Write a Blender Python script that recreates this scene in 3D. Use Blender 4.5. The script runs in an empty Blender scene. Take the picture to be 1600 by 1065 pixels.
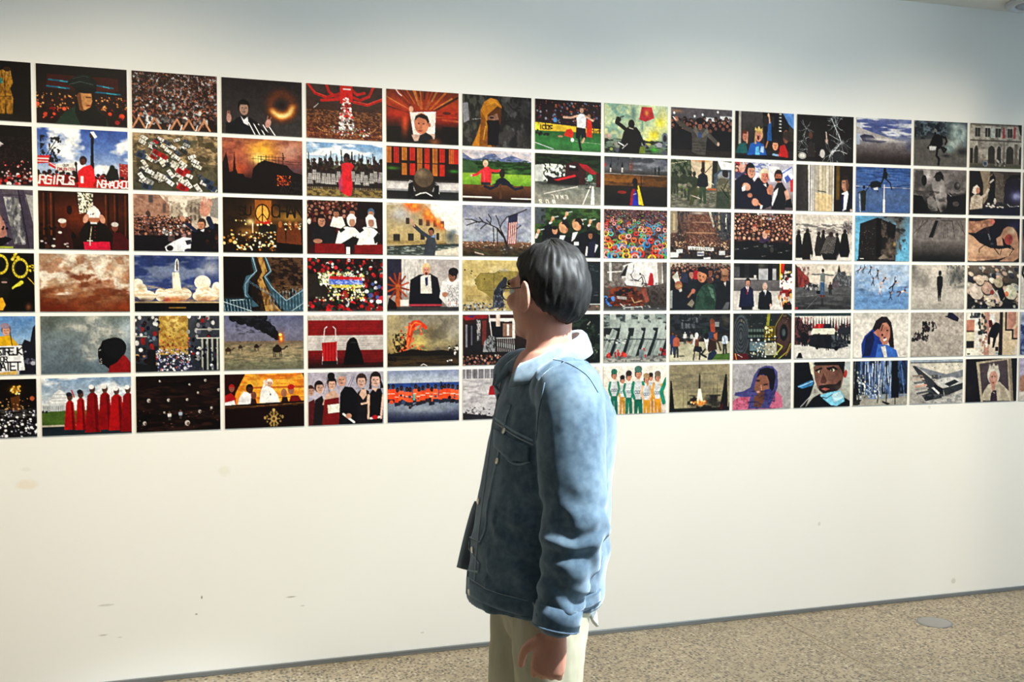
import bpy, bmesh, math, random
from mathutils import Vector, Matrix, noise as mnoise
from mathutils.bvhtree import BVHTree
SC = bpy.context.scene; COL = SC.collection
# ---------------------------------------------------------------- camera, world, lights, exposure
cam = bpy.data.objects.new('camera', bpy.data.cameras.new('camera')); COL.objects.link(cam)
cam.data.sensor_width = 36; cam.data.lens = 36*1624.26/1600; cam.data.clip_start = .05
cam.location = (.5159, -4.53, 1.5965)
cam.rotation_euler = (Matrix.Rotation(-.3115, 3, 'Z') @ Matrix.Rotation(-.041, 3, 'X') @ Matrix.Rotation(-.0007, 3, 'Y') @ Matrix.Rotation(math.pi/2, 3, 'X')).to_euler()
SC.camera = cam
SC.view_settings.view_transform = 'Standard'; SC.view_settings.look = 'None'; SC.view_settings.gamma = 1; SC.view_settings.use_curve_mapping = False
SC.view_settings.exposure = 0.0
W = bpy.data.worlds.new('world'); SC.world = W; W.use_nodes = True
W.node_tree.nodes['Background'].inputs[0].default_value = (.5, .76, 1, 1); W.node_tree.nodes['Background'].inputs[1].default_value = 1.55
def lamp(name, typ, loc, target, power, color, **kw):
    d = bpy.data.lights.new(name, typ); d.energy = power; d.color = color
    for k, v in kw.items(): setattr(d, k, v)
    o = bpy.data.objects.new(name, d); COL.objects.link(o); o.location = loc
    o.rotation_euler = (Vector(target)-Vector(loc)).to_track_quat('-Z', 'Y').to_euler(); return o
lamp('window_daylight', 'AREA', (4.2, -3.4, 1.9), (1.4, -2.6, 1.2), 128, (.68, .87, 1), shape='RECTANGLE', size=3.0, size_y=1.9)
SPOTX = (-2.3, -1.0, .3, 1.6, 2.9, 4.2, 5.6, 6.9)
for i, x in enumerate(SPOTX):
    lamp('ceiling_spot_light', 'SPOT', (x, -1.55, 2.98), (x+.1, 0, .95), (112, 128, 150, 146, 138, 138, 200, 200)[i], (1, .85, .64), spot_size=math.radians(104), spot_blend=.85, shadow_soft_size=.05)
lamp('person_fill_spot', 'SPOT', (2.25, -3.1, 2.97), (1.45, -2.16, 1.2), 1350, (.88, .96, 1), spot_size=math.radians(38), spot_blend=.5, shadow_soft_size=.07)  # added unseen spot, narrow beam brightens the man but not the wall
# ---------------------------------------------------------------- helpers
def tag(o, label=None, cat=None, group=None, kind=None):
    for k, v in (('label', label), ('category', cat), ('group', group), ('kind', kind)):
        if v: o[k] = v
    return o
def link(name, me, mat=None, parent=None, smooth=False):
    o = bpy.data.objects.new(name, me); COL.objects.link(o)
    if mat: me.materials.clear(); me.materials.append(mat)
    if parent: o.parent = parent
    if smooth: me.polygons.foreach_set('use_smooth', [True]*len(me.polygons))
    return o
def pyd(name, vs, fs):
    me = bpy.data.meshes.new(name); me.from_pydata([tuple(v) for v in vs], [], fs); me.update(); return me
def boxes(name, bs, mat, parent=None, bev=0):
    vs = []; fs = []
    for x0, y0, z0, x1, y1, z1 in bs:
        n = len(vs); vs += [(x, y, z) for z in (z0, z1) for y in (y0, y1) for x in (x0, x1)]
        fs += [tuple(n+k for k in q) for q in ((0, 2, 3, 1), (4, 5, 7, 6), (0, 1, 5, 4), (2, 6, 7, 3), (0, 4, 6, 2), (1, 3, 7, 5))]
    o = link(name, pyd(name, vs, fs), mat, parent)
    if bev: m = o.modifiers.new('bevel', 'BEVEL'); m.width = bev; m.segments = 2
    return o
def mat(name, col, rough=.6, spec=.3):
    m = bpy.data.materials.new(name); m.use_nodes = True; b = m.node_tree.nodes['Principled BSDF']
    b.inputs['Base Color'].default_value = (*col, 1); b.inputs['Roughness'].default_value = rough; b.inputs['Specular IOR Level'].default_value = spec
    return m
def node(m, t, **kw):
    n = m.node_tree.nodes.new(t)
    for k, v in kw.items():
        if k in n.inputs: n.inputs[k].default_value = v
        else: setattr(n, k, v)
    return n
def wire(m, a, b): m.node_tree.links.new(a, b)
def ramp(m, src, stops, interp='LINEAR'):
    r = node(m, 'ShaderNodeValToRGB'); r.color_ramp.interpolation = interp; e = r.color_ramp.elements
    while len(e) > 1: e.remove(e[0])
    e[0].position, e[0].color = stops[0][0], (*stops[0][1], 1)
    for p, c in stops[1:]: e.new(p).color = (*c, 1)
    wire(m, src, r.inputs[0]); return r.outputs[0]
def bsdf(m): return m.node_tree.nodes['Principled BSDF']
def mixc(m, f, a, b, blend='MIX'):
    n = node(m, 'ShaderNodeMix', data_type='RGBA', blend_type=blend)
    for i, v in ((0, f), (6, a), (7, b)):
        if hasattr(v, 'is_linked'): wire(m, v, n.inputs[i])
        else: n.inputs[i].default_value = v if i == 0 else (*v, 1)
    return n.outputs[2]
def bump(m, h, strength, dist=.01):
    b = node(m, 'ShaderNodeBump', Strength=strength, Distance=dist); wire(m, h, b.inputs['Height']); wire(m, b.outputs[0], bsdf(m).inputs['Normal'])
# ---------------------------------------------------------------- the room
M_wall = mat('wall_paint', (.82, .812, .775), .55, .25)
co = node(M_wall, 'ShaderNodeTexCoord').outputs['Object']
n1 = node(M_wall, 'ShaderNodeTexNoise', Scale=1.3, Detail=4.); wire(M_wall, co, n1.inputs['Vector'])
wc = mixc(M_wall, .5, (.82, .812, .775), ramp(M_wall, n1.outputs[0], [(.35, (.805, .797, .76)), (.65, (.84, .832, .795))]))
def smudge(x, z, rx, rz, c, f, wcol):
    """a small stain or scuff on the wall paint, at its own place"""
    mp = node(M_wall, 'ShaderNodeMapping'); wire(M_wall, co, mp.inputs[0]); mp.inputs['Location'].default_value = (-x/rx, 0, -z/rz); mp.inputs['Scale'].default_value = (1/rx, 0, 1/rz)
    nz = node(M_wall, 'ShaderNodeTexNoise', Scale=14., Detail=3.); wire(M_wall, co, nz.inputs['Vector'])
    ln = node(M_wall, 'ShaderNodeVectorMath', operation='LENGTH'); wire(M_wall, mp.outputs[0], ln.inputs[0])
    ad = node(M_wall, 'ShaderNodeMath', operation='ADD'); wire(M_wall, ln.outputs['Value'], ad.inputs[0]); wire(M_wall, nz.outputs[0], ad.inputs[1])
    k = ramp(M_wall, ad.outputs[0], [(.75, (f, f, f)), (1., (0, 0, 0))])
    return mixc(M_wall, k, wcol, c)
for x, z, rx, rz, c, f in ((-.075, .848, .09, .05, (.75, .6, .42), .4), (-.07, .912, .06, .02, (.6, .58, .5), .25), (.7, .868, .06, .05, (.7, .66, .52), .35), (.6, .335, .008, .018, (.2, .2, .17), .9), (.578, .266, .016, .012, (.24, .24, .2), .8),
        (.222, .337, .06, .009, (.5, .5, .44), .6), (.208, .213, .045, .009, (.4, .38, .3), .7), (.274, .198, .03, .008, (.45, .44, .36), .5), (.971, .305, .05, .008, (.3, .3, .24), .8), (1.02, .262, .03, .007, (.4, .4, .34), .7), (4.466, .084, .03, .03, (.55, .53, .46), .6), (4.289, 1.024, .02, .02, (.6, .56, .46), .6), (3.623, .448, .016, .02, (.5, .48, .42), .5), (1.551, .091, .02, .008, (.45, .43, .36), .5)):
    wc = smudge(x, z, rx, rz, c, f, wc)
wire(M_wall, wc, bsdf(M_wall).inputs['Base Color'])
n2 = node(M_wall, 'ShaderNodeTexNoise', Scale=160., Detail=3.); wire(M_wall, co, n2.inputs['Vector']); bump(M_wall, n2.outputs[0], .06, .002)
M_ceil = mat('ceiling_paint', (.72, .71, .66), .8, .1); n = node(M_ceil, 'ShaderNodeTexNoise', Scale=60.); bump(M_ceil, n.outputs[0], .05)
CEIL = 3.125
tag(boxes('wall_back', [(-3.2, 0, 0, 9, .15, CEIL)], M_wall), kind='structure')
tag(boxes('ceiling', [(-3.2, -8, CEIL, 9, .15, CEIL+.12)], M_ceil), kind='structure')
tag(boxes('wall_left', [(-3.35, -8, 0, -3.2, .15, CEIL)], M_wall), kind='structure')
tag(boxes('wall_front', [(-3.35, -8.15, 0, 9, -8, CEIL)], M_wall), kind='structure')
M_floor = mat('terrazzo', (.5, .42, .32), .38, .4)
fc = node(M_floor, 'ShaderNodeTexCoord').outputs['Object']
v1 = node(M_floor, 'ShaderNodeTexVoronoi', Scale=62.); wire(M_floor, fc, v1.inputs['Vector'])
v2 = node(M_floor, 'ShaderNodeTexVoronoi', Scale=105.); wire(M_floor, fc, v2.inputs['Vector'])
nf = node(M_floor, 'ShaderNodeTexNoise', Scale=2.2, Detail=5.); wire(M_floor, fc, nf.inputs['Vector'])
base = ramp(M_floor, nf.outputs[0], [(.35, (.26, .22, .15)), (.65, (.32, .27, .19))])
sx = node(M_floor, 'ShaderNodeSeparateColor'); wire(M_floor, v1.outputs['Color'], sx.inputs[0])
chip = ramp(M_floor, sx.outputs[0], [(0, (.045, .038, .028)), (.22, (.17, .145, .1)), (.4, (.29, .25, .175)), (.62, (.44, .4, .31)), (.86, (.14, .12, .08))], 'CONSTANT')
em = ramp(M_floor, v1.outputs['Distance'], [(.3, (1, 1, 1)), (.5, (0, 0, 0))])
c1 = mixc(M_floor, em, base, chip)
sy = node(M_floor, 'ShaderNodeSeparateColor'); wire(M_floor, v2.outputs['Color'], sy.inputs[0])
c2 = mixc(M_floor, ramp(M_floor, sy.outputs[1], [(.8, (0, 0, 0)), (.81, (.8, .8, .8))], 'CONSTANT'), c1, (.09, .075, .06))
wire(M_floor, c2, bsdf(M_floor).inputs['Base Color'])
tag(boxes('floor', [(-3.2, -8, -.1, 9, .15, 0)], M_floor), kind='structure')
M_base = mat('baseboard_metal', (.2, .215, .225), .35, .5); bsdf(M_base).inputs['Metallic'].default_value = .5
n = node(M_base, 'ShaderNodeTexNoise', Scale=9.); wire(M_base, ramp(M_base, n.outputs[0], [(.3, (.17, .185, .195)), (.7, (.24, .255, .265))]), bsdf(M_base).inputs['Base Color'])
tag(boxes('baseboard_back', [(-3.2, -.012, 0, 9, 0, .02)], M_base, bev=.002), kind='structure')
M_joint = mat('joint_sealant', (.22, .18, .13), .7); n = node(M_joint, 'ShaderNodeTexNoise', Scale=30.); bump(M_joint, n.outputs[0], .1)
# side wall with the window that lets the daylight in (right of the frame)
M_side = mat('side_wall_paint', (.8, .79, .75), .6); n = node(M_side, 'ShaderNodeTexNoise', Scale=80.); bump(M_side, n.outputs[0], .05)
tag(boxes('wall_right', [(4.3, -8, 0, 4.45, -6.1, CEIL), (4.3, -1.7, 0, 4.45, -1.2, CEIL), (4.3, -6.1, 0, 4.45, -1.7, .5), (4.3, -6.1, 3.0, 4.45, -1.7, CEIL)], M_side), kind='structure')
M_frame = mat('window_frame_paint', (.5, .52, .54), .4); n = node(M_frame, 'ShaderNodeTexNoise', Scale=50.); bump(M_frame, n.outputs[0], .05)
win = tag(boxes('window_1', [(4.34, -6.1, .5, 4.4, -6.04, 3.0), (4.34, -1.76, .5, 4.4, -1.7, 3.0), (4.34, -6.04, .5, 4.4, -1.76, .56), (4.34, -6.04, 2.94, 4.4, -1.76, 3.0), (4.34, -4.6, .56, 4.4, -4.55, 2.94), (4.34, -3.15, .56, 4.4, -3.1, 2.94)], M_frame), kind='structure')
M_glass = mat('window_glass', (.9, .95, 1), .02); bsdf(M_glass).inputs['Transmission Weight'].default_value = 1; n = node(M_glass, 'ShaderNodeTexNoise', Scale=1.); bump(M_glass, n.outputs[0], .005)
for y0, y1 in ((-6.04, -4.6), (-4.55, -3.15), (-3.1, -1.76)): boxes('pane', [(4.365, y0, .56, 4.375, y1, 2.94)], M_glass, win)
def lathe(name, prof, mat_, parent=None, n=40, loc=(0, 0, 0)):
    vs = []; fs = []
    for r, z in prof: vs += [(r*math.cos(2*math.pi*k/n), r*math.sin(2*math.pi*k/n), z) for k in range(n)]
    for i in range(len(prof)-1):
        for k in range(n): fs.append((i*n+k, i*n+(k+1) % n, (i+1)*n+(k+1) % n, (i+1)*n+k))
    if prof[0][0] > 0: fs.append(tuple(range(n-1, -1, -1)))
    if prof[-1][0] > 0: fs.append(tuple((len(prof)-1)*n+k for k in range(n)))
    o = link(name, pyd(name, vs, fs), mat_, parent, True); o.location = loc
    return o
fl = bpy.data.objects['floor']
boxes('joint', [(3.349, -8, -.02, 3.355, -.012, .0006)], M_joint, fl)
M_steel = mat('dull_steel', (.27, .27, .27), .5, .4); bsdf(M_steel).inputs['Metallic'].default_value = .3; n = node(M_steel, 'ShaderNodeTexNoise', Scale=40.); bump(M_steel, n.outputs[0], .05)
t = bpy.data.objects.new('floor_cover', None); COL.objects.link(t); t.location = (4.056, -.342, 0); tag(t, 'round grey metal cover set in the speckled floor near the wall', 'floor cover')
lathe('plate', [(.078, 0), (.08, .0015), (.076, .0035), (0, .0035)], M_steel, t); lathe('rim', [(.086, 0), (.086, .002), (.0805, .0025), (.0805, 0)], M_base, t)
M_lamp = mat('lamp_enamel', (.55, .57, .6), .4, .4); n = node(M_lamp, 'ShaderNodeTexNoise', Scale=40.); bump(M_lamp, n.outputs[0], .03)
M_lampin = mat('lamp_reflector', (.3, .32, .36), .25, .5); n = node(M_lampin, 'ShaderNodeTexNoise', Scale=40.); bump(M_lampin, n.outputs[0], .03)
t = bpy.data.objects.new('ceiling_downlight', None); COL.objects.link(t); t.location = (4.75, -.2, CEIL); tag(t, 'round unlit ceiling downlight with grey rim in the upper right corner', 'ceiling light')
lathe('housing_ring', [(.15, 0), (.15, -.012), (.142, -.022), (.12, -.026), (.105, -.02), (.1, 0)], M_lamp, t); lathe('reflector', [(.1, 0), (.1, -.018), (.085, -.022), (.07, -.014), (.045, -.004), (0, -.002)], M_lampin, t); lathe('lens', [(.045, -.004), (.04, -.012), (.02, -.016), (0, -.017)], M_lamp, t)
def spot_fixture(x, i, y=-1.55, rz=0):
    t = bpy.data.objects.new('ceiling_spotlight', None); COL.objects.link(t); t.location = (x, y, CEIL); t.rotation_euler.z = rz
    tag(t, 'white cylindrical ceiling spotlight aimed at the picture wall, number %s from the left' % ('one', 'two', 'three', 'four', 'five', 'six', 'seven', 'eight')[i], 'spotlight', 'spotlights above the picture wall')
    lathe('mount', [(.05, 0), (.05, -.03), (0, -.03)], M_lamp, t, 24); o = lathe('lamp_head', [(.02, .1), (.045, .09), (.05, 0), (.045, 0), (.04, .07), (0, .08)], M_lamp, t, 24, (0, 0, -.12)); o.rotation_euler = (-math.radians(35), 0, 0)
for i, x in enumerate(SPOTX): spot_fixture(x, i)
spot_fixture(2.25, 0, -3.1, .7); bpy.data.objects['ceiling_spotlight.008']['label'] = 'added unseen white spotlight that brightens the walking person, set apart from the row along the wall'  # fixture body for the added spot on the man
# ---------------------------------------------------------------- picture painter
# Paints the flat print of every photograph with simple shapes (percent coordinates)
import numpy as np
SS = 2
A = None; U = None; V = None; CW = CH = 0; ASP = 1.45
_hx = {}
def hx(c):
    if not isinstance(c, str): return np.array(c, dtype=np.float32)
    if c not in _hx:
        s = c if len(c) == 6 else ''.join(k*2 for k in c)
        _hx[c] = np.array([int(s[i:i+2], 16)/255 for i in (0, 2, 4)], dtype=np.float32)
    return _hx[c]
def canvas(w, h):
    global A, U, V, CW, CH
    CW, CH = w*SS, h*SS
    A = np.zeros((CH, CW, 3), np.float32)
    U, V = np.meshgrid((np.arange(CW)+.5)/CW*100, (np.arange(CH)+.5)/CH*100)
    U = U.astype(np.float32); V = V.astype(np.float32)
def box(x0, y0, x1, y1):
    i0 = max(0, int(y0/100*CH)-1); i1 = min(CH, int(y1/100*CH)+2)
    j0 = max(0, int(x0/100*CW)-1); j1 = min(CW, int(x1/100*CW)+2)
    return slice(i0, max(i0, i1)), slice(j0, max(j0, j1))
def mixin(s, m, c, a=1.):
    if A[s].size == 0: return
    m = (m*a)[..., None]
    A[s] = A[s]*(1-m)+hx(c)*m
def stops(t, cols):
    k = np.stack([hx(c) for c in cols]); n = len(cols)-1
    f = np.clip(t*n, 0, n-1e-4); i = f.astype(int); f = (f-i)[..., None]
    return k[i]*(1-f)+k[i+1]*f
def B(*cols, y0=0, y1=100):
    cols = cols*2 if len(cols) == 1 else cols
    s = box(0, y0, 100, y1); A[s] = stops((V[s]-y0)/(y1-y0), cols)
def G(*cols, y0=0, y1=100):
    s = box(0, y0, 100, y1); A[s] = stops(U[s]/100, cols)
def R(x0, y0, x1, y1, c, a=1.):
    s = box(x0, y0, x1, y1); u, v = U[s], V[s]
    mixin(s, ((u >= x0)&(u < x1)&(v >= y0)&(v < y1)).astype(np.float32), c, a)
def P(c, *q, a=1.):
    x = q[0::2]; y = q[1::2]
    s = box(min(x), min(y), max(x), max(y)); u, v = U[s], V[s]
    m = np.zeros(u.shape, bool)
    for i in range(len(x)):
        xa, ya, xb, yb = x[i-1], y[i-1], x[i], y[i]
        if ya == yb: continue
        m ^= ((v >= min(ya, yb))&(v < max(ya, yb))&(u < xa+(v-ya)*(xb-xa)/(yb-ya)))
    mixin(s, m.astype(np.float32), c, a)
def E(x, y, rx, ry, c, a=1., t=0):
    r = max(rx, ry)*1.5 if t else 0
    s = box(x-max(rx, r), y-max(ry, r), x+max(rx, r), y+max(ry, r)); u, v = (U[s]-x)*ASP, V[s]-y
    if t:
        k, n = math.cos(math.radians(t)), math.sin(math.radians(t)); u, v = u*k+v*n, v*k-u*n
    mixin(s, ((u/(rx*ASP))**2+(v/ry)**2 < 1).astype(np.float32), c, a)
def K(x, y, rx, ry, c, a=1., t=0):
    k, n = math.cos(math.radians(t)), math.sin(math.radians(t)); q = []
    for u, v in ((-1, -1), (1, -1), (1, 1), (-1, 1)): q += [x+(u*rx*ASP*k-v*ry*n)/ASP, y+u*rx*ASP*n+v*ry*k]
    P(c, *q, a=a)
def S(x, y, rx, ry, c, a=1.):
    s = box(x-rx*2, y-ry*2, x+rx*2, y+ry*2)
    d = ((U[s]-x)/rx)**2+((V[s]-y)/ry)**2
    mixin(s, np.exp(-1.6*d)*(d < 4), c, a)
def L(c, w, *q, a=1.):
    for i in range(0, len(q)-2, 2):
        xa, ya, xb, yb = q[i]*ASP, q[i+1], q[i+2]*ASP, q[i+3]
        s = box(min(xa, xb)/ASP-w, min(ya, yb)-w, max(xa, xb)/ASP+w, max(ya, yb)+w)
        u, v = U[s]*ASP-xa, V[s]-ya; dx, dy = xb-xa, yb-ya
        t = np.clip((u*dx+v*dy)/(dx*dx+dy*dy+1e-6), 0, 1)
        mixin(s, ((u-t*dx)**2+(v-t*dy)**2 < w*w/4).astype(np.float32), c, a)
def noise(shape, sx, sy, seed, octv=4):
    rg = np.random.default_rng(seed); h, w = shape; o = np.zeros(shape, np.float32); amp = 1.; tot = 0
    for k in range(octv):
        nx = max(2, int(sx*2**k)); ny = max(2, int(sy*2**k)); g = rg.random((ny+2, nx+2)).astype(np.float32)
        fx = np.linspace(0, nx, w, endpoint=False); fy = np.linspace(0, ny, h, endpoint=False)
        ix = fx.astype(int); iy = fy.astype(int); tx = fx-ix; ty = (fy-iy)[:, None]
        tx = tx*tx*(3-2*tx); ty = ty*ty*(3-2*ty)
        a_ = g[iy][:, ix]*(1-tx)+g[iy][:, ix+1]*tx; b_ = g[iy+1][:, ix]*(1-tx)+g[iy+1][:, ix+1]*tx
        o += amp*(a_*(1-ty)+b_*ty); tot += amp; amp *= .55
    return np.clip((o/tot-.5)*2.2+.5, 0, 1)
def N(c, a, sx, sy, seed, x0=0, y0=0, x1=100, y1=100, k=1., lo=0.):
    """blend colour c in by fractal noise; lo cuts it to patches, k hardens them"""
    s = box(x0, y0, x1, y1)
    if A[s].size: mixin(s, np.clip((noise(A[s].shape[:2], sx, sy, seed)-lo)*k/(1-lo), 0, 1), c, a)
def D(n, x0, y0, x1, y1, s, cols, seed, g=.6, r=1.4, a=1.):
    """n random blobs, size s at the bottom and s*g at the top, back to front"""
    rg = random.Random(seed); cols = cols.split()
    ys = sorted(y0+(y1-y0)*rg.random() for _ in range(n))
    for y in ys:
        k = s*(g+(1-g)*(y-y0)/(y1-y0+1e-6))*rg.uniform(.6, 1.3)
        E(rg.uniform(x0, x1), y, k, k*r, rg.choice(cols), a)
def C(x0, y0, x1, y1, s0, s1, bod, skin, seed, d=1.):
    """crowd: rows of heads with shoulders, head radius s0 at the back, s1 at the front"""
    rg = random.Random(seed); bod = bod.split(); skin = skin.split(); y = y0
    while y < y1:
        s = s0+(s1-s0)*(y-y0)/(y1-y0+1e-6); x = x0+rg.uniform(0, s)
        while x < x1:
            b = rg.choice(bod); k = s*rg.uniform(.85, 1.15); yy = y+rg.uniform(-s, s)
            P(b, x-k*1.5, yy+k*5.5, x-k*1.4, yy+k*2.2, x-k*.5, yy+k*1.3, x+k*.5, yy+k*1.3, x+k*1.4, yy+k*2.2, x+k*1.5, yy+k*5.5)
            E(x, yy-.2*k, k*.85, k*1.25, rg.choice(['111', '211', '321', b])); E(x+rg.uniform(-.2, .2)*k, yy+.3*k, k*.62, k*.95, rg.choice(skin))
            x += s*rg.uniform(1.9, 3.2)/d
        y += s*1.7/d
def H(x, y, r, skin, hair, d=0, full=1):
    """head: radius r (percent of width), looking d = -1 left .. 1 right; face marks when large"""
    ry = r*1.85
    E(x, y-.12*ry, r*1.02, ry, hair); E(x+d*r*.32, y+.18*ry, r*.78, ry*.86, skin)
    P(hair, x-r, y-.1*ry, x-r*.8, y-.8*ry, x, y-1.1*ry, x+r*.8, y-.8*ry, x+r, y-.1*ry, x+r*.75+d*r*.2, y-.38*ry, x-r*.75+d*r*.3, y-.38*ry)
    if full:
        dk = hx(skin)*.45
        for q in (-.32, .32): E(x+(d*.5+q)*r, y+.05*ry, r*.17, ry*.07, dk)
        E(x+d*r*.55, y+.58*ry, r*.3, ry*.07, hx(skin)*.6); L(hx(skin)*.75, r*.18, x+d*r*.62, y+.1*ry, x+d*r*.75, y+.34*ry)
def F(x, y, h, top, leg, skin, hair, w=1., d=0):
    """standing figure, head top at y, height h"""
    k = h/100*w*.69
    P(leg, x-7*k, y+h*.5, x+7*k, y+h*.5, x+8*k, y+h, x+2*k, y+h, x, y+h*.62, x-2*k, y+h, x-8*k, y+h)
    P(top, x-10*k, y+h*.22, x-3*k, y+h*.15, x+3*k, y+h*.15, x+10*k, y+h*.22, x+12*k, y+h*.5, x+8*k, y+h*.54, x-8*k, y+h*.54, x-12*k, y+h*.5)
    E(x, y+h*.075, 4.6*k, h*.075, hair); E(x+d*2*k, y+h*.09, 3.7*k, h*.06, skin)
FONT = {'A': '062046,1434', 'B': '06003041423303,3344453606', 'C': '41301001051636'+'45', 'D': '0600304245360'+'6', 'E': '40000646,0333',
        'F': '400006,0333', 'G': '4110010516464323', 'H': '0006,4046,0343', 'I': '2026', 'J': '4045361605', 'K': '0006,400346', 'L': '000646',
        'M': '0600234046', 'N': '06004640', 'O': '1030414536160501'+'10', 'R': '0600304233'+'03,2346', 'S': '4110011333454616'+'05', 'T': '0040,2026',
        'U': '0005163645'+'40', 'W': '0016233640', 'X': '0046,4006', 'Y': '002340,2326', 'a': '46421203051646', 'd': '40461605031242', 'i': '2226', 's': '421203354516'}
def T(t, x, y, h, c, w, sp=1.35, sl=0., flip=False):
    for ch in t:
        for pl in FONT.get(ch, '').split(','):
            q = []
            for i in range(0, len(pl)-1, 2):
                a_, b_ = int(pl[i])/4, int(pl[i+1])/6
                if flip: a_, b_ = 1-a_, 1-b_
                q += [x+(a_*h*.6+sl*(1-b_)*h)/ASP, y+b_*h]
            if len(q) > 3: L(c, w, *q)
        x += h*.6*sp/ASP
def fire(x, y, rx, ry):
    S(x, y, rx*1.3, ry*1.3, 'c30', .8); S(x, y, rx*.8, ry*.8, 'f80'); S(x, y+ry*.2, rx*.4, ry*.4, 'fe8')
def blur(a, r):
    for ax in (0, 1):
        k = np.concatenate([np.repeat(a.take([0], ax), r+1, ax), a, np.repeat(a.take([-1], ax), r, ax)], ax).cumsum(ax)
        n = a.shape[ax]; a = (k.take(range(2*r+1, 2*r+1+n), ax)-k.take(range(0, n), ax))/(2*r+1)
    return a
def photoize(im, seed):
    """photographic grain: mottled tone, crisp local contrast, deep blacks"""
    h, w = im.shape[:2]
    im = im*(.92+.15*noise((h, w), 15, 11, seed, 3)[..., None])*(.955+.09*noise((h, w), w/2.6, h/2.6, seed+1, 1)[..., None])
    im = np.clip(im, 0, 1); b = blur(im, 4); im = b+1.22*(im-b)
    g = im.mean(2, keepdims=True); im = g+.93*(im-g)
    im = im*1.03-.042
    return np.clip(im+.14*(im-.5)*(1-abs(2*im-1)), 0, 1)
PICS = {}
def pic(c, r, label):
    def deco(f): PICS[(c, r)] = (label, f)
    return deco
# ---------------------------------------------------------------- the pictures, column by column
@pic(0, 1, 'photo print of a figure in a yellow suit on black, top of the leftmost column')
def _():
    B('100b09'); S(60, 97, 50, 12, '2a2418', .8)
    P('a9781f', 62, 38, 66, 18, 72, 14, 79, 20, 81, 36, 78, 45, 81, 62, 80, 88, 74, 88, 73, 65, 72, 88, 63, 88, 62, 60)
    E(75, 19, 4, 8, 'b98a3a'); E(75, 14, 4, 4, '3a2414'); L('6a4714', 1.5, 66, 60, 80, 58); L('5a3a10', 1.2, 72, 30, 73, 60); E(69, 34, 1.5, 5, '2a8a80')
    N('3a2408', .5, 14, 14, 3, 62, 14, 81, 88, 1.4, .4); R(60, 88, 81, 93, '241c12')
@pic(0, 2, 'dark photo print of a night crowd with one white placard, left edge of the wall')
def _():
    B('0c0809', '150d0e', '1a1010'); P('cfc9cf', 60, 22, 70, 32, 62, 42); N('3a2a2a', .5, 20, 14, 4, 60, 20, 100, 60, 3, .7)
    D(260, 0, 58, 100, 99, 1.5, '411 622 a33 c99 211 322 877 baa 511 d66', 7, .5); D(40, 0, 80, 100, 99, 2.2, 'a22 dcc 733 b99', 8)
@pic(0, 3, 'photo print of a leaning grey window frame beside bare skin and a black strap')
def _():
    B('5a5260', '3a3440'); P('777', 68, 14, 84, 14, 91, 88, 78, 92); N('ccc', .7, 6, 6, 5, 68, 14, 92, 92, 1.5, .4); N('334', .6, 9, 9, 6, 68, 14, 92, 92, 1.5, .4)
    P('4a4154', 62, 0, 67, 0, 80, 97, 74, 97); P('453d50', 84, 0, 90, 0, 100, 90, 97, 100, 94, 100); P('999', 92, 8, 100, 10, 100, 60, 97, 40); L('221e28', 1.5, 84, 0, 95, 100); L('221e28', 1.2, 68, 10, 88, 10)
    P('a67468', 50, 30, 64, 40, 70, 60, 72, 76, 66, 84, 50, 88); S(63, 60, 4, 18, 'd8a493', .7); P('15131a', 50, 86, 72, 80, 78, 84, 66, 96, 50, 98); R(60, 96, 78, 100, '9aa53a')
    D(6, 67, 42, 76, 82, 1.5, '15131a 334', 3)
@pic(0, 4, 'photo print of round yellow ornate glasses on a dark painted face')
def _():
    B('0b0b08'); S(66, 60, 12, 24, '1c1a14')
    for x, y, q in ((64, 20, 0), (85, 26, 0)):
        E(x, y, 8.5, 17, 'd8c030'); E(x, y, 6.6, 13, '2a2a22'); E(x+.5, y, 5.4, 11, '0d0d0b')
        for k in range(16): E(x+7.5*math.cos(k*.3927), y+15*math.sin(k*.3927), .5, 1, '6a5c10')
    D(9, 75, 0, 84, 12, 1.8, 'e0c838 c8b02a f0dc60', 2); D(9, 94, 20, 100, 32, 1.6, 'e0c838 c8b02a', 4); L('c8a82a', 1.5, 93, 42, 100, 54)
    L('d0c838', 6, 78, 60, 86, 50); E(69, 46, 4, 4, '22201c'); E(68, 50, 3, 1.5, 'a88'); P('e0a020', 50, 78, 66, 76, 69, 88, 66, 97, 50, 99)
    E(86, 82, 15, 26, '0a0908'); S(93, 92, 4, 8, '8a5030', .8); R(64, 97, 100, 100, '1a1a10')
@pic(0, 5, 'photo print of a child in yellow raincoat with a hand-lettered white placard')
def _():
    B('4a78b4', '7ea2cc', 'b8c8d8', '8a98a8'); N('fff', .35, 3, 3, 5)
    R(82, 48, 100, 100, '2a2a38'); P('1c1c2a', 84, 52, 88, 40, 94, 44, 97, 20, 100, 14, 100, 100, 84, 100); D(12, 86, 60, 98, 82, 2, '889 556 aab 223', 5)
    P('d8a818', 50, 52, 58, 36, 72, 32, 78, 42, 82, 50, 82, 60, 50, 60); P('d8b060', 62, 92, 80, 92, 80, 100, 62, 100); H(69, 24, 5, 'd09880', '6a5a66', 0); E(68, 17, 5, 5, '8a7888'); L('4a3428', 1.6, 73, 28, 75, 50)
    P('e8eaf2', 40, 52, 85, 50, 88, 92, 40, 98); T('STREJK', 58.5, 54, 12, '111522', 2.2, .87); T('OR', 62.5, 69, 8, '111522', 1.8, 1.15); T('MATET', 57, 78, 14, '111522', 2.2, .9)
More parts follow.
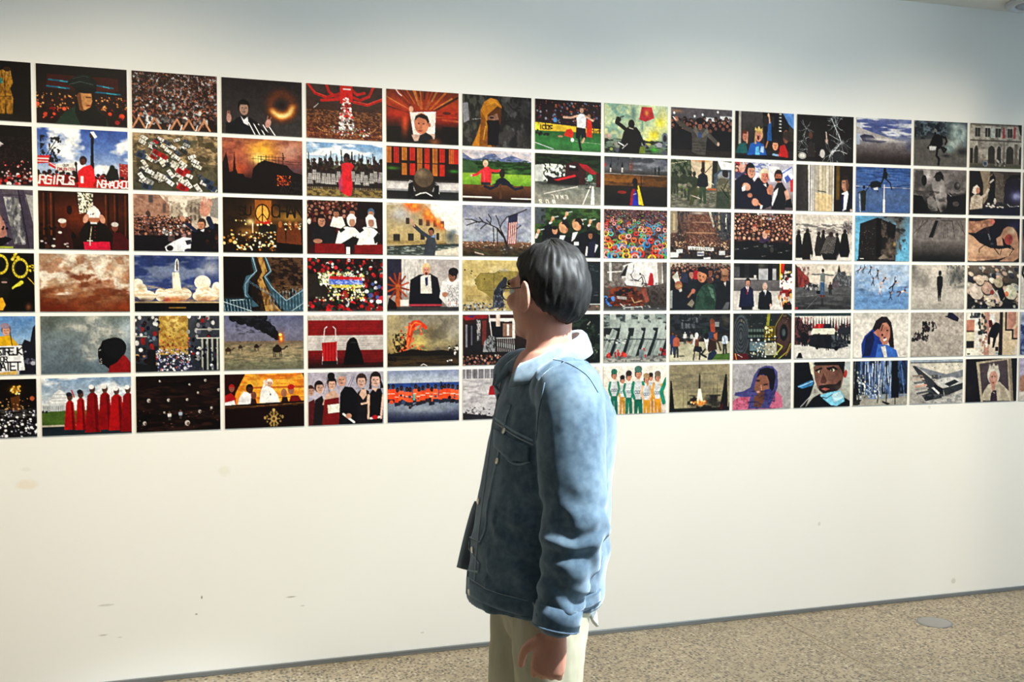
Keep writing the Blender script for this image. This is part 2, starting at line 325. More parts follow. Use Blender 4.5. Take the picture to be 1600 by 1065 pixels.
@pic(0, 6, 'photo print of a night square of silver lights under a golden tree')
def _():
    B('0c0806', '120c08', '181818'); P('5a3414', 72, 32, 82, 28, 81, 56, 74, 56); S(77, 18, 7, 8, 'b07820'); D(14, 71, 12, 82, 26, 1.2, 'ffd870 e8b040 fff0b0', 2, 1)
    D(40, 58, 34, 92, 52, 1, 'a85 643 c96 321', 5); E(95, 34, 2.5, 4, 'a53'); N('666', .6, 14, 6, 5, 0, 52, 100, 66, 2, .5)
    D(330, 0, 54, 100, 99, .9, 'ccd fff 99a 556 334 223 dde', 9, .8); D(24, 50, 60, 100, 97, 1.5, 'fff eef', 3, .8)
@pic(1, 1, 'photo print of a guard in a peaked cap before an orange-lit night crowd')
def _():
    B('15100f', '1c1413', '2a1712', '20110d'); R(12, 17, 90, 40, '4a1410', .8); S(50, 36, 50, 8, '5a2010', .6)
    for x0, y0, x1, y1 in ((14, 26, 38, 28), (12, 37, 36, 39), (62, 30, 84, 34), (62, 42, 92, 44)): L('17647a', 2.6, x0, y0, x1, y1); L('4ab0c0', 1, (x0+x1)/2, (y0+y1)/2, x1-4, y1)
    D(170, 0, 48, 100, 74, 1, 'a63 832 d95 511 311 f96 421 c84', 4, .8); D(60, 0, 68, 100, 96, 3, '711 922 c42 311 200 1a0d0c d53', 6, .8)
    P('20382c', 20, 100, 30, 80, 42, 68, 66, 70, 76, 84, 80, 100); P('101510', 42, 78, 44, 40, 62, 36, 66, 72, 76, 84, 76, 100, 48, 100)
    P('c28852', 46, 56, 48, 42, 60, 44, 61, 58, 59, 68, 53, 74, 47, 70); P('7a4a28', 44, 50, 48, 42, 50, 66, 52, 76, 47, 74); E(57, 66, 3, 1.5, '8a3a28'); R(54, 51, 60, 53, '53290f')
    P('14201c', 32, 33, 38, 22, 46, 14, 58, 14, 66, 24, 66, 40, 60, 44, 44, 42, 38, 34); E(54, 40, 12, 5.5, '0d1412'); L('4a6058', 1, 36, 32, 48, 26, 62, 30); L('384c44', .8, 40, 22, 52, 16, 58, 18)
@pic(1, 2, 'photo print of a speaker in red raising one arm to the sky above red banners')
def _():
    B('3a58a0', '5a78b8', '98aacb', 'ccd0d8'); N('fff', .95, 3.5, 3, 12, 0, 0, 100, 75, 1.8, .42)
    N('20242a', 1, 7, 9, 5, 4, 14, 26, 58, 3, .5); L('20242a', 1.6, 8, 52, 24, 14)
    P('c82a30', 0, 48, 14, 47, 12, 60, 0, 62); R(0, 52, 13, 54, 'fff'); R(0, 57, 12, 58.5, 'fdd'); P('c82a30', 13, 58, 22, 64, 20, 70, 12, 64); L('fff', 1.2, 14, 60, 21, 66)
    P('dcd6d0', 20, 62, 40, 60, 40, 75, 20, 74); T('DAUGHTER', 22, 67, 5, '9a2428', 1, 1.15); T('OUR', 28, 61, 4, '444', .8)
    C(0, 76, 100, 92, 2.6, 3, '911 a22 211 c33', '321 422', 4); R(0, 82, 40, 100, 'b8161c'); R(62, 84, 100, 100, 'b8161c'); P('84141a', 22, 82, 30, 78, 38, 82, 40, 100, 22, 100)
    T('URGIRLS', -4, 81, 14, 'f0dcd8', 2.4, 1.08, .12); T('NGRACKDOWN', 65, 86, 12, 'f0e4e0', 2, .92, .1); T('ING', 33, 90, 5, 'fff', 1, 1)
    P('9a2a28', 90, 56, 100, 57, 100, 80, 90, 78); D(14, 91, 58, 100, 76, 1, 'e8c0b0', 3, 1, .4); E(82, 64, 3, 5, '222'); P('222', 74, 80, 80, 62, 88, 66, 90, 84, 76, 88)
    P('15100f', 58, 60, 59, 14, 62, 14, 61.5, 40, 62, 68); E(60, 10, 2.6, 5, '3a2a28'); P('eee', 58, 4, 62, 3, 66, 12, 63, 15); P('d82028', 44, 100, 44, 72, 50, 64, 58, 60, 62, 68, 63, 86, 60, 100); P('2a1410', 40, 76, 43, 68, 45, 90, 42, 92); L('1a1010', 2.5, 42, 60, 43, 80)
    H(50, 54, 4, '5a3424', '2a2022', -.6); E(42, 60, 1.6, 4, '222'); R(47, 80, 50, 92, 'f4e8e4')
@pic(1, 3, 'photo print of a bishop in white headset and magenta sash in dark church')
def _():
    B('2a0f08', '4a1c0c', '2a1008', '120806'); S(46, 45, 30, 30, '7a3010', .7)
    for x in (6, 14, 74, 84, 96): L('6a3414', 2, x, 5, x, 75); L('1a0a06', 3, x+3, 0, x+3, 80)
    P('f4ead0', 43, 2, 60, 3, 60, 32, 45, 38); N('1a1a10', .9, 12, 12, 6, 43, 2, 60, 36, 2, .5); E(34, 32, 3, 8, '1a0c08')
    D(30, 0, 55, 40, 98, 3, '1a0c0a 2a1210 0d0808 421', 4); P('3a1512', 18, 80, 20, 62, 34, 62, 38, 98, 18, 98); E(27, 56, 3.5, 7, '8a4a30'); E(26, 51, 4.5, 4, 'd8d0c8'); E(84, 60, 3.5, 7, '7a4030'); E(84, 55, 4, 4, 'd0c8c0'); P('4a1014', 78, 72, 90, 68, 100, 82, 100, 98, 78, 98)
    P('14100f', 44, 72, 52, 52, 62, 50, 74, 56, 82, 74, 80, 100, 48, 100); E(61, 44, 6, 11, 'b07050'); P('f2f0ec', 53, 36, 56, 30, 66, 30, 68, 36, 67, 44, 54, 44); P('f2eee8', 55, 30, 61, 23, 66, 30); D(3, 57, 37, 64, 39, .9, '222', 1, 1)
    E(52, 46, 3, 8, 'c89078', t=20); E(70, 46, 3, 8, 'c89078', t=-20); R(57, 52, 64, 55, 'eee'); P('c8143c', 49, 86, 78, 85, 79, 100, 50, 100); L('d8c8a0', 1, 58, 60, 56, 84); L('e8e0d0', 1.4, 56, 80, 56, 92); L('e8e0d0', 1.2, 53, 84, 59, 84)
    for y in (60, 66, 72, 78): E(62, y, .7, 1, '7a1428')
    D(8, 0, 70, 36, 96, 2.2, 'c8c0b8 a89 887', 5, .8, .9)
@pic(1, 4, 'photo print of billowing cream and rust-brown smoke filling the whole frame')
def _():
    B('b0a090', 'c4ac96', 'a07858', '6a3018'); N('e8dccc', .9, 5, 4, 3, 0, 0, 100, 70, 2, .4); N('6a3018', .85, 4, 4, 11, 0, 30, 100, 100, 1.8, .4); N('f2ead8', .6, 8, 6, 14, 20, 0, 80, 50, 2, .5); N('8a5030', .6, 9, 8, 15, 0, 0, 100, 100, 1.5, .45)
    S(0, 8, 22, 12, 'a08a70', .7); S(10, 95, 40, 16, '641e0c', .8); S(85, 25, 14, 16, 'e2c8a8', .6); S(92, 92, 20, 12, '8a3a1c', .7)
@pic(1, 5, 'photo print of a dark profile in red collar exhaling white breath against grey sky')
def _():
    B('6a7470', '707c80', '6c7a84', '5a6a74'); S(10, 12, 20, 18, '4a4e48', .5); S(96, 25, 12, 25, 'b8cad8', .7)
    for x, y, a, b in ((60, 6, 14, 14), (40, 20, 20, 8), (66, 26, 20, 14), (84, 32, 14, 12), (56, 58, 12, 14), (55, 72, 8, 8), (62, 44, 10, 12)): S(x, y, a, b, 'd4d0c4', .75)
    N('6a7478', .6, 8, 7, 3, 24, 0, 90, 80, 1.6, .45)
    P('101216', 63, 70, 63, 58, 66, 52, 68, 44, 74, 40, 82, 38, 90, 42, 94, 52, 94, 64, 91, 72, 88, 86, 76, 94, 70, 86, 65, 84, 64, 78); E(82, 56, 13, 18, '14161c'); D(7, 64, 58, 67, 84, .7, 'c8c8c8 999', 2, 1)
    P('8a1418', 74, 100, 76, 88, 84, 82, 92, 68, 96, 74, 100, 84, 100, 100)
@pic(1, 6, 'photo print of women in long red cloaks and white bonnets before a white dome')
def _():
    B('7a94b4', 'a8b8c8', 'd8dce0', 'b8bcc0'); N('f4f4f4', .8, 4, 3, 5, 0, 0, 100, 60, 1.8, .45); R(0, 57, 100, 82, '4a6428'); R(0, 81, 100, 85, 'b0a894'); R(0, 84, 100, 100, '1c2830')
    P('c8ccd0', 0, 48, 8, 40, 10, 44, 27, 42, 27, 57, 0, 58); P('dcdee0', 10, 44, 11, 34, 14, 26, 20, 20, 26, 26, 28, 38, 28, 44); R(19, 13, 21, 21, 'a8acb0')
    for x in range(2, 27, 2): R(x, 48, x+.8, 57, '7a8088')
    for y in (28, 34, 39): R(11, y, 27, y+1, '9a9ea4')
    D(6, 0, 56, 10, 60, 1.5, '223 344', 3)
    for x, y, w, b in ((31, 28, 6, 90), (43, 24, 5.5, 91), (56, 16, 8, 96), (70, 16, 7.5, 92), (83, 20, 8.5, 94), (96, 18, 8, 97)):
        P('a80d12' if x % 2 else '8a0a10', x-w*.7, y+16, x, y+8, x+w*.7, y+16, x+w*1.1, b, x-w*1.1, b); P('6a060c', x+w*.2, y+14, x+w*.5, y+16, x+w*.9, b, x+w*.4, b); E(x, y+5, 3.2, 7, '5a3a30'); E(x-1, y+1, 3, 4, 'e8e4e4' if x > 44 else '223')
    L('c02830', 2, 36, 34, 33, 22)
@pic(2, 1, 'photo print of a dense crowd with hands joined in prayer, white shirts and tan skin')
def _():
    B('2a1a18', '30201a'); C(0, 2, 100, 78, 1.3, 3.4, 'bbb 877 666 ddd 322 433 aaa 211', '954 743 a64 632', 5)
    rg = random.Random(4)
    for i in range(60):
        y = rg.uniform(4, 90); s = 1.2+y*.03; x = rg.uniform(0, 100); L(rg.choice(['a06448', '8a5034', 'b07858']), s*.7, x-s, y+s*2.2, x, y, x+s, y+s*2.2)
    N('1a0f0c', .75, 34, 26, 9, 0, 0, 100, 100, 2, .4)
    for x in (8, 26, 52, 66, 84): P('2a1812', x-8, 100, x-4, 92, x+4, 92, x+8, 100); L('c08460', 3.2, x-7, 98, x, 80, x+7, 98); L('ddd', 2, x-10, 100, x-8, 90)
@pic(2, 2, 'photo print of flood-scattered cars seen from above, white roofs among brown wreckage')
def _():
    B('8a7458', '7a684c', '5a5440', '484a38'); N('b8a078', .8, 18, 14, 4, 0, 0, 100, 50, 2, .5); N('3a3424', .7, 14, 12, 6, 0, 0, 100, 100, 2, .5); N('4a4c38', .8, 4, 4, 8, 10, 10, 75, 90, 2, .4)
    rg = random.Random(9)
    for i in range(74):
        y = rg.uniform(8, 96); x = rg.uniform(10, 60+y*.36); s = 3+y*.02; t = rg.choice([25, 35, -20, 55, 30]); c = rg.choice(['e4e0d8', 'd8d4cc', 'ecebe6', 'c8c4b8', '4a5260', '9a9a98', 'dcd8c8', '3a3e40'])
        K(x, y+1.6, s*1.25, s*.85, '262620', .8, t); K(x, y, s*1.2, s*.8, c, 1, t); K(x-s*.1, y, s*.75, s*.62, hx(c)*.4, 1, t); K(x-s*.1, y-.2, s*.5, s*.6, c, 1, t)
    for x, y, s in ((28, 34, 5), (36, 40, 5), (24, 42, 4), (56, 66, 6), (58, 94, 7), (27, 15, 3), (63, 64, 4)): K(x, y, s, s*.8, 'a81c20', 1, 30); K(x-.6, y-.6, s*.5, s*.6, '7a1014', 1, 30)
    for x, y in ((88, 82), (92, 92), (16, 94), (10, 40)): K(x, y, 6, 5, '34465e', 1, 25); K(x-1, y-1, 3, 3.6, '202c3c', 1, 25)
@pic(2, 3, 'photo print of a waving man in dark suit above a street crowd and white car')
def _():
    B('d8c8b8', 'e4d8c8', 'a89484', '3a2c2c'); R(0, 62, 100, 100, '14121a'); P('a07a68', 0, 0, 30, 0, 42, 20, 42, 62, 0, 52); P('b08a78', 0, 0, 24, 20, 24, 24, 0, 6); N('7a5848', .5, 10, 10, 3, 0, 0, 42, 60, 1.5, .5)
    R(18, 2, 23, 15, '5a5050'); R(34, 16, 38, 32, '6a5850'); E(17, 36, 3, 7, '4a3834'); R(14, 36, 20, 50, '4a3834'); P('b8aa98', 42, 20, 54, 12, 56, 52, 42, 58); P('a89c8c', 63, 10, 80, 4, 80, 48, 63, 48); N('6a5c50', .6, 14, 10, 5, 42, 12, 82, 50, 2, .5); P('8a8680', 88, 6, 100, 2, 100, 40, 90, 36)
    for x in (66, 71, 76): R(x, 20, x+2.5, 30, '6a5e54'); R(x, 35, x+2.5, 44, '6a5e54')
    C(0, 40, 66, 68, 1.6, 2.6, '322 433 211 a88 544', 'b87860 a06850 c89080', 6); D(40, 0, 40, 36, 74, 2.4, 'a06a54 7a4a3c 3a2828 1a1416 8a5848', 4, .8, 1.1); D(26, 34, 52, 60, 70, 1.6, 'eee ccc 999 c98', 5)
    R(0, 72, 40, 100, '12101a'); P('e4e8f0', 36, 92, 46, 82, 58, 74, 68, 76, 68, 90, 62, 100, 38, 100); P('2a2e3a', 60, 80, 67, 78, 67, 86, 62, 88); E(42, 94, 4, 5, '15151c'); E(64, 98, 5, 4, '223')
    P('101018', 66, 100, 68, 66, 76, 58, 86, 56, 96, 48, 100, 50, 100, 100); L('1c2644', 6, 72, 62, 62, 50); L('1c2644', 9, 92, 54, 88, 40); E(57, 42, 2.5, 6, 'c08a70', 1, -30); E(84, 24, 6.5, 13, 'c48c78', 1, 10); D(7, 80, 8, 92, 18, 2, 'c89a88 b87868', 3, 1, 3)
    N('1a1416', .5, 26, 14, 8, 0, 44, 66, 74, 2, .45); H(80, 50, 5, 'c08468', '3a2a26', -.5); P('eef', 78, 62, 83, 58, 82, 64); D(8, 86, 62, 99, 96, 3, '3a1c1c 201418 4a2826', 3)
@pic(2, 4, 'photo print of a space rocket lifting off above white clouds and deep blue sky')
def _():
    B('2a3a6a', '2c3c70', '3a4a80', '303c60'); N('8a94a8', .7, 4, 4, 6, 0, 0, 100, 60, 1.6, .45); S(90, 22, 16, 18, 'c0c4cc', .8)
    R(0, 82, 100, 84, 'd8c088'); R(0, 84, 100, 100, '0c0b10'); R(40, 92, 60, 94, '8a6a30')
    for x, y, a, b in ((6, 62, 12, 16), (14, 72, 14, 12), (30, 70, 8, 14), (44, 70, 18, 14), (58, 68, 12, 12), (80, 48, 13, 16), (82, 64, 14, 12), (90, 70, 14, 12), (4, 50, 8, 10), (97, 58, 8, 14), (74, 72, 8, 10)): E(x, y, a*.75, b*.8, 'f6efdc'); S(x+2, y+b*.5, a*.6, b*.4, 'd8b890', .7)
    N('c8a878', .6, 12, 9, 3, 0, 55, 100, 82, 1.8, .5); S(48, 78, 16, 7, 'b86838', .8); S(84, 78, 14, 6, 'd09060', .8); S(10, 80, 12, 5, '4a3c3c', .9); S(38, 79, 5, 5, 'a03830', .8)
    P('f8e8c0', 47, 30, 52, 30, 55, 62, 45, 62); S(50, 48, 4, 16, 'fff6dc'); P('f4f0ec', 47, 28, 48, 10, 50, 5, 52, 10, 52, 28); P('3a2c34', 49, 27, 49, 12, 50.5, 7, 51.2, 27); R(44.5, 30, 46, 60, 'e8d8c0')
@pic(2, 5, 'photo print of a packed narrow street party with spectators hanging from balconies')
def _():
    B('3c4048', '343a44', '262c38'); R(28, 0, 62, 70, 'b89848'); S(46, 10, 14, 26, 'e8cc80', .8); N('8a6428', .7, 10, 12, 4, 28, 0, 62, 55, 1.8, .45)
    D(60, 0, 0, 28, 80, 2, '223 445 ccc 822 113 678 211', 4, 1, 1.8); D(70, 62, 0, 100, 80, 2, '445 ddd 556 233 999 112 822 334', 5, 1, 1.9)
    for y in (24, 40, 58): R(72, y, 100, y+2, 'b8b8b0')
    for x in (78, 84, 90, 96): R(x, 42, x+2, 98, 'a0a49a'); R(x+2, 42, x+5, 98, '1c2028')
    D(60, 28, 28, 64, 62, 1.2, 'a53 c64 832 b84 643', 6); D(260, 24, 60, 66, 99, 1.1, 'eef 99c 446 dde 223 b66 aab 335', 7, .7); D(24, 62, 58, 98, 96, 2.6, '112 223 dde 667 334', 8); D(16, 2, 56, 24, 90, 3, '222 ddd 334 a86 211', 9)
    R(0, 36, 14, 38, 'a9a49a'); R(14, 60, 24, 98, '15171c'); P('1a1a20', 0, 84, 26, 90, 26, 100, 0, 100)
@pic(2, 6, 'very dark brown photo print with tiny white-clothed figures and pale spots')
def _():
    B('120a0a', '1a0e0d', '180e0d', '140c0b'); N('3a1f1a', .7, 6, 16, 3, 0, 10, 100, 100, 1.6, .5); N('0a0606', .8, 4, 18, 8, 0, 0, 100, 100, 2, .5)
    for x, y, s in ((82, 10, 1.6), (28, 10, 1.2), (15, 44, 2.2), (38, 44, 1.8), (73, 32, 1.3), (60, 44, 1.5), (75, 66, 2), (89, 60, 1.4), (98, 28, 1.8), (10, 84, 2.2), (60, 86, 3), (33, 66, 1.2), (63, 17, 1.2)): E(x, y, s, s*1.6, 'b8b0aa'); E(x+1, y+1, s*.6, s, '6a5a54')
    for x, y, c in ((39, 66, 'd8d4d0'), (52, 64, 'a8b4c8')): P(c, x-2.4, y+2, x+2.4, y+2, x+2, y+8, x-2, y+8); E(x, y, 1.2, 2.2, '6a4a3a'); R(x-1.5, y+8, x+1.5, y+14, '443c3a')
    D(30, 0, 60, 100, 96, 1.2, '5a3a30 4a2a24 6a4a3c', 4, 1, .6)
@pic(3, 1, 'photo print of a man with raised hands beside a glowing orange ring in black')
def _():
    B('2a2426', '302a2c', '383434', '3c3838')
    d = np.hypot((U-74)*ASP, (V-44)); th = np.arctan2(V-44, (U-74)*ASP); k = np.exp(-((d-20)/9)**2); b = .35+.65*np.clip(np.cos(th-1.35), 0, 1)**.6
    mixin(slice(None), np.clip(k*b*1.1, 0, 1), 'a03808'); mixin(slice(None), np.clip(np.exp(-((d-19.5)/6)**2)*(b-.3)*1.3, 0, 1), 'f0a838'); mixin(slice(None), np.clip(np.exp(-((d-19.5)/4)**2)*(b-.5)*1.7, 0, 1), 'fdf2b0'); S(74, 44, 6, 9, '1c1716', .9)
    P('16171f', 4, 100, 8, 84, 18, 72, 26, 66, 36, 70, 46, 80, 56, 100); H(27, 52, 7, 'a08070', '120e0e', .2); P('d8d4dc', 23, 66, 27, 74, 32, 68, 33, 84, 27, 80)
    for x in (35, 41, 47, 53, 60): L('f0f0f0', 1.8, x-2, 78+(x-35)*.2, x+6, 100)
    L('16171f', 4, 38, 76, 60, 100); E(9, 72, 3, 8, 'b88a80'); L('a06a5a', 1.6, 7, 66, 8, 60); L('a06a5a', 1.6, 10, 66, 10, 60); E(57, 78, 3.4, 8, 'b88a80', 1, 20); L('a86a58', 1.6, 56, 70, 57, 65); L('a86a58', 1.6, 59, 72, 61, 67); R(5, 80, 11, 100, '14141c')
@pic(3, 2, 'photo print of a burning cathedral roof, scaffolding black against orange smoke')
def _():
    B('a86848', 'a05a48', '6a3a38', '2a1818', '100c0c'); S(50, 22, 22, 22, 'f8b840'); S(46, 36, 12, 14, 'ffe890', .8); S(14, 30, 22, 30, 'c06848', .7); S(85, 20, 22, 22, 'b89080', .8); S(20, 56, 18, 14, 'd05828', .7); S(80, 55, 22, 12, '5a4a58', .9); N('6a3830', .5, 5, 5, 4, 0, 0, 100, 60, 1.5, .5)
    S(50, 22, 18, 18, 'f8b038', .9); S(46, 34, 10, 12, 'ffe080', .9)
    P('120c0e', 0, 100, 0, 46, 3, 36, 5, 26, 7, 40, 9, 62, 13, 60, 15, 24, 17, 56, 19, 64, 26, 64, 28, 70, 36, 72, 38, 54, 44, 44, 52, 38, 64, 42, 80, 46, 88, 58, 100, 62, 100, 100)
    for x in (38, 44, 48, 54, 58, 62, 66, 70, 75): L('241816', .7, x, 28+abs(x-58)*.25, x, 48)
    L('241816', .8, 36, 36, 96, 40); L('241816', .8, 44, 32, 78, 32); L('201412', 1.8, 75, 24, 76, 36); L('2a1a18', .7, 80, 44, 100, 44)
    D(46, 68, 64, 84, 84, .8, 'f06020 c83c18 ff9040', 4, 1); S(76, 75, 9, 9, 'a02c14', .5); P('0e0b0d', 66, 100, 84, 80, 100, 72, 100, 100); N('3a3034', .6, 20, 12, 4, 70, 76, 100, 100, 2, .6)
@pic(3, 3, 'photo print of a candle shrine below a painted peace sign and dark graffiti')
def _():
    B('1a100a', '2c1c0e', '241608', '120c08'); S(50, 30, 22, 34, '9a5c1c', .9); S(85, 34, 24, 14, 'a07830', .9); R(40, 4, 60, 46, 'b86c20', .7); E(49, 28, 9, 17, 'e8a848')
    T('SU', 20, 16, 16, '14100a', 2.4, 1.2); T('CHANN', 61, 12, 22, '1a140c', 3, 1.05); T('RAIS', 8, 36, 10, '1c140c', 1.8, 1.5)
    for k in range(40): E(49+8.5*math.cos(k*.157), 28+16*math.sin(k*.157), .9, 1.4, '2a1608')
    L('2a1608', 1.8, 49, 12, 49, 44); L('2a1608', 1.6, 49, 28, 43, 39); L('2a1608', 1.6, 49, 28, 55, 39)
    R(40, 42, 60, 47, 'a03010'); E(54, 44, 3, 5, 'c81818'); P('1a1c12', 44, 48, 66, 48, 66, 66, 44, 66); S(34, 44, 7, 7, 'f4dc98', .9); R(36, 46, 37.5, 68, 'f8f0d8'); D(20, 16, 40, 60, 50, 1.2, 'f8e8b0 ffd880 a06020', 4); S(30, 62, 14, 10, 'c08838', .7)
    D(130, 16, 62, 66, 96, 1.5, 'ffe8a0 e8a850 503010 2a1808 c07828 fff4d0 1a1008', 5, .7, 1.2); D(14, 0, 60, 16, 88, 2, 'c08838 502c10 f0c880', 6)
    for x in (72, 84, 92): P('6a3414', x-6, 96, x-5, 58, x-2, 48, x+3, 50, x+5, 60, x+6, 84); E(x-1, 47, 2.5, 6, '9a5a28')
    D(16, 76, 44, 99, 56, 1.1, 'fff0c0 e8c880', 8); P('0d0a08', 66, 80, 100, 84, 100, 100, 66, 100)
@pic(3, 4, 'photo print of blue-lit razor fencing lining a winding sandy track in dark land')
def _():
    B('2a1c14', '201612', '1c1410', '181414'); R(0, 0, 34, 72, '0d0a0c'); N('6a4c34', .8, 8, 20, 4, 56, 0, 100, 76, 1.8, .45); N('8a6a40', .7, 10, 12, 6, 60, 54, 100, 82, 1.8, .5)
    P('b08848', 42, 0, 49, 0, 54, 26, 48, 38, 54, 60, 62, 84, 72, 100, 52, 100, 48, 70, 42, 44, 48, 28); N('4a3018', .7, 12, 12, 8, 42, 0, 72, 100, 1.8, .5)
    P('3c5a6a', 34, 0, 38, 0, 42, 26, 38, 34, 32, 42, 30, 66, 34, 76, 44, 90, 36, 92, 26, 74, 24, 56, 28, 36, 38, 30); P('34505e', 50, 0, 54, 0, 60, 28, 54, 36, 62, 56, 70, 70, 80, 80, 100, 56, 100, 100, 76, 100, 66, 84, 52, 48, 50, 36, 57, 28)
    for q in ((36, 0, 41, 26, 34, 36, 27, 50, 27, 70, 34, 80), (52, 0, 59, 26, 51, 36, 60, 56, 78, 80, 100, 60)): L('a8c8d8', 1, *q)
    P('1c3440', 0, 76, 36, 74, 32, 100, 0, 100)
    for x in range(0, 36, 4): L('8ab0c8', .9, x, 78, x+2, 100); L('5a8098', .7, x+28, 40+x*.9, x+34, 50+x*.9)
    for x in range(58, 100, 4): L('7aa0b8', .7, x, 62+abs(x-78)*.2-(x > 84)*8, x+1, 96)
    L('c8e0ec', 1, 0, 82, 36, 100); L('c8e0ec', 1, 8, 80, 26, 78); L('c8e0ec', .8, 84, 100, 100, 84)
@pic(3, 5, 'photo print of a camel on dry plain with black smoke from a burning well')
def _():
    B('5c6080', '686a84', '74748a', '706e80', y1=50); B('7a6a58', '8a7c62', '94876a', '7a7862', '6c6c5a', y0=48); N('5c5c48', .6, 14, 16, 4, 0, 52, 100, 100, 1.8, .5); N('b0a080', .5, 10, 18, 6, 0, 55, 100, 85, 1.8, .5)
    for x, y, a in ((66, 40, 7), (62, 34, 9), (58, 28, 11), (52, 22, 13), (44, 15, 14), (34, 9, 14), (22, 6, 13), (12, 4, 9), (48, 4, 10)): E(x, y, a*.62, a*.9, '15161c')
    N('30323e', .6, 9, 9, 5, 15, 0, 62, 34, 2, .6); fire(71, 42, 3.6, 9); E(70, 36, 2, 3, 'ffd870'); D(20, 0, 47, 100, 49, 1, '3a3436 4a4440', 4, 1, .5)
    for x, y, s, c in ((66, 63, 1, '241c16'), (20, 58, .45, '3a2e24'), (40, 57, .5, '2a221c'), (5, 63, .6, '3a2a20')):
        E(x, y, 6*s, 6*s, c); E(x, y-5*s, 3*s, 4*s, c); L(c, 2.4*s, x+5*s, y, x+9*s, y-1*s, x+11*s, y-5*s); E(x+12*s, y-5*s, 1.8*s, 1.6*s, c)
        for q in (-5, -3, 3, 5): L(c, 1.4*s, x+q*s, y+2*s, x+q*s+.4, y+14*s)
    S(67, 80, 8, 2, '4a4638', .8)
@pic(3, 6, 'photo print of a clergyman in white on a balcony with golden crest and orange drapes')
def _():
    B('c86818', 'e08c20', 'd87c18', 'b05c18'); N('f0b840', .7, 3, 12, 4, 20, 0, 100, 58, 1.8, .45); R(34, 24, 100, 28, 'a84a18', .7); R(30, 44, 100, 46, 'a84a18', .6); P('2a0d0c', 0, 0, 26, 0, 14, 34, 10, 56, 0, 56); P('1c0d0c', 97, 0, 100, 0, 100, 12)
    P('a81418', 0, 56, 0, 40, 8, 34, 14, 44, 14, 56); H(9, 26, 3.6, '8a5040', 'b0181c'); P('e8e4e8', 16, 56, 18, 44, 24, 32, 32, 36, 34, 46, 33, 56); H(31, 28, 4.4, '4a2a20', '1a1414', .5); P('3a1c1a', 32, 56, 33, 44, 38, 44, 40, 56); E(36, 40, 3.4, 7, '7a4838')
    P('f6f2f0', 43, 54, 45, 32, 52, 22, 60, 28, 66, 40, 69, 54); H(56, 18, 4, 'c89880', 'e8e4e0', .3); L('c8b8b0', 1, 54, 28, 57, 38); E(57, 39, .9, 2, '222'); L('f6f2f0', 3.6, 46, 34, 50, 18); E(50, 16, 2, 4, 'e8c8b8'); P('e8e0e4', 0, 52, 12, 48, 14, 58, 0, 60)
    P('2a1416', 70, 56, 72, 44, 78, 44, 80, 56); E(74, 37, 3.6, 8, 'a06850'); P('7a1418', 80, 56, 83, 42, 92, 42, 98, 56); E(83, 32, 3.8, 8, '9a6450'); E(83, 26, 4.4, 5, 'b81c1c')
    P('1a0908', 0, 57, 100, 52, 100, 100, 0, 100); L('8a5c30', 1.2, 0, 60, 36, 60, 100, 56); L('5a3418', .8, 0, 63, 100, 59)
    for k in range(8): L('9a7c48', 3, 61, 84, 61+10*math.cos(k*.785)/ASP, 84+13*math.sin(k*.785)); E(61+13*math.cos(k*.785+.39)/ASP, 84+13*math.sin(k*.785+.39), 1.2, 2, '8a6c3c')
    E(61, 84, 4, 6, 'b8985c'); E(61, 84, 2, 3, '5a4020'); E(61, 68, 2, 3, 'b8985c'); E(50, 82, 1.5, 3, 'a88a50'); E(72, 81, 1.5, 3, 'a88a50')
@pic(4, 1, 'photo print of a red and white human tower in a packed arena under red ribbons')
def _():
    B('3a2c28', '44302a', '4a2a1e', '5a2a20'); S(10, 10, 30, 20, '4a3c38', .6); N('a06838', .7, 34, 26, 4, 0, 48, 100, 100, 1.6, .45); D(220, 0, 56, 100, 99, .9, '8a4a30 6a2c20 a87048 4a2018 b08458', 4)
    for q in ((2, 0, 12, 18, 26, 24, 44, 16), (26, 0, 30, 14, 40, 24, 46, 20), (58, 20, 70, 26, 82, 18, 88, 0), (62, 30, 80, 34, 100, 22), (20, 30, 44, 26), (60, 8, 66, 16, 76, 12)): L('b02018', 5, *q)
    L('e04030', 1.4, 2, 2, 12, 16, 26, 22); L('e04838', 1.4, 62, 28, 80, 32, 100, 20); P('c82018', 44, 0, 60, 0, 60, 30, 44, 34); R(48, 6, 58, 8, 'ddd')
    for i, y in enumerate((22, 32, 42, 52, 62, 72)):
        w = 4+i*1.4 if i < 5 else 10
        D(20, 52-w, y, 52+w, y+9, 1.3, ['c82820 d83830 fff', 'c82820 e8d8d0 a01818', 'd83028 fff b82020', 'c83028 e0d0c8', 'ddd eee 999 b88', 'eee ccc 99a fff'][i], i, 1, 1.8); R(52-w, y+9, 52+w, y+10, 'ecdcd0')
    D(90, 30, 76, 84, 92, 1.1, 'ddd b82020 fff 556 a01818 ccc 8a8', 8); L('eee', .8, 10, 44, 16, 36)
    for k in range(30): E(52+38*math.cos(k*.105), 78+12*math.sin(k*.105), 1, 1, 'a8784a')
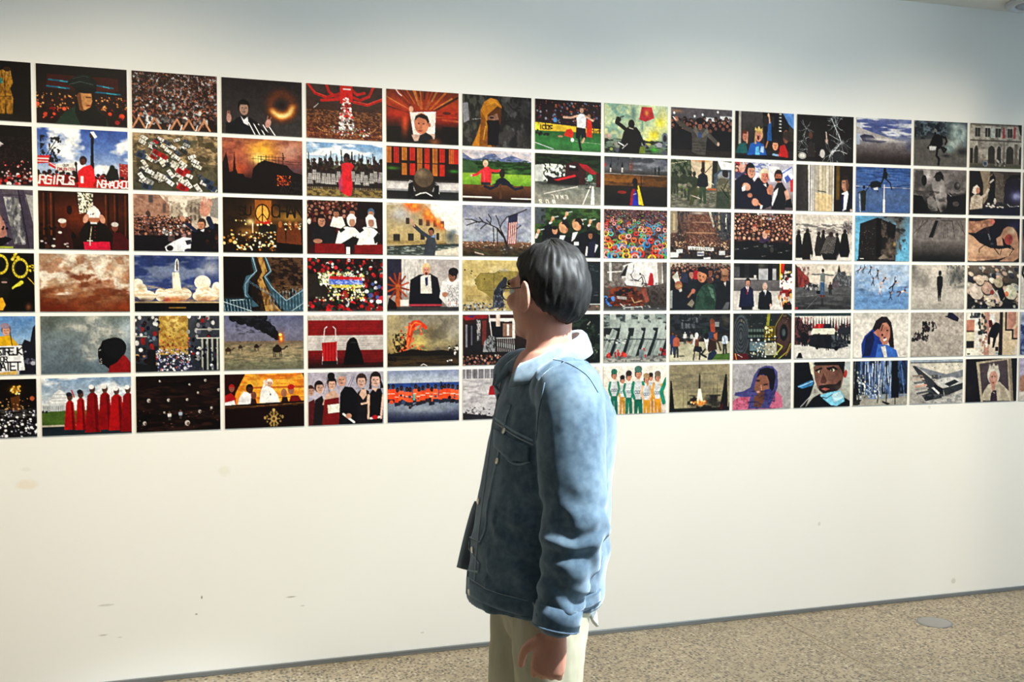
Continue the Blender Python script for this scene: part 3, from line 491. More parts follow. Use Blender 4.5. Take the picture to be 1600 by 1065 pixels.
@pic(4, 2, 'photo print of a woman in red dress among cheering girls in checked uniforms')
def _():
    B('6a94c4', 'a8c0d8', 'dce0dc', '8a8070', '6a5a40'); N('fff', .8, 4, 3, 6, 0, 0, 100, 24, 1.8, .45); rg = random.Random(3)
    for i in range(40):
        x = rg.uniform(0, 100); y = rg.uniform(16, 36); L('2a1c1a', 1.8, x, 46, x+rg.uniform(-2, 2), y)
    C(0, 34, 100, 60, 3, 3.6, '333 444 222 554', '3a2420 4a2c24 2a1a18', 5); R(0, 50, 100, 82, '2a2628'); rg = random.Random(6)
    for i in range(16):
        x = 4+i*6.2+rg.uniform(-1, 1); y = rg.uniform(48, 60)
        if 44 < x < 58: continue
        P('b8b4b0', x-4, y+20, x-2.4, y, x+2.4, y, x+4, y+20); E(x, y-5, 2, 4.5, '2a1a18')
        for k in range(9): L('3a383c', .6, x-4, y+k*2.4, x+4, y+k*2.4)
        for k in (-2, 0, 2): L('3a383c', .5, x+k, y, x+k*1.4, y+20)
        L('2a1c18', 1.6, x-1, y+20, x-1, 90); L('2a1c18', 1.6, x+1.5, y+20, x+1.5, 90)
    R(0, 86, 100, 100, '8a7848'); N('4a3c24', .9, 20, 6, 7, 0, 82, 100, 100, 2, .45); L('2a1a18', 2.4, 46, 34, 45, 14); L('2a1a18', 2.4, 58, 34, 59, 16)
    P('c8202c', 45, 40, 50, 36, 58, 36, 62, 42, 58, 52, 60, 80, 58, 96, 54, 98, 46, 92, 42, 78, 46, 54); P('a83a5a', 41, 72, 46, 54, 47, 88, 43, 90); E(52, 26, 4, 8, '1a1214'); E(51.5, 31, 2.6, 5, '4a2c26')
@pic(4, 3, 'photo print of a dim red-seated cinema audience with two people in white')
def _():
    B('2a1414', '34181a', '1c0f10', '401012'); C(0, 2, 66, 34, 2.6, 4, '4a1418 201416 2a1c20 5a1a1c', 'a07060 8a5848 6a4034', 7); R(66, 0, 100, 34, '181012')
    P('1c1c22', 4, 84, 8, 52, 20, 44, 34, 52, 40, 84); H(18, 38, 6, 'a87862', '1a1214', .5); P('e6e2de', 30, 48, 34, 30, 46, 30, 50, 46, 44, 52); H(38, 24, 4.6, 'a07058', '241816'); H(59, 22, 4.4, 'a87860', '1c1416'); P('e8e4e0', 78, 48, 80, 30, 90, 32, 92, 50); H(84, 22, 4.6, 'a87860', '4a6078')
    for x, y in ((54, 40), (79, 40)): P('eeeae6', x-18, 84, x-13, 56, x-4, 48, x+8, 50, x+16, 60, x+12, 84); E(x+4, y-4, 6, 12, 'e4e0dc'); E(x+5, y, 4, 8, 'a87c68'); R(x-2, y-10, x+10, y-6, 'f4f0ec'); P('1a181c', x-10, 60, x-14, 54, x-7, 50, x-4, 54); P('1a181c', x+8, 68, x+15, 56, x+17, 72, x+10, 80)
    P('1c1a1e', 44, 80, 60, 66, 68, 70, 62, 92, 46, 90); P('7a1216', 10, 80, 48, 80, 50, 98, 10, 98); P('7a1216', 62, 82, 100, 80, 100, 98, 62, 98); E(14, 76, 6, 4, 'a87862'); R(51, 86, 56, 100, 'd8d4d0'); E(3, 40, 2.4, 5, 'c8c4c0')
@pic(4, 4, 'photo print of a flag-draped coffin with flowers among a crowd in red and black')
def _():
    B('241816', '2a1a1a'); D(380, 0, 0, 100, 100, 3, '1c1a18 c81c24 a81820 2a2a24 3a1c1c d83038 141414 48282c 205040 ddd', 4, .7, 1.5); N('0d0a0a', .6, 16, 14, 3, 0, 0, 100, 100, 2, .5)
    P('14121a', 0, 32, 22, 34, 24, 70, 0, 74); P('2a2630', 8, 58, 24, 56, 24, 66, 10, 68); D(260, 14, 26, 74, 80, 1.3, 'e8e4c8 f4f0e0 c8cc98 6a7a3c d8c870 3a4a24', 6, 1, 1.5); P('2a2420', 0, 30, 16, 30, 20, 46, 28, 60, 26, 74, 0, 72); D(60, 14, 30, 34, 50, 1.3, 'e8e4c8 f4f0e0 c8cc98 556a2c', 7, 1)
    P('c02028', 29, 34, 71, 36, 72, 42, 28, 40); P('4a64c0', 28, 40, 72, 42, 72, 50, 29, 50); N('b8c4f0', .8, 14, 6, 5, 29, 40, 72, 50, 2, .5); P('d8c858', 29, 50, 72, 50, 70, 56, 33, 56); D(20, 36, 50, 68, 56, 1, 'eee a62 4a4', 4, 1)
    P('a83020', 46, 62, 50, 60, 54, 72, 50, 76); D(40, 0, 82, 100, 99, 3.4, '1c1c18 c01c24 8a1418 2a2a26 303038', 9); D(14, 76, 44, 100, 84, 3, 'd8d4d0 4a5a9a c8242c eee', 5)
@pic(4, 5, 'photo print of a black-veiled figure and red shopping trolley before red and white stripes')
def _():
    B('c8c0bc'); R(0, 10, 100, 38, '8a1418'); R(0, 66, 100, 90, '7c1216'); R(0, 90, 100, 100, '2a1614')
    for i in range(32): R(0, i*3, 100, i*3+.8, '5a0c10' if (10 < i*3 < 37 or i*3 > 65) else '8a8482', .7)
    S(10, 90, 90, 12, '30100f', .7)
    L('ccc', 1.6, 19, 92, 20, 54, 22, 26, 25, 22); L('ccc', 1.6, 38, 92, 37, 54, 36, 26, 33, 22); P('b0181c', 18, 52, 38, 50, 37, 88, 20, 88)
    for x in (23, 27, 31, 35): L('7a0e14', 1.4, x, 52, x, 87)
    R(19, 86, 38, 94, '201416'); P('0a090a', 46, 94, 49, 70, 51, 52, 55, 44, 60, 42, 64, 46, 67, 60, 71, 74, 74, 94); L('3a3434', 1, 56, 52, 63, 52)
@pic(4, 6, 'photo print of three women and a grey-haired man posing with scrolls in evening wear')
def _():
    B('a8a4b4', 'a09cac', '8a8694'); S(20, 30, 30, 30, 'c8b8c4', .6)
    for x0, x1 in ((20, 26), (52, 60), (48, 58), (28, 24)): L('4a4450', .8, x0, 40, x1, 10)
    P('5a1a20', 0, 100, 0, 56, 8, 50, 12, 100); H(3, 34, 5, 'b08878', '4a2a24', .4); P('201a1e', 6, 100, 9, 52, 18, 44, 22, 60, 20, 100); H(14, 28, 6, 'c09884', '241a1c', .6)
    P('c8a08c', 18, 62, 24, 40, 34, 34, 40, 44, 40, 62); P('7a1418', 21, 52, 40, 48, 42, 100, 18, 100); H(31, 22, 6, 'd0a490', '181216', .1); E(30, 8, 5, 7, '181216'); P('f0ecdc', 25, 62, 41, 60, 41, 76, 26, 78)
    P('121016', 40, 100, 42, 40, 48, 28, 58, 30, 66, 44, 68, 100); H(44, 14, 7, 'c89480', '9a98a0', 0); L('f0ece8', 4, 46, 80, 60, 96); E(53, 84, 4, 5, 'b88470')
    P('1a161c', 64, 100, 65, 40, 72, 32, 80, 38, 80, 100); P('d0a894', 67, 44, 70, 34, 76, 34, 77, 46, 72, 54); H(70, 18, 7, 'd4a898', '3a2820', 0); L('d0a894', 3.6, 79, 46, 78, 60, 70, 62)
    P('121016', 78, 100, 80, 44, 86, 34, 96, 34, 99, 48, 98, 100); P('d4ac98', 83, 32, 92, 32, 89, 40); H(89, 16, 7.4, 'd4a898', '241a1c', 0); P('241a1c', 80, 34, 82, 12, 84, 34); P('241a1c', 95, 12, 100, 32, 95, 34); L('d4ac98', 4, 80, 46, 79, 90); L('d4ac98', 4, 99, 46, 96, 90); L('eee', 4, 82, 90, 94, 88); E(88, 88, 4, 4, 'b81820')
@pic(5, 1, 'photo print of a framed portrait held up against a blurred red and orange scene')
def _():
    B('6a2c14', 'a83c14', '8a2410', '1c1210', '121010'); rg = random.Random(5)
    for i in range(40):
        k = rg.uniform(-3, 0.1); r0 = rg.uniform(20, 40); r1 = rg.uniform(60, 90)
        L(rg.choice(['d88030', 'c04818', '3a1c14', 'e0a050', '7a2c14', '2a1814']), rg.uniform(1, 4), 50+r0*math.cos(k)/ASP, 50+r0*math.sin(k), 50+r1*math.cos(k)/ASP, 50+r1*math.sin(k), a=.6)
    S(25, 62, 6, 28, 'e05820', .8); S(14, 44, 18, 12, 'b83014', .8); S(85, 46, 20, 16, 'b02c14', .9); E(34, 36, 3, 6, 'e8a888'); L('fff', 1.4, 13, 0, 17, 8, 21, 12); E(83, 40, 6, 3, '5a2410'); R(0, 70, 20, 100, '14100f'); R(76, 66, 100, 100, '14100f', .9); L('b86030', 5, 48, 34, 44, 20); L('a85428', 5, 54, 34, 58, 22); S(66, 95, 10, 8, '9a5a34', .9)
    P('f0e4dc', 32, 42, 68, 38, 66, 90, 38, 96); P('c0a090', 34, 84, 66, 80, 66, 90, 38, 96); P('24242e', 43, 96, 46, 84, 54, 78, 62, 84, 64, 90); E(48, 62, 10, 20, 'c87c5c'); P('1c1416', 38, 58, 40, 48, 48, 43, 56, 47, 59, 58, 57, 62, 54, 54, 44, 50); E(44, 62, 1.4, 1.2, '4a2018'); E(51, 62, 1.4, 1.2, '4a2018'); E(46, 76, 3, 1.4, 'a83c34'); E(59, 64, 1.6, 4, 'b06848')
@pic(5, 2, 'photo print of a bald head from behind before blurred red and orange displays')
def _():
    B('1c1210', '201412', '161414', '2a2c2e'); rg = random.Random(2)
    for x, c in ((0, 'e08030'), (10, 'd82818'), (21, 'd88028'), (32, 'e02818'), (42, 'c87830'), (52, 'e03018'), (63, 'd87c28'), (73, 'e02c18'), (86, 'e06828'), (93, 'e02818')):
        h = 26+rg.uniform(0, 6)
        for k in range(3): R(x+k*2.4, 2, x+k*2.4+2.1, h, c, .85)
        if x > 18 and x < 80: R(x, 32, x+7, 54, c, .8)
    S(8, 42, 12, 4, '4a8a28', .9); S(93, 44, 8, 4, '3a9a30', .9); R(0, 62, 100, 66, '2a2422'); R(0, 66, 100, 80, 'c8c4c4'); R(0, 80, 100, 84, '8a8a8e'); S(50, 66, 60, 4, '4a4446', .6)
    P('141618', 28, 100, 30, 70, 36, 66, 38, 92); P('141618', 73, 100, 72, 72, 66, 66, 64, 92); L('ccc', 1, 28, 72, 32, 64, 36, 66); L('ccc', .8, 66, 70, 73, 72, 72, 88); E(51, 66, 15, 26, '2c241e'); E(51, 58, 13, 18, '5a4c3c'); S(48, 50, 8, 9, '8a7860', .8); P('0d0d10', 34, 100, 40, 92, 51, 86, 62, 92, 70, 100); L('f0f0ec', 2, 40, 92, 46, 88, 54, 86, 62, 92)
@pic(5, 3, 'photo print of a man pointing at a burning yellow building beside a canal')
def _():
    B('c8bca8', 'd0c4ac', 'b8a888', '6a7070'); P('b09c70', 0, 6, 50, 0, 82, 40, 82, 78, 0, 84); P('f0ece4', 60, 0, 100, 0, 100, 60, 82, 50, 60, 16); S(20, 22, 22, 22, 'a8a8ac', .9); S(80, 6, 20, 12, 'fff', .8)
    for x, w, y, h in ((9, 9, 60, 14), (29, 8, 58, 14), (46, 6, 56, 14), (68, 4, 56, 14)): R(x, y, x+w, y+h, '34302c')
    for x in (26, 44, 54, 64, 74): R(x, 26+x*.1, x+5, 38+x*.1, '4a3c38')
    for x, y, a, b in ((38, 8, 12, 12), (56, 22, 8, 16), (70, 36, 6, 12), (30, 2, 8, 8), (62, 28, 5, 10), (76, 44, 4, 8)): S(x, y, a, b, 'e85818', .9); S(x, y-2, a*.5, b*.5, 'ffb040', .9)
    S(88, 62, 8, 16, '4a5458', .9); S(93, 54, 5, 8, '5a646a', .8); P('3a4440', 0, 84, 60, 78, 100, 76, 100, 100, 0, 100); N('b8c0bc', .7, 14, 12, 5, 0, 82, 100, 100, 1.8, .5); P('d0c8b8', 64, 92, 100, 82, 100, 100, 60, 100); L('3a2a20', 1.5, 0, 84, 82, 76); R(0, 72, 82, 78, '8a7444', .6)
    P('3c424c', 50, 100, 54, 70, 58, 60, 66, 62, 68, 76, 66, 100); L('3a404a', 7, 57, 64, 48, 56, 38, 44); L('c09080', 3, 38, 44, 33, 34); E(34, 34, 2, 4, 'c89884'); H(61, 54, 4, '8a5c4c', '1c1614', -.4); P('7a8cb0', 60, 64, 67, 58, 68, 66)
@pic(5, 4, 'photo print of a fair-haired suited man cross-legged beside a wooden spinning wheel')
def _():
    B('a8a0a0', 'b4acaa', 'a8a09c', '6a6460'); R(0, 0, 20, 70, '2a2a3c'); R(20, 0, 54, 66, 'ccc8c4'); N('8a8684', .5, 20, 2, 3, 20, 0, 54, 66, 1.5, .5); R(0, 92, 100, 100, '3c3a3c')
    for k in range(12): L('b04c20' if k % 2 else '8a3414', 3.4, 15, 54, 15+15*math.cos(k*.5236+.2), 54+27*math.sin(k*.5236+.2))
    E(15, 54, 3, 6, 'c86830'); P('a85424', 11, 92, 13, 54, 17, 54, 18, 92); P('1c1418', 0, 96, 3, 74, 12, 84, 14, 96)
    P('14141e', 30, 84, 32, 40, 44, 30, 60, 28, 70, 36, 74, 64, 76, 84); P('12121c', 28, 88, 36, 70, 60, 66, 76, 80, 74, 92, 34, 92); P('d8d4cc', 46, 34, 52, 30, 60, 30, 62, 66, 46, 66); P('e4ddd0', 46, 36, 50, 30, 52, 60, 46, 62); P('202a5a', 52, 36, 56, 34, 56, 50, 53, 52); H(54, 20, 6, 'c88c78', 'd0b888', 0); E(54, 28, 2, 3, '6a2824')
    P('d8d4d4', 72, 74, 76, 44, 84, 34, 92, 40, 100, 36, 100, 92, 84, 92); N('6a6870', .7, 20, 20, 7, 84, 50, 100, 92, 2, .5); H(91, 32, 6, '8a5c48', '1a1618', -.6); E(92, 24, 7, 8, '1c181a'); E(80, 68, 4, 5, 'a8765c'); R(28, 86, 76, 90, 'a83848'); R(18, 78, 30, 90, 'd4ccc8'); D(6, 74, 84, 98, 92, 2, 'eee c98 a87', 4, 1, .8)
@pic(5, 5, 'photo print of a curling orange tornado of flame rising from burning fields')
def _():
    B('8a8478', '98907c', 'a09470', '6a5c40', y1=80); S(8, 10, 20, 30, 'b0a074', .8); S(20, 60, 22, 30, 'c0a058', .8); S(45, 55, 12, 26, 'd8c068', .8); S(60, 34, 14, 18, '6a5a3c', .8); N('5a5448', .6, 4, 4, 5, 30, 0, 100, 66, 1.6, .5); S(92, 30, 14, 30, '9a9488', .8)
    for q in ((20, 70, 26, 64, 30, 40, 31, 24, 36, 15, 43, 14, 49, 20, 53, 25), (24, 66, 29, 56, 33, 36, 36, 22, 42, 18)): L('d83c1c', 7, *q, a=.95)
    L('ff7838', 2.6, 22, 68, 28, 58, 31, 38, 33, 22, 39, 15, 46, 18); D(40, 18, 14, 48, 72, 1.3, 'e84820 ff8040 c02c14', 4, 1, 1.8); N('1c1814', 1, 9, 9, 6, 8, 36, 26, 72, 2.5, .5)
    P('1a1612', 0, 76, 16, 72, 34, 66, 56, 70, 76, 68, 90, 72, 100, 66, 100, 100, 0, 100); B('2c241a', '463620', '382c1c', y0=80); N('181410', .7, 8, 12, 8, 0, 78, 100, 100, 1.8, .5); S(70, 66, 5, 4, '5a5450'); D(16, 86, 62, 98, 78, 1.8, '1a1614 d8d0c8 2a2420', 3, 1, 1.8); L('fff', 1, 46, 98, 50, 95, 55, 99); D(5, 82, 88, 90, 94, .9, 'fff', 4, 1); D(12, 0, 74, 12, 88, 2, '161210 241c16', 5)
@pic(5, 6, 'photo print of people in orange life vests crowded along a grey dinghy')
def _():
    B('7a86a8', 'a0aac0', 'b4bcc8', y1=26); R(0, 25, 100, 34, '2a4a8a'); B('4a5a84', '5a6684', '7a8498', '3c4460', '1c2240', y0=33); S(50, 76, 60, 12, 'a0a8b4', .8); rg = random.Random(4)
    for i in range(17):
        x = 2+i*6+rg.uniform(-1.5, 1.5); y = rg.uniform(30, 38); c = rg.choice(['e8481c', 'd83c1c', 'f06030', 'e85020'])
        P('2a2c3c', x-4, y+32, x-4, y+16, x+4, y+16, x+4, y+30); P(c, x-4, y+24, x-3.6, y+6, x, y+4, x+3.6, y+6, x+4, y+24); R(x-3.4, y+13, x+3.4, y+14.5, 'f8c8b0'); E(x, y, 2.2, 5, '1c1416'); E(x, y+1, 1.5, 3.4, '4a2c24')
    D(20, 4, 48, 96, 62, 2.4, '2a3448 384a68 1c1c28 e85020 243050', 5); L('3a2c2c', 3, 30, 72, 44, 62, 60, 60); E(31, 72, 2, 3, '3a2420'); L('1c1416', 2, 77, 34, 74, 24); R(35, 46, 38, 58, '4ab0a0')
@pic(6, 1, 'photo print of a woman in ochre headscarf beside a dark grey draped figure')
def _():
    B('2a2826', '343230', '2c2a2a'); N('5a5c50', .7, 8, 8, 4, 0, 0, 34, 100, 1.8, .5); P('8a8890', 0, 18, 8, 16, 10, 50, 2, 56); P('3c3a3a', 52, 0, 100, 0, 100, 100, 46, 100); N('5c5a5a', .8, 6, 5, 7, 54, 0, 100, 100, 1.6, .5); N('1c1a1c', .8, 5, 6, 9, 54, 0, 100, 100, 1.8, .5); L('1a181a', 2, 56, 50, 72, 46, 82, 48); L('242224', 1.6, 64, 12, 72, 24, 84, 22); S(96, 60, 10, 50, '1c1a1c', .7)
    P('b87818', 13, 100, 20, 80, 26, 54, 26, 30, 31, 14, 40, 5, 50, 8, 56, 20, 55, 46, 51, 62, 50, 100); P('8a5410', 26, 54, 27, 32, 33, 44, 34, 66, 42, 84, 36, 100, 24, 100); P('5a3410', 36, 38, 50, 20, 56, 24, 55, 52, 50, 60, 50, 100, 42, 100, 36, 60); L('d89830', 1.6, 34, 20, 46, 12, 52, 18); L('e0a840', 1.2, 30, 86, 33, 60); S(42, 14, 8, 6, 'd09028', .8)
    P('8a6450', 36, 42, 50, 34, 52, 46, 37, 50); R(36, 48, 52, 96, '17141a'); P('17141a', 34, 49, 52, 47, 54, 64, 48, 100, 42, 90); E(42, 43, 3, 2, '120e0e'); L('3a2418', 1.4, 38, 38, 46, 38); L('aaa', .9, 14, 48, 26, 46)
@pic(6, 2, 'photo print of a woman in coral jacket gesturing to a man on a meadow bench')
def _():
    B('c8bcc4', 'd8ccc8', y1=20); P('5a6890', 0, 6, 14, 18, 26, 16, 38, 6, 46, 6, 56, 16, 70, 8, 84, 14, 100, 20, 100, 40, 0, 40); N('a8acc0', .7, 9, 6, 4, 0, 4, 100, 26, 1.8, .55); B('2a4a24', '346028', '2c5422', y0=22, y1=48); N('14280f', .8, 12, 10, 6, 0, 18, 100, 48, 1.8, .45); P('3a5a34', 0, 22, 10, 20, 22, 30, 22, 46, 0, 46); B('8ab038', '7aa830', '6a9a2a', y0=46, y1=68); S(70, 40, 8, 6, '7aa048', .7)
    P('d83038', 26, 66, 27, 40, 32, 32, 38, 32, 42, 40, 41, 66); L('d83038', 5, 28, 40, 20, 48, 13, 50); L('d83038', 5, 40, 38, 48, 40, 54, 38); E(13, 50, 1.6, 2.6, 'd0a090'); E(55, 38, 1.6, 2.6, 'd0a090'); H(33, 26, 3.6, 'd0a08c', 'd8c4a0', 0); L('e86870', 1, 30, 40, 32, 62); R(27, 62, 40, 68, '2a2a38')
    P('181c2c', 46, 72, 48, 58, 54, 52, 60, 52, 68, 60, 72, 72); L('1a2034', 6, 50, 64, 40, 72, 32, 68); L('1a2034', 6, 66, 64, 76, 72, 86, 69); E(57, 44, 4, 9, '2a2220')
    B('6a4424', '4a2c18', '2c1a10', y0=68); L('1a2034', 5, 50, 68, 40, 74, 32, 70); L('1a2034', 5, 66, 66, 76, 74, 86, 70); R(53, 64, 56, 100, '5a3a20'); R(0, 90, 42, 92.5, 'e8dcd0'); R(70, 91, 100, 93, 'e8dcd0'); R(0, 94, 100, 100, '2a160f')
@pic(6, 3, 'photo print of a striped flag hanging from a broken bare tree over debris')
def _():
    B('8a8c9c', 'a0a2b0', 'a8acb8', '98a4b4', y1=74); N('6a708a', .5, 4, 5, 4, 0, 0, 100, 70, 1.5, .5); B('7a5c44', '5c4430', '4a3c28', '3a3420', y0=72); D(150, 0, 68, 100, 82, 1.3, '8a5a44 b89880 4a3028 c8b8a8 3a2820 9a6a54', 5, .7, .8); N('2a2418', .7, 12, 8, 6, 0, 80, 100, 100, 1.8, .5); L('b0a090', 2.4, 18, 92, 30, 96); L('4a5030', 2, 16, 86, 40, 96)
    P('8a2c30', 66, 22, 80, 14, 77, 76, 64, 74)
    for i in range(4): P('d0b8b4', 67.5+i*3, 32, 69+i*3, 32, 67.5+i*2.8, 74, 65.8+i*2.8, 74)
    P('2a2c48', 66, 22, 80, 14, 79, 30, 66, 34)
    for q in ((64, 82, 58, 56, 50, 44, 40, 38, 28, 32, 18, 34, 6, 40), (64, 78, 60, 60, 54, 44, 56, 36, 64, 22, 80, 14, 93, 6), (54, 42, 51, 28, 48, 20), (40, 38, 41, 26, 37, 18), (30, 33, 24, 24), (34, 36, 26, 46), (44, 40, 45, 66, 44, 76), (50, 46, 50, 76), (24, 34, 12, 28, 4, 28), (40, 36, 34, 28)): L('241c1c', 2, *q)
    L('2a2020', 4, 66, 86, 60, 62, 50, 46); L('2a2020', 2, 79, 44, 84, 38); S(64, 84, 10, 8, '3a3434', .9); D(12, 56, 80, 74, 94, 1.6, 'aaa 665 332', 4, 1, .7)
@pic(6, 4, 'photo print of a crouching person at a pitted ochre plaster wall')
def _():
    B('c0ac74', 'bca870', 'b49e66', 'a89868'); N('d8c89a', .6, 4, 4, 5, 0, 0, 60, 90, 1.5, .5); P('8a7c40', 17, 40, 26, 26, 46, 26, 56, 20, 80, 22, 84, 60, 60, 62, 44, 80, 34, 66, 22, 58); L('6a5a34', 1.2, 17, 40, 26, 26, 46, 26, 54, 20); L('5a4c2c', 1, 45, 28, 45, 58); L('5a4c2c', 1, 26, 60, 60, 60); D(12, 2, 16, 60, 56, 1, '6a5a3a 4a4028', 4, 1); N('8a7a50', .7, 8, 6, 8, 6, 70, 40, 84, 2, .5)
    D(80, 0, 84, 62, 99, 1.8, '8a8c94 5a5c68 b8b8b8 3a3c44 6a6048', 6); P('2a2e3c', 43, 94, 45, 62, 52, 46, 58, 38, 64, 40, 63, 54, 58, 66, 60, 94); N('7a808c', .7, 8, 10, 7, 44, 56, 60, 92, 2.2, .55); E(61, 40, 3.4, 7, '262a38'); S(60, 20, 8, 4, 'a8a8a8', .7)
@pic(6, 5, 'photo print of banners and railings on a crowded townhouse front, left of the collar')
def _():
    B('3a1c1c', '2c1a1a', '241818', '14121a'); P('8a1a24', 0, 3, 36, 0, 36, 8, 4, 12); P('2a2a6a', 6, 4, 18, 2, 14, 7); R(8, 18, 26, 86, '1c1a20'); P('a8a4a4', 20, 10, 26, 12, 25, 50, 21, 52); N('2a2a30', .8, 8, 16, 4, 18, 8, 28, 54, 2, .5); R(4, 20, 7, 64, '7a7a84'); R(12, 22, 14, 60, '5a5a64'); R(28, 12, 34, 60, '6a2c28')
    P('cfc8c4', 38, 8, 76, 8, 76, 14, 38, 16); R(40, 14, 60, 50, '101016'); R(48, 0, 54, 24, 'd0b8ac'); R(58, 18, 72, 44, '8a6a5c'); R(64, 20, 67, 42, 'e4ded8'); R(72, 14, 76, 46, 'd8d4d0'); L('d4d0d0', 1.8, 38, 0, 42, 44); P('8a8c90', 29, 74, 31, 54, 38, 42, 46, 44, 48, 74); N('1c1c20', .8, 10, 10, 6, 34, 44, 48, 74, 2, .5)
    for x in range(50, 76, 3): L('c4c4c8', 1, x, 48, x+1, 76)
    R(48, 46, 76, 48, 'ccc'); R(26, 74, 80, 77, '1a1a1e'); C(0, 82, 100, 98, 2.6, 3, '111 1a1a22 223 0d0d12', '7a5044 a07060 5a3a30', 4); P('c8a020', 51, 94, 54, 88, 57, 94, 56, 100, 51, 100); D(12, 6, 80, 78, 96, 1.6, 'b88878 ccc 987', 7)
@pic(6, 6, 'photo print of a person in red on a snowy field by bare birches')
def _():
    B('8a8890', '9a98a0', y1=22)
    for i in range(46):
        x = i*2.2; L(['2a282e', '4a484e', 'c8c8cc', '3a383e'][i % 4], 1.2, x, 0, x, 20+i % 3)
    B('c0bcc0', 'ccc8cc', 'c0bcc2', 'a8a4ac', y0=20); N('8a868c', .5, 6, 14, 5, 0, 22, 100, 80, 1.6, .5); D(80, 4, 76, 40, 96, 1.5, '4a464c 2a282e 8a868c ccc', 6, .8, .8); P('2a2830', 0, 86, 20, 90, 50, 96, 50, 100, 0, 100)
    P('a01820', 37, 52, 39, 36, 46, 30, 56, 30, 58, 52); E(51, 22, 4, 7, '2a1c1e')
@pic(7, 1, 'photo print of a footballer in white and black with outspread arms on green pitch')
def _():
    B('1c1214', '2a1618', '241a20', y1=50); D(170, 0, 4, 100, 50, 1.4, '4a2024 2a1c24 6a3030 8a8a98 1c1418 3a2830 5a6a8a a85840', 4, .9); R(0, 46, 100, 50, '1a1c24'); P('e0b830', 0, 46, 100, 54, 100, 66, 0, 62); T('didas', 1, 48, 11, '181408', 2, 1.12); T('dida', 84, 54, 10, '181408', 2, 1.1); P('d8d838', 0, 46, 8, 50, 6, 62, 0, 66)
    B('2c6430', '34743a', '3a7c40', '346c3a', y0=63); L('dde', 1.2, 0, 86, 28, 98); L('9ab89a', .8, 60, 80, 100, 84); D(10, 2, 62, 20, 70, 2, '222 3a3018 c8b830', 5); E(30, 40, 3, 5, '4a8ac8')
    P('d83018', 43, 70, 47, 58, 54, 56, 58, 64, 56, 74); E(38, 72, 4, 2, 'c89070'); E(56, 78, 2.6, 4, 'eee'); P('d83018', 77, 70, 78, 36, 84, 34, 86, 50, 86, 72); E(81, 30, 2.6, 5, 'a87860')
    P('f0f0f4', 63, 52, 62, 30, 68, 25, 74, 26, 77, 32, 76, 54); L('d8a890', 4, 63, 30, 54, 34, 43, 34); L('d8a890', 4, 76, 30, 84, 36, 91, 40); H(70, 17, 3.6, 'd0a088', '3a2a24', 0); P('14141e', 61, 74, 62, 52, 76, 54, 77, 74, 70, 74, 69, 66, 67, 76); L('1a1c26', 5, 66, 76, 68, 92); L('d0a088', 4, 74, 74, 71, 82); E(69, 96, 2, 3, '14141c'); E(92, 44, 5, 8, '14141c')
@pic(7, 2, 'photo print of a toppled red double-decker beside painted road lettering')
def _():
    B('1c3018', '24401c', '3a4a34', '6a7068'); N('0d180c', .9, 10, 10, 4, 0, 0, 100, 40, 1.8, .45); P('e4e6e0', 5, 24, 20, 20, 46, 22, 46, 52, 20, 56, 5, 50); N('1c2818', 1, 12, 10, 5, 10, 18, 46, 56, 2.5, .5); P('b8bcb8', 0, 24, 12, 22, 13, 58, 0, 60); R(0, 56, 100, 100, '7a7e78'); B('5c625c', '80827a', '8a887e', y0=58); N('a8a498', .4, 14, 10, 8, 0, 60, 100, 100, 1.5, .5)
    P('3a1418', 44, 56, 46, 20, 62, 14, 78, 20, 76, 60, 50, 62); P('14100f', 50, 24, 64, 20, 66, 34, 52, 34); P('c8ccd0', 52, 22, 62, 24, 60, 27, 52, 26); P('9a1c24', 66, 18, 78, 20, 92, 34, 98, 36, 98, 40, 84, 38, 70, 26); P('1c1416', 18, 60, 20, 44, 28, 48, 60, 40, 66, 46, 66, 60); P('c8242c', 28, 52, 60, 40, 62, 44, 34, 54); E(62, 56, 3, 6, '0d0d0f'); P('4a1418', 92, 36, 100, 34, 100, 64, 92, 64); E(83, 46, 4, 7, '7ab0a0'); D(12, 76, 46, 90, 60, 1.6, 'ccc 222 888', 4); S(40, 60, 40, 4, '202420', .9)
    L('e4e0d8', 1.4, 14, 80, 64, 64); L('e4e0d8', 2.4, 72, 100, 84, 62); P('e8e8e4', 84, 100, 86, 62, 89, 62, 90, 100); T('LANE', 26, 82, 7, 'e4dcd0', 1.6, 2.4, -.3, True); T('SUB', 8, 92, 8, 'ece4d8', 2, 3, -.3, True); R(76, 66, 84, 68, '222')
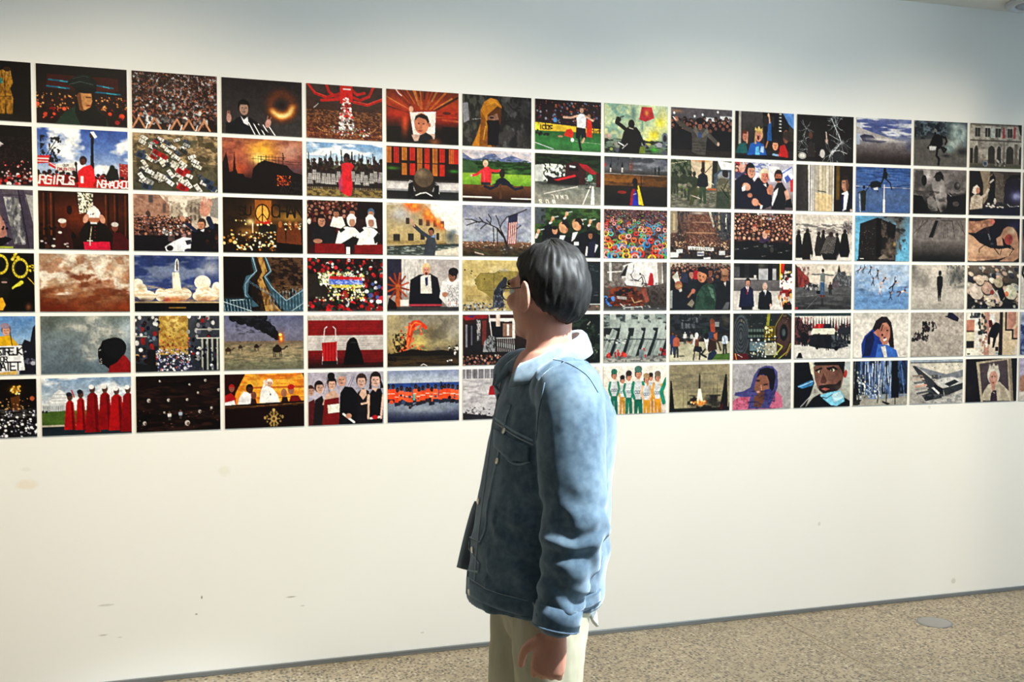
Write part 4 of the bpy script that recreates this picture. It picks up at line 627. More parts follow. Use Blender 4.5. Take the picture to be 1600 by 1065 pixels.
@pic(7, 3, 'photo print of men in dark suits looking up through viewing glasses, above the man\'s hair')
def _():
    B('2c4a24', '24401c', '1c2a1a', '14161e'); N('4a6a34', .8, 8, 7, 4, 0, 0, 100, 60, 1.8, .5); R(0, 0, 16, 34, '4a5258'); N('14200f', .7, 9, 9, 6, 10, 0, 100, 60, 1.8, .5)
    P('0d0d14', 10, 100, 12, 40, 20, 34, 30, 44, 44, 56, 56, 60, 70, 50, 84, 44, 100, 54, 100, 100)
    for x0, y0, x1, y1 in ((20, 40, 27, 22), (42, 30, 48, 12), (80, 42, 84, 26), (72, 40, 70, 26), (2, 60, 6, 48)): L('0d0d14' if x0 > 15 else 'd8c8c0', 6, x0, y0, (x0+x1)/2, (y0+y1)/2); L('eceae8', 4, (x0+x1)/2-1, (y0+y1)/2+1, (x0+x1)/2+1, (y0+y1)/2-1); L('c8906c', 4, (x0*.35+x1*.65), (y0*.35+y1*.65), x1, y1); E(x1, y1, 2.4, 4, 'd09c78'); L('c0d0d0', 1.6, x1+1, y1-2, x1+8, y1-4)
    for x, y in ((43, 40), (63, 34)): E(x, y, 6.6, 12, 'c8906a', 1, -25); E(x+3, y-4, 6, 10, '1c1412', 1, -25); E(x-1, y+2, 5.4, 9, 'd09a74', 1, -25); E(x+5, y+4, 1.6, 4, 'b8785a')
    E(30, 46, 4, 8, 'c08a6c'); E(30, 41, 4, 4, '14100f'); H(84, 54, 4, 'a06c50', '14100f'); E(97, 36, 4, 8, 'c09078'); P('eceef2', 55, 68, 57, 50, 65, 48, 60, 62); P('d8dce8', 36, 66, 38, 56, 46, 56, 42, 68); R(59, 68, 66, 75, 'f0f0f4'); P('eceef0', 90, 92, 92, 72, 96, 74); P('eceef0', 76, 96, 78, 76, 80, 78, 79, 96); P('1c1c38', 80, 98, 82, 68, 92, 64, 90, 98)
@pic(7, 4, 'photo print of a dark blackboard with chalk scribbles, half hidden by the man\'s head')
def _():
    B('1c2226', '20282c', '1a2024', '1c1c1c'); rg = random.Random(8)
    for i in range(40):
        x = rg.uniform(4, 94); y = rg.uniform(6, 80); L('8a9498', .6, x, y, x+rg.uniform(1, 5), y+rg.uniform(-3, 3), x+rg.uniform(4, 7), y, a=.7)
    R(0, 86, 100, 88, 'd8dcdc'); R(0, 89, 100, 100, '6a5c50'); D(8, 4, 90, 100, 98, 3, '9a7c6c 4a3c34', 4, 1, .7)
@pic(7, 5, 'near-black photo print with faint green glints behind the man\'s shoulder')
def _():
    B('0d120f', '141c16', '101612', '0c0f0d'); N('3a4a3c', .6, 9, 9, 5, 0, 0, 100, 100, 2, .6); L('d8d8c8', 1.4, 80, 22, 84, 16); D(24, 10, 10, 98, 90, .9, '6a7a68 9aa490 4a5a48', 4, 1)
@pic(7, 6, 'bottom-row photo print hidden behind the back of the denim jacket')
def _():
    B('ece4dc', 'd8ccc4', '7a8078', '3a5a50'); C(0, 20, 100, 80, 4, 5, '1c8a74 ccc c89030 eee', 'c08870 b07860', 6)
@pic(8, 1, 'photo print of a black-clad protester with raised fist in yellow and green smoke')
def _():
    B('a8c4b0', 'b0c4a0', '90a490', '4a5a4c'); N('d8dca0', .8, 3, 3, 4, 0, 0, 100, 70, 1.5, .4); S(45, 20, 6, 30, '4a6a70', .6); N('5a8888', .6, 4, 5, 7, 0, 0, 60, 80, 1.6, .5); P('b83038', 58, 4, 74, 4, 78, 26, 64, 34, 54, 30); S(66, 16, 4, 7, 'e8b040', .8); S(88, 34, 10, 14, 'e8d830', .9); S(78, 60, 10, 12, 'e8d020', .9); S(70, 74, 6, 8, 'f0d818', .9); S(92, 14, 8, 20, 'd8d088', .8)
    N('1c2420', .9, 12, 8, 9, 0, 72, 100, 100, 2, .45); D(20, 0, 78, 100, 98, 3, '222 3a4a3c 556 8a8a80', 4, 1); E(95, 66, 5, 12, '6a7078'); E(95, 66, 3, 7, '2a2a34'); S(78, 90, 8, 6, '4ab030', .9); E(86, 80, 5, 5, '9a9aa8'); S(6, 66, 5, 6, 'd88a8a', .7)
    P('141012', 22, 100, 26, 76, 30, 56, 36, 46, 50, 46, 56, 56, 58, 80, 54, 100); L('141012', 8, 34, 52, 26, 44, 19, 38, 21, 30); E(22, 32, 4, 5, '1c1614'); L('2a1c1a', 2, 24, 28, 30, 25); E(42, 40, 5, 9, '15100f'); L('c8b8a8', 1.6, 39, 48, 45, 50); L('141012', 5, 55, 60, 62, 80); L('eee', 2.4, 22, 78, 30, 84); L('eee', 1.2, 28, 90, 36, 80); E(11, 92, 4, 5, '222'); E(11, 92, 2.6, 3, '9ab060'); P('6a7a2c', 54, 98, 56, 84, 64, 84, 64, 98)
@pic(8, 2, 'photo print of a figure in yellow, blue and red flag by ochre barrier')
def _():
    B('3c4048', '4a4e56', '585a60', '34322e', y1=36); N('8a8c94', .7, 4, 4, 5, 40, 0, 100, 26, 1.6, .45); S(92, 10, 10, 8, '5a5c6c', .8); B('6a4414', '8a5818', '5c3a14', y0=36, y1=62); N('2a1c10', .6, 8, 6, 7, 0, 36, 100, 62, 1.6, .5); B('241c16', '1c1814', '14120f', y0=60); L('8a8078', 1.4, 0, 35, 100, 37); R(57, 38, 59, 80, '2a1c10', .7); R(60, 38, 100, 60, '4a3010', .5)
    for x, y, h in ((10, 14, 18), (28, 12, 20), (80, 18, 18), (86, 16, 20)): F(x, y, h, '15151c', 'd8d0cc' if x < 50 else '14141a', '2a1c1a', '14100f')
    L('1a1c24', .8, 10, 0, 12, 18); L('1a1c24', .8, 22, 0, 21, 20); S(42, 20, 4, 12, '8a3828', .6); E(1, 18, 2, 4, 'a83028'); E(28, 72, 7, 3, '8a2818'); S(18, 86, 20, 10, '0c0b0a', .8)
    P('8a1420', 40, 98, 42, 72, 46, 60, 50, 60, 46, 98); P('1c2c9a', 44, 98, 46, 76, 49, 66, 53, 80, 55, 98); P('e0c020', 54, 96, 53, 76, 50, 58, 54, 58, 57, 72, 62, 98); E(48, 50, 4, 8, '1c1416'); P('1c1818', 44, 64, 46, 54, 52, 54, 53, 66); L('ddd', 1, 46, 76, 50, 74)
@pic(8, 3, 'photo print of a sea of people with colourful swim rings, red, blue, green and yellow')
def _():
    B('5a4048', '6a4a44'); rg = random.Random(3); N('1c1418', .6, 30, 30, 4, 0, 0, 100, 100, 2, .5); D(420, 0, 0, 100, 44, .9, 'a85848 6a7a8a 3a2028 c8a060 8a3040 40688a b87858 5a8a4a 201418', 5, .7)
    for i in range(130):
        y = 22+78*(i/130); s = .9+y*.036; x = rg.uniform(0, 100); c = rg.choice(['d82c20', '2a7ac0', '48a848', 'e0c028', '58a8c8', 'e06830', '3a8ab8', 'c85870', '4ab8a0', 'e8a0a0'])
        E(x, y, s*1.5, s*1.8, c); E(x, y-.4, s*.85, s*1.1, '3a2420'); E(x, y-s*.8, s*.5, s*.8, 'a86c54')
@pic(8, 4, 'photo print of a wrecked rusty car before a mural on a broken white wall')
def _():
    B('5a5450', '6a6460', '4a403c', '3a3432'); P('d8d4d4', 30, 8, 48, 0, 92, 0, 94, 44, 62, 52, 36, 48, 28, 34); P('8a8078', 84, 0, 92, 0, 92, 46, 86, 46); N('8a827c', .8, 9, 9, 5, 0, 0, 34, 52, 1.8, .45); P('c4c4c4', 8, 2, 12, 2, 13, 40, 9, 40); P('2a2420', 26, 30, 34, 10, 38, 6, 34, 30); L('e0dcd8', 2, 6, 22, 28, 20); N('2c2420', .8, 12, 10, 7, 60, 44, 100, 88, 1.8, .45)
    L('1c1c22', 1.6, 42, 26, 46, 36, 54, 38, 60, 30); L('1c1c22', 1.2, 47, 6, 46, 20, 42, 28); L('1c1c22', 1.4, 42, 38, 58, 40); L('1c1c22', 2, 60, 32, 62, 40, 60, 46); L('1c1c22', 1.4, 57, 26, 62, 28, 66, 42); E(57, 25, 1.2, 2.4, '222'); P('b01820', 69, 48, 71, 32, 73, 22, 77, 24, 79, 40, 78, 48)
    P('4a2014', 8, 88, 10, 62, 20, 52, 46, 52, 58, 64, 64, 84, 56, 90, 14, 92); P('1c1412', 18, 64, 26, 54, 44, 54, 50, 66, 20, 72); N('8a4020', .8, 10, 10, 9, 8, 52, 66, 90, 2, .5); P('9a9490', 20, 70, 36, 72, 36, 78, 22, 76); L('c8a878', 1.6, 44, 74, 48, 84, 60, 80); P('8a4a38', 58, 56, 66, 54, 72, 80, 66, 84); D(14, 0, 72, 16, 98, 3, '2a5aa8 1c3a6a 4a7ac0 223', 4, 1); B('3a3836', '5a5a5c', y0=92); D(30, 16, 88, 100, 99, 1.6, '8a8a8c 3a3634 b8b4b0 4a4a5a', 6, 1, .7); L('ccc', 1.6, 26, 86, 34, 94, 60, 92)
@pic(8, 5, 'photo print of concrete columns and slabs of a collapsed elevated road with red marks')
def _():
    B('7a8684', '8a9490', '707a78', '8a8a88'); N('2a3032', .8, 9, 9, 5, 0, 0, 100, 40, 2, .5)
    for x in (10, 34, 54, 72): P('a8b0ac', x, 0, x+9, 0, x+10, 14, x, 14)
    for x, w in ((10, 16), (34, 20), (56, 14), (74, 20)): P('9aa4a0', x, 12, x+w, 12, x+w-1, 30, x+1, 30)
    R(0, 29, 100, 46, '23282a'); P('c0c6c2', 4, 42, 20, 46, 18, 52, 4, 50); P('1c2022', 50, 34, 60, 44, 54, 60, 50, 52)
    for x, d in ((2, 12), (22, 10), (44, 11), (62, 12), (84, 10)):
        P('98a29e', x+d, 30, x+d+8, 36, x+6, 88, x-6, 84); L('6a7472', 1.2, x+d+3, 34, x, 84); L('b8c0bc', 1, x+d, 32, x-4, 80); P('20262a', x+d+8, 38, x+d+11, 44, x+12, 86, x+6, 88)
    for x, d in ((28, 12), (50, 10), (68, 11), (88, 10)): P('a4aeaa', x, 18, x+d, 20, x+d-3, 54, x-4, 50)
    L('30383a', 2, 0, 54, 50, 52, 100, 54); D(24, 0, 50, 34, 62, 2, 'ccd0ce 3a4244 8a9290', 4, 1, .7); D(16, 6, 76, 36, 90, 1.8, 'c02820 a82018 d84030', 6, 1, 2); D(8, 56, 74, 68, 90, 1.5, 'b82820 8a4a48', 5, 1, 2); D(7, 88, 74, 99, 92, 1.8, 'a82428 7a2024', 3, 1, 2); R(56, 74, 64, 92, '7a8488'); R(0, 92, 100, 100, 'a8a6a0'); N('4a4c4c', .7, 20, 4, 7, 0, 88, 100, 100, 2, .5)
@pic(8, 6, 'photo print of children in green and gold costumes lined up, right of the denim jacket')
def _():
    B('ece4d8', 'e8dcd0', 'e0d4c8', 'd4c8bc')
    def kid(x, y, s, top, leg, hat):
        P(leg, x-5*s, 100, x-5*s, y+48*s, x+5*s, y+48*s, x+6*s, 100, x+1, 100, x, y+60*s, x-1, 100); P('c8ccd0', x-6*s, y+50*s, x-5*s, y+20*s, x+5*s, y+20*s, x+6*s, y+50*s); L(top, 5*s, x-6*s, y+22*s, x-8*s, y+36*s, x-5*s, y+48*s); L(top, 5*s, x+6*s, y+22*s, x+8*s, y+36*s, x+5*s, y+48*s)
        for k in (-3, 0, 3): E(x+k*s, y+38*s, 1.8*s, 3*s, '4a5a6a'); E(x+k*s, y+38*s, 1.2*s, 2*s, 'c8ccd0')
        H(x, y+8*s, 4.4*s, 'c88a70', '2a1c18', .3); E(x, y, 4.8*s, 6*s, hat)
    kid(30, 24, .8, 'c89838', 'c08a30', '2a1c18'); kid(17, 12, 1, '1c8a70', '18705c', '2a6a58'); kid(40, 16, 1, '188a70', '14745c', '3a2a28'); kid(75, 20, .8, 'c89030', 'c88a28', '2a1c18'); kid(55, 8, 1.25, '188a70', '147058', '4a7068'); kid(68, 22, 1, 'e0b088', 'd89820', 'a08060'); kid(86, 18, 1.05, 'e0a030', 'd89020', '7a6a58')
    L('1c8a70', 9, 100, 30, 92, 56, 96, 78)
@pic(9, 1, 'photo print of a person in grey hooded coat lunging in a crowded dim hall')
def _():
    B('4a4448', '3c363a', '241e20', '1c1818'); R(0, 0, 100, 22, '5a545a'); S(10, 8, 12, 4, 'a07858', .8)
    for x, y in ((5, 12), (38, 17), (51, 13), (76, 6)): E(x, y, 1.6, 2.6, 'fff')
    R(56, 18, 74, 34, 'ccd0d4'); R(80, 14, 100, 34, 'd4d4d6'); D(10, 84, 18, 98, 32, 1.4, '334 556', 3, 1)
    C(0, 24, 100, 46, 3.6, 4.4, '15131a 1c1a20 201c1e', '7a5044 8a5c50 6a4438', 6); R(0, 44, 34, 100, '17141a', .9); R(72, 46, 100, 96, '161418', .9); R(0, 86, 100, 100, '3a302a', .6)
    P('4c4844', 34, 90, 34, 60, 33, 46, 38, 40, 46, 42, 54, 40, 60, 46, 58, 64, 56, 96, 44, 96); L('4a4642', 9, 36, 48, 24, 42, 10, 28); L('56524c', 9, 57, 50, 66, 60, 76, 72); E(8, 24, 4, 5, 'a06c58', 1, 30); L('fff', 1.4, 3, 20, 8, 26); E(77, 72, 2, 4, 'c8a898'); P('6a6660', 36, 46, 40, 36, 44, 48, 48, 58, 54, 48, 58, 38, 62, 48, 52, 60, 44, 60); H(47, 36, 4.4, '8a5c4a', '1c1618', 0); E(47, 26, 6.4, 7, '1a1618'); P('3a4a6a', 43, 50, 50, 50, 50, 60, 44, 62)
    for y in (70, 76, 82, 88): L('2c2a28', 1, 36, y, 56, y+1)
@pic(9, 2, 'photo print of uniformed soldiers with rifles gathered in a stony courtyard')
def _():
    B('5a6450', '6a6c5c', '5a5a48', '4a4c42'); N('2a3a24', .9, 12, 9, 4, 0, 0, 38, 50, 2, .45); P('c8b49a', 32, 0, 68, 0, 66, 60, 36, 56); R(50, 0, 55, 40, '3a342c'); P('d8c0a0', 56, 0, 68, 0, 66, 50, 58, 46); R(68, 0, 76, 50, '2a2824'); P('e8e4e4', 76, 0, 100, 4, 100, 30, 84, 24); P('44505e', 70, 30, 80, 18, 100, 18, 100, 60, 70, 58); P('8a9098', 76, 30, 82, 22, 96, 24, 96, 36, 78, 40); L('4a4a38', .8, 26, 0, 40, 26); L('ccc0a8', .8, 0, 10, 26, 4); P('a8623c', 60, 58, 76, 58, 76, 80, 58, 80); S(50, 2, 14, 3, 'd88040', .7)
    R(0, 62, 100, 100, '5a5a50'); N('8a887a', .7, 20, 14, 6, 0, 66, 100, 100, 2, .5)
    for x, y, h in ((4, 28, 44), (9, 26, 44), (21, 22, 58), (32, 24, 62), (38, 26, 56)): F(x, y, h, '343c2c', '3a4230', '2a1e18', '242a20', 1.5); E(x, y+2, 2.8, 3.4, '2c3424')
    D(16, 10, 50, 34, 74, 2.6, '5a7a2c 4a5a3a 6a6a58 8a8878', 4, 1); F(52, 16, 74, '1c222a', '3a4a34', '3a2a20', '1a1a18', 1.5); L('14120f', 1.8, 56, 26, 66, 12); L('1a1814', 1.4, 22, 8, 28, 26); L('c8c4bc', 1.8, 62, 44, 70, 50); P('4a5030', 34, 66, 42, 56, 48, 70, 40, 78, 36, 94, 30, 94); L('d8c8b8', 1.4, 34, 74, 48, 80)
    P('5a5848', 74, 96, 74, 56, 78, 38, 86, 34, 94, 40, 98, 56, 98, 96); N('8a8468', .8, 12, 14, 8, 74, 34, 98, 70, 2, .5); P('3a4436', 74, 100, 76, 64, 96, 64, 98, 100); E(89, 26, 5, 8, '1e2420'); E(91, 30, 3, 5, '2e2018'); L('181614', 2, 82, 56, 94, 76); L('181614', 1.6, 94, 40, 86, 60)
@pic(9, 3, 'photo print of a march filling a long avenue behind a white banner')
def _():
    B('6a5a54', '5a4038', '4a3630', '2a2422'); R(0, 0, 12, 46, '8a7c68'); R(4, 6, 8, 40, 'b0a080'); P('44464c', 66, 0, 100, 0, 100, 60, 84, 60, 72, 30); P('b4b0a4', 62, 0, 66, 0, 72, 30, 70, 34); P('a89c80', 78, 0, 80, 0, 82, 40, 78, 40); R(90, 4, 92, 36, 'd8d4c8'); N('2a2a2c', .8, 14, 12, 4, 12, 0, 34, 60, 2, .45); N('22242a', .8, 12, 12, 5, 72, 0, 100, 60, 2, .5); P('5c3c34', 36, 8, 62, 6, 76, 70, 22, 70); N('8a6450', .7, 30, 24, 6, 22, 8, 78, 70, 1.8, .45)
    R(36, 22, 66, 24, '9a7c68'); R(26, 44, 74, 46, 'a88468'); S(44, 4, 10, 3, 'ccc0b4', .8); D(360, 0, 44, 100, 88, .9, '2a2022 3a2c2a 8a6450 a88068 1a1618 5a4038 c0a890', 8); D(120, 8, 64, 92, 76, .8, 'c8a888 a07c60 4a3430', 9, 1, 1.8); D(60, 0, 76, 100, 96, 1.5, '15151a 1c1c22 2a2a30 6a4a40', 5, 1, 2)
    P('e8e6e0', 29, 73, 71, 75, 71, 82, 29, 80); [L('2a2a2c', 1, x, 75.5, x+random.uniform(-1, 1.2), 80) for x in np.arange(32, 69, 1.7)]; D(12, 32, 75.5, 69, 80, .7, '2a2a2c e8e6e0', 4, 1); P('d4d6d8', 10, 80, 20, 79, 20, 87, 10, 88); P('e0e0e0', 0, 86, 14, 86, 13, 96, 0, 97); P('c8ccd0', 44, 84, 55, 83, 55, 92, 44, 93); R(45, 87, 54, 90, '446'); P('c0c0c4', 80, 82, 90, 82, 90, 90, 80, 90); L('d8d8d4', 1.4, 90, 94, 100, 92); P('c8c8cc', 54, 96, 66, 95, 66, 100, 54, 100)
@pic(9, 4, 'photo print of a man in a green rain poncho in a dense grey crowd')
def _():
    B('8a8078', '5a5450', '2a2828', '16161a'); R(0, 0, 24, 10, 'b8a898'); C(4, 6, 100, 34, 2.4, 4, '1c1c24 24222a 3a3034 2a3440', '8a6050 a07460 7a5040', 5); R(0, 40, 100, 100, '15161c')
    P('c0beb4', 4, 30, 12, 18, 20, 60, 16, 62); P('2c3048', 16, 40, 20, 20, 28, 24, 30, 44); E(14, 48, 6, 9, '9a6048'); P('a88860', 8, 50, 14, 44, 20, 50, 14, 54); P('a8182c', 36, 30, 40, 16, 46, 18, 48, 34, 40, 36); H(34, 24, 4.4, 'b07c68', '15121a', .4); P('1a1e26', 26, 60, 30, 36, 40, 38, 44, 60); L('a07050', 4, 30, 72, 36, 62, 40, 58); E(38, 60, 3, 5, 'a86458'); P('16161e', 4, 100, 8, 64, 24, 60, 30, 100); P('8a9094', 0, 60, 4, 58, 4, 96, 0, 96); P('7a7468', 28, 88, 36, 76, 40, 84, 36, 94)
    P('2e4a3c', 40, 100, 44, 66, 52, 50, 62, 42, 72, 48, 76, 70, 74, 100); P('5a7a68', 62, 50, 70, 54, 74, 80, 68, 72); N('1c3028', .7, 6, 8, 6, 40, 44, 76, 100, 1.8, .5); P('4a3030', 58, 34, 68, 30, 70, 42, 62, 44); E(52, 28, 7.6, 14, 'b87c5c'); P('14121a', 44, 18, 46, 10, 54, 8, 62, 14, 62, 30, 58, 24, 50, 20); E(49, 28, 1.4, 1.4, '2a1814'); E(54, 30, 1.2, 1.4, '2a1814'); E(50, 37, 2.4, 1.4, '8a4438'); H(66, 20, 4.4, '7a4c3c', '14121a')
    P('18181e', 74, 100, 78, 50, 84, 38, 96, 38, 100, 50, 100, 100); E(90, 27, 5.6, 13, '8a6048'); E(90, 19, 5.6, 7, 'a07860'); L('2a1a18', 1, 86, 28, 94, 28); P('c8c0b8', 88, 42, 92, 40, 91, 50); P('5a5a5e', 86, 98, 92, 84, 98, 82, 96, 98)
@pic(9, 5, 'photo print of youths throwing stones on a sunlit yard before dark trees')
def _():
    B('2a2c30', '30343a', '2c2e30', '2a2a28', y1=56); N('7a8088', .7, 14, 4, 4, 20, 0, 50, 50, 2, .5); N('14161a', .8, 9, 9, 6, 0, 0, 100, 50, 2, .45); S(58, 40, 5, 16, '2a4a34', .8); S(92, 16, 8, 12, '5a5040', .7); P('a04830', 66, 24, 68, 14, 73, 14, 75, 40, 68, 42); E(69, 17, 3.4, 6, '7a4a30'); R(74, 18, 81, 28, '8a8c8c'); P('2a3a5a', 62, 44, 66, 38, 72, 40, 72, 60, 62, 58); P('a85c34', 72, 44, 78, 40, 78, 56, 73, 58)
    B('a8a48c', 'b8b298', 'c0baa4', y0=60); N('8a8870', .5, 8, 6, 7, 0, 62, 100, 100, 1.5, .5); P('4a6a2c', 74, 86, 100, 84, 100, 98, 70, 98); E(20, 89, 5, 1.4, '4a463c')
    def yo(x, y, h, t, l, s='6a4434'): F(x, y, h, t, l, s, '1a1614', 1.4)
    yo(5, 38, 48, '2a3a6a', '24345a'); yo(11, 42, 50, 'a85840', '2a2e38'); yo(25, 38, 26, 'd8d8d4', '3a3a40', 'c8c8c4'); yo(36, 40, 24, 'b8b8b4', '3a3638'); yo(91, 40, 46, 'c0c8d8', '1c1e26', '3a2820'); L('30486a', 1.4, 89, 50, 92, 64)
    L('8a6048', 3, 28, 58, 34, 62, 40, 52); P('c8c4c0', 37, 66, 39, 50, 46, 50, 45, 68); P('6a3c2c', 41, 68, 42, 54, 48, 54, 48, 70); E(44, 46, 3, 6, 'd0d0d0'); P('181a24', 38, 80, 41, 68, 52, 70, 54, 80, 48, 82, 44, 80); L('3a2a24', 3, 41, 80, 39, 97); L('262a34', 4, 50, 80, 49, 96); L('6a4434', 2.4, 47, 54, 51, 50)
    P('e0dedc', 56, 52, 63, 50, 66, 74, 61, 76); P('3a241c', 62, 74, 64, 56, 70, 52, 76, 56, 78, 76, 64, 82); L('4a3024', 4, 74, 56, 80, 62, 84, 78); P('24304a', 62, 98, 64, 84, 74, 76, 78, 84, 70, 98); L('1c1c20', 4, 58, 76, 52, 86, 60, 92); E(60, 48, 4, 7, '14110f'); L('6a4434', 2, 68, 54, 76, 58)
@pic(9, 6, 'photo print of a rocket rising between lattice masts under a khaki sky')
def _():
    B('8a8068', '968c70', 'a09674', 'b0a684'); N('6a6454', .5, 3, 6, 4, 0, 20, 100, 60, 1.5, .5); S(52, 40, 60, 8, '7a7260', .5); N('24211e', 1, 5, 4, 6, 30, 66, 84, 98, 2.2, .35); S(68, 78, 14, 14, '2a2624', .95); S(40, 84, 10, 10, '3a302a', .9); S(80, 86, 10, 10, '34302c', .9)
    R(0, 92, 100, 100, '1a1816'); R(48.4, 24, 50.8, 52, '161418'); P('161418', 48.4, 26, 49.6, 18, 50.8, 26); P('fff0d4', 47.5, 52, 52, 52, 55, 78, 52, 86, 50, 66, 48, 86, 45, 80); S(50, 64, 3, 10, 'fff8e8'); S(50, 82, 10, 6, 'e07820', .95); D(14, 36, 78, 62, 86, 1.4, 'f0a040 ffd890 d86818', 4, 1)
    for x, y in ((23, 44), (30, 46), (73, 40), (79, 42)): L('4a4438', .8, x, y, x, 94)
    P('120f12', 2, 34, 4, 34, 9, 98, 0, 98); P('120f12', 92, 24, 95, 24, 97, 96, 83, 96); P('4a1018', 84, 92, 90, 80, 88, 96, 83, 97); E(93.5, 24, 1.6, 2, '120f12'); E(99, 88, 1.2, 6, '120f12')
@pic(10, 1, 'photo print of cheering people in blue, one wearing a crown, before dark tower')
def _():
    B('4a4648', '3c3838', '2a2628', '1a181c'); R(0, 0, 6, 80, '241c1c'); R(6, 0, 10, 70, 'a8a098'); P('100f14', 46, 0, 84, 0, 100, 34, 100, 80, 50, 80); P('5a8ad0', 80, 0, 100, 0, 100, 34, 92, 26); P('3a3834', 92, 24, 100, 36, 100, 60, 88, 60)
    for y in range(2, 44, 7): R(74, y, 78, y+2.4, 'e0dcd4')
    R(48, 8, 66, 30, '34302c', .8); P('1c5a9a', 54, 60, 55, 30, 57, 20, 61, 20, 61, 40, 62, 60); L('e0a888', 3, 58, 22, 57, 6); E(56, 6, 1.6, 4, 'e8b898')
    H(17, 52, 6, 'c08068', '5a2a1c', .2); L('c88a70', 3.4, 20, 66, 21, 44); P('1c5a5a', 0, 88, 8, 68, 18, 66, 22, 88); P('1c5aa8', 20, 94, 26, 68, 36, 62, 48, 68, 54, 92); P('60b0e0', 34, 92, 35, 74, 40, 72, 42, 92); P('a8c8f0', 42, 84, 44, 72, 49, 72, 48, 86); H(40, 50, 6.6, 'd89080', 'c89a60', -.1); E(39, 55, 2, 5, '5a1c1c'); P('e0c070', 33, 40, 34, 32, 37, 37, 40, 30, 43, 37, 46, 33, 46, 41); P('b89058', 33, 56, 34, 44, 36, 68, 33, 68); L('c07850', 3, 52, 74, 55, 62)
    H(68, 68, 6, 'e09470', '241c1c', 0); P('a81818', 74, 92, 76, 70, 84, 66, 90, 84, 90, 94); P('8ab0d8', 60, 98, 64, 86, 74, 88, 76, 98); E(86, 50, 5, 14, '7a4a38'); P('3a2c28', 80, 50, 84, 38, 94, 40, 96, 60, 90, 60); S(76, 88, 3, 5, 'f02818', .9); P('0d0c10', 0, 92, 60, 90, 100, 96, 100, 100, 0, 100)
@pic(10, 2, 'photo print of suited men closing around a white-haired man on a rally stage')
def _():
    B('b8b4c0', 'a8a4b4', '8a7c80', '5a4c54'); P('a83038', 0, 0, 10, 0, 8, 24, 0, 26); P('d0d0e0', 14, 0, 60, 0, 58, 30, 20, 28); N('4a5a9a', .7, 7, 5, 4, 20, 0, 60, 20, 2, .5); P('d8d8dc', 56, 6, 76, 8, 74, 40, 60, 40); P('dce0f0', 76, 20, 96, 6, 100, 30, 86, 42); L('5a70b8', 3, 80, 22, 96, 8); P('4a60b0', 84, 30, 90, 24, 96, 34, 88, 42); P('c02c34', 94, 36, 100, 32, 100, 60, 95, 60); C(0, 4, 30, 20, 3.4, 4, '8a8a9a a04040 446', 'd0a090 c89080', 3)
    P('15162a', 0, 98, 0, 40, 14, 26, 30, 30, 36, 60, 36, 98); P('eceaf0', 30, 36, 36, 24, 40, 34, 34, 40); H(26, 18, 8, 'c88c74', '15121a', .7); E(12, 14, 5, 9, 'd0988a'); P('e0b0a0', 10, 4, 18, 8, 12, 14)
    P('12142a', 24, 98, 28, 50, 38, 32, 52, 34, 62, 56, 64, 90, 50, 98); H(50, 28, 8, 'd08470', 'e0ccb0', .3); L('a83030', 1.6, 54, 24, 57, 36); P('eee', 48, 46, 53, 44, 54, 52)
    P('14141c', 62, 98, 66, 56, 72, 42, 80, 40, 88, 56, 86, 98); P('eceaec', 63, 86, 66, 62, 74, 52, 72, 66, 64, 92); H(74, 28, 7, 'a86450', '2a1c1a', 0); R(68, 32, 80, 38, '14100f'); P('c07c64', 54, 56, 60, 44, 66, 52, 62, 68, 56, 66)
    E(20, 52, 7, 8, 'd09880', 1, 20); P('f0eef0', 12, 54, 18, 48, 18, 60, 13, 62); E(35, 84, 6, 8, 'c88c74', 1, 30); L('c88c74', 4, 38, 84, 46, 92); P('f0eef0', 44, 90, 48, 90, 46, 98, 43, 98); E(26, 70, 4, 5, 'b87c64'); P('0d0d14', 86, 94, 88, 74, 96, 74, 99, 94); P('c89884', 84, 60, 90, 54, 94, 74, 88, 78)
@pic(10, 3, 'dark photo print of press photographers packed close with a lens glinting at centre')
def _():
    B('3a2420', '3c2620', '18120f', '100e0e'); C(0, 4, 100, 58, 2.6, 3.6, '2a1418 241c1c 4a2020 1c181c 5a3a34', 'b88470 a87460 c8987c 8a5848', 5, 1.1); D(20, 40, 0, 70, 14, 1.6, '8a8c98 b8b0b0 556', 4, 1); L('a87c48', 1, 46, 0, 46, 30); P('3a2c4a', 42, 62, 46, 50, 54, 46, 60, 56, 58, 66); E(52, 46, 4.4, 9, 'c89884'); E(56, 40, 4, 4, 'a06038'); H(34, 32, 4, 'c08c74', '8a3a30')
    P('0c0b0b', 0, 62, 30, 58, 46, 64, 70, 62, 100, 66, 100, 100, 0, 100); D(16, 2, 62, 98, 80, 3, '141212 1c1a1a 100e0e', 6, 1); E(53, 74, 6, 12, '161514'); E(53, 70, 3, 5, '4a4c4c'); E(53, 80, 4, 7, '0d0d0d'); E(64, 78, 3, 6, '3c3a38')
    for x, y in ((4, 78), (20, 76), (36, 72), (62, 70), (78, 84), (90, 80), (50, 92)): L('7a7a78', 1, x-3, y, x+4, y-1)
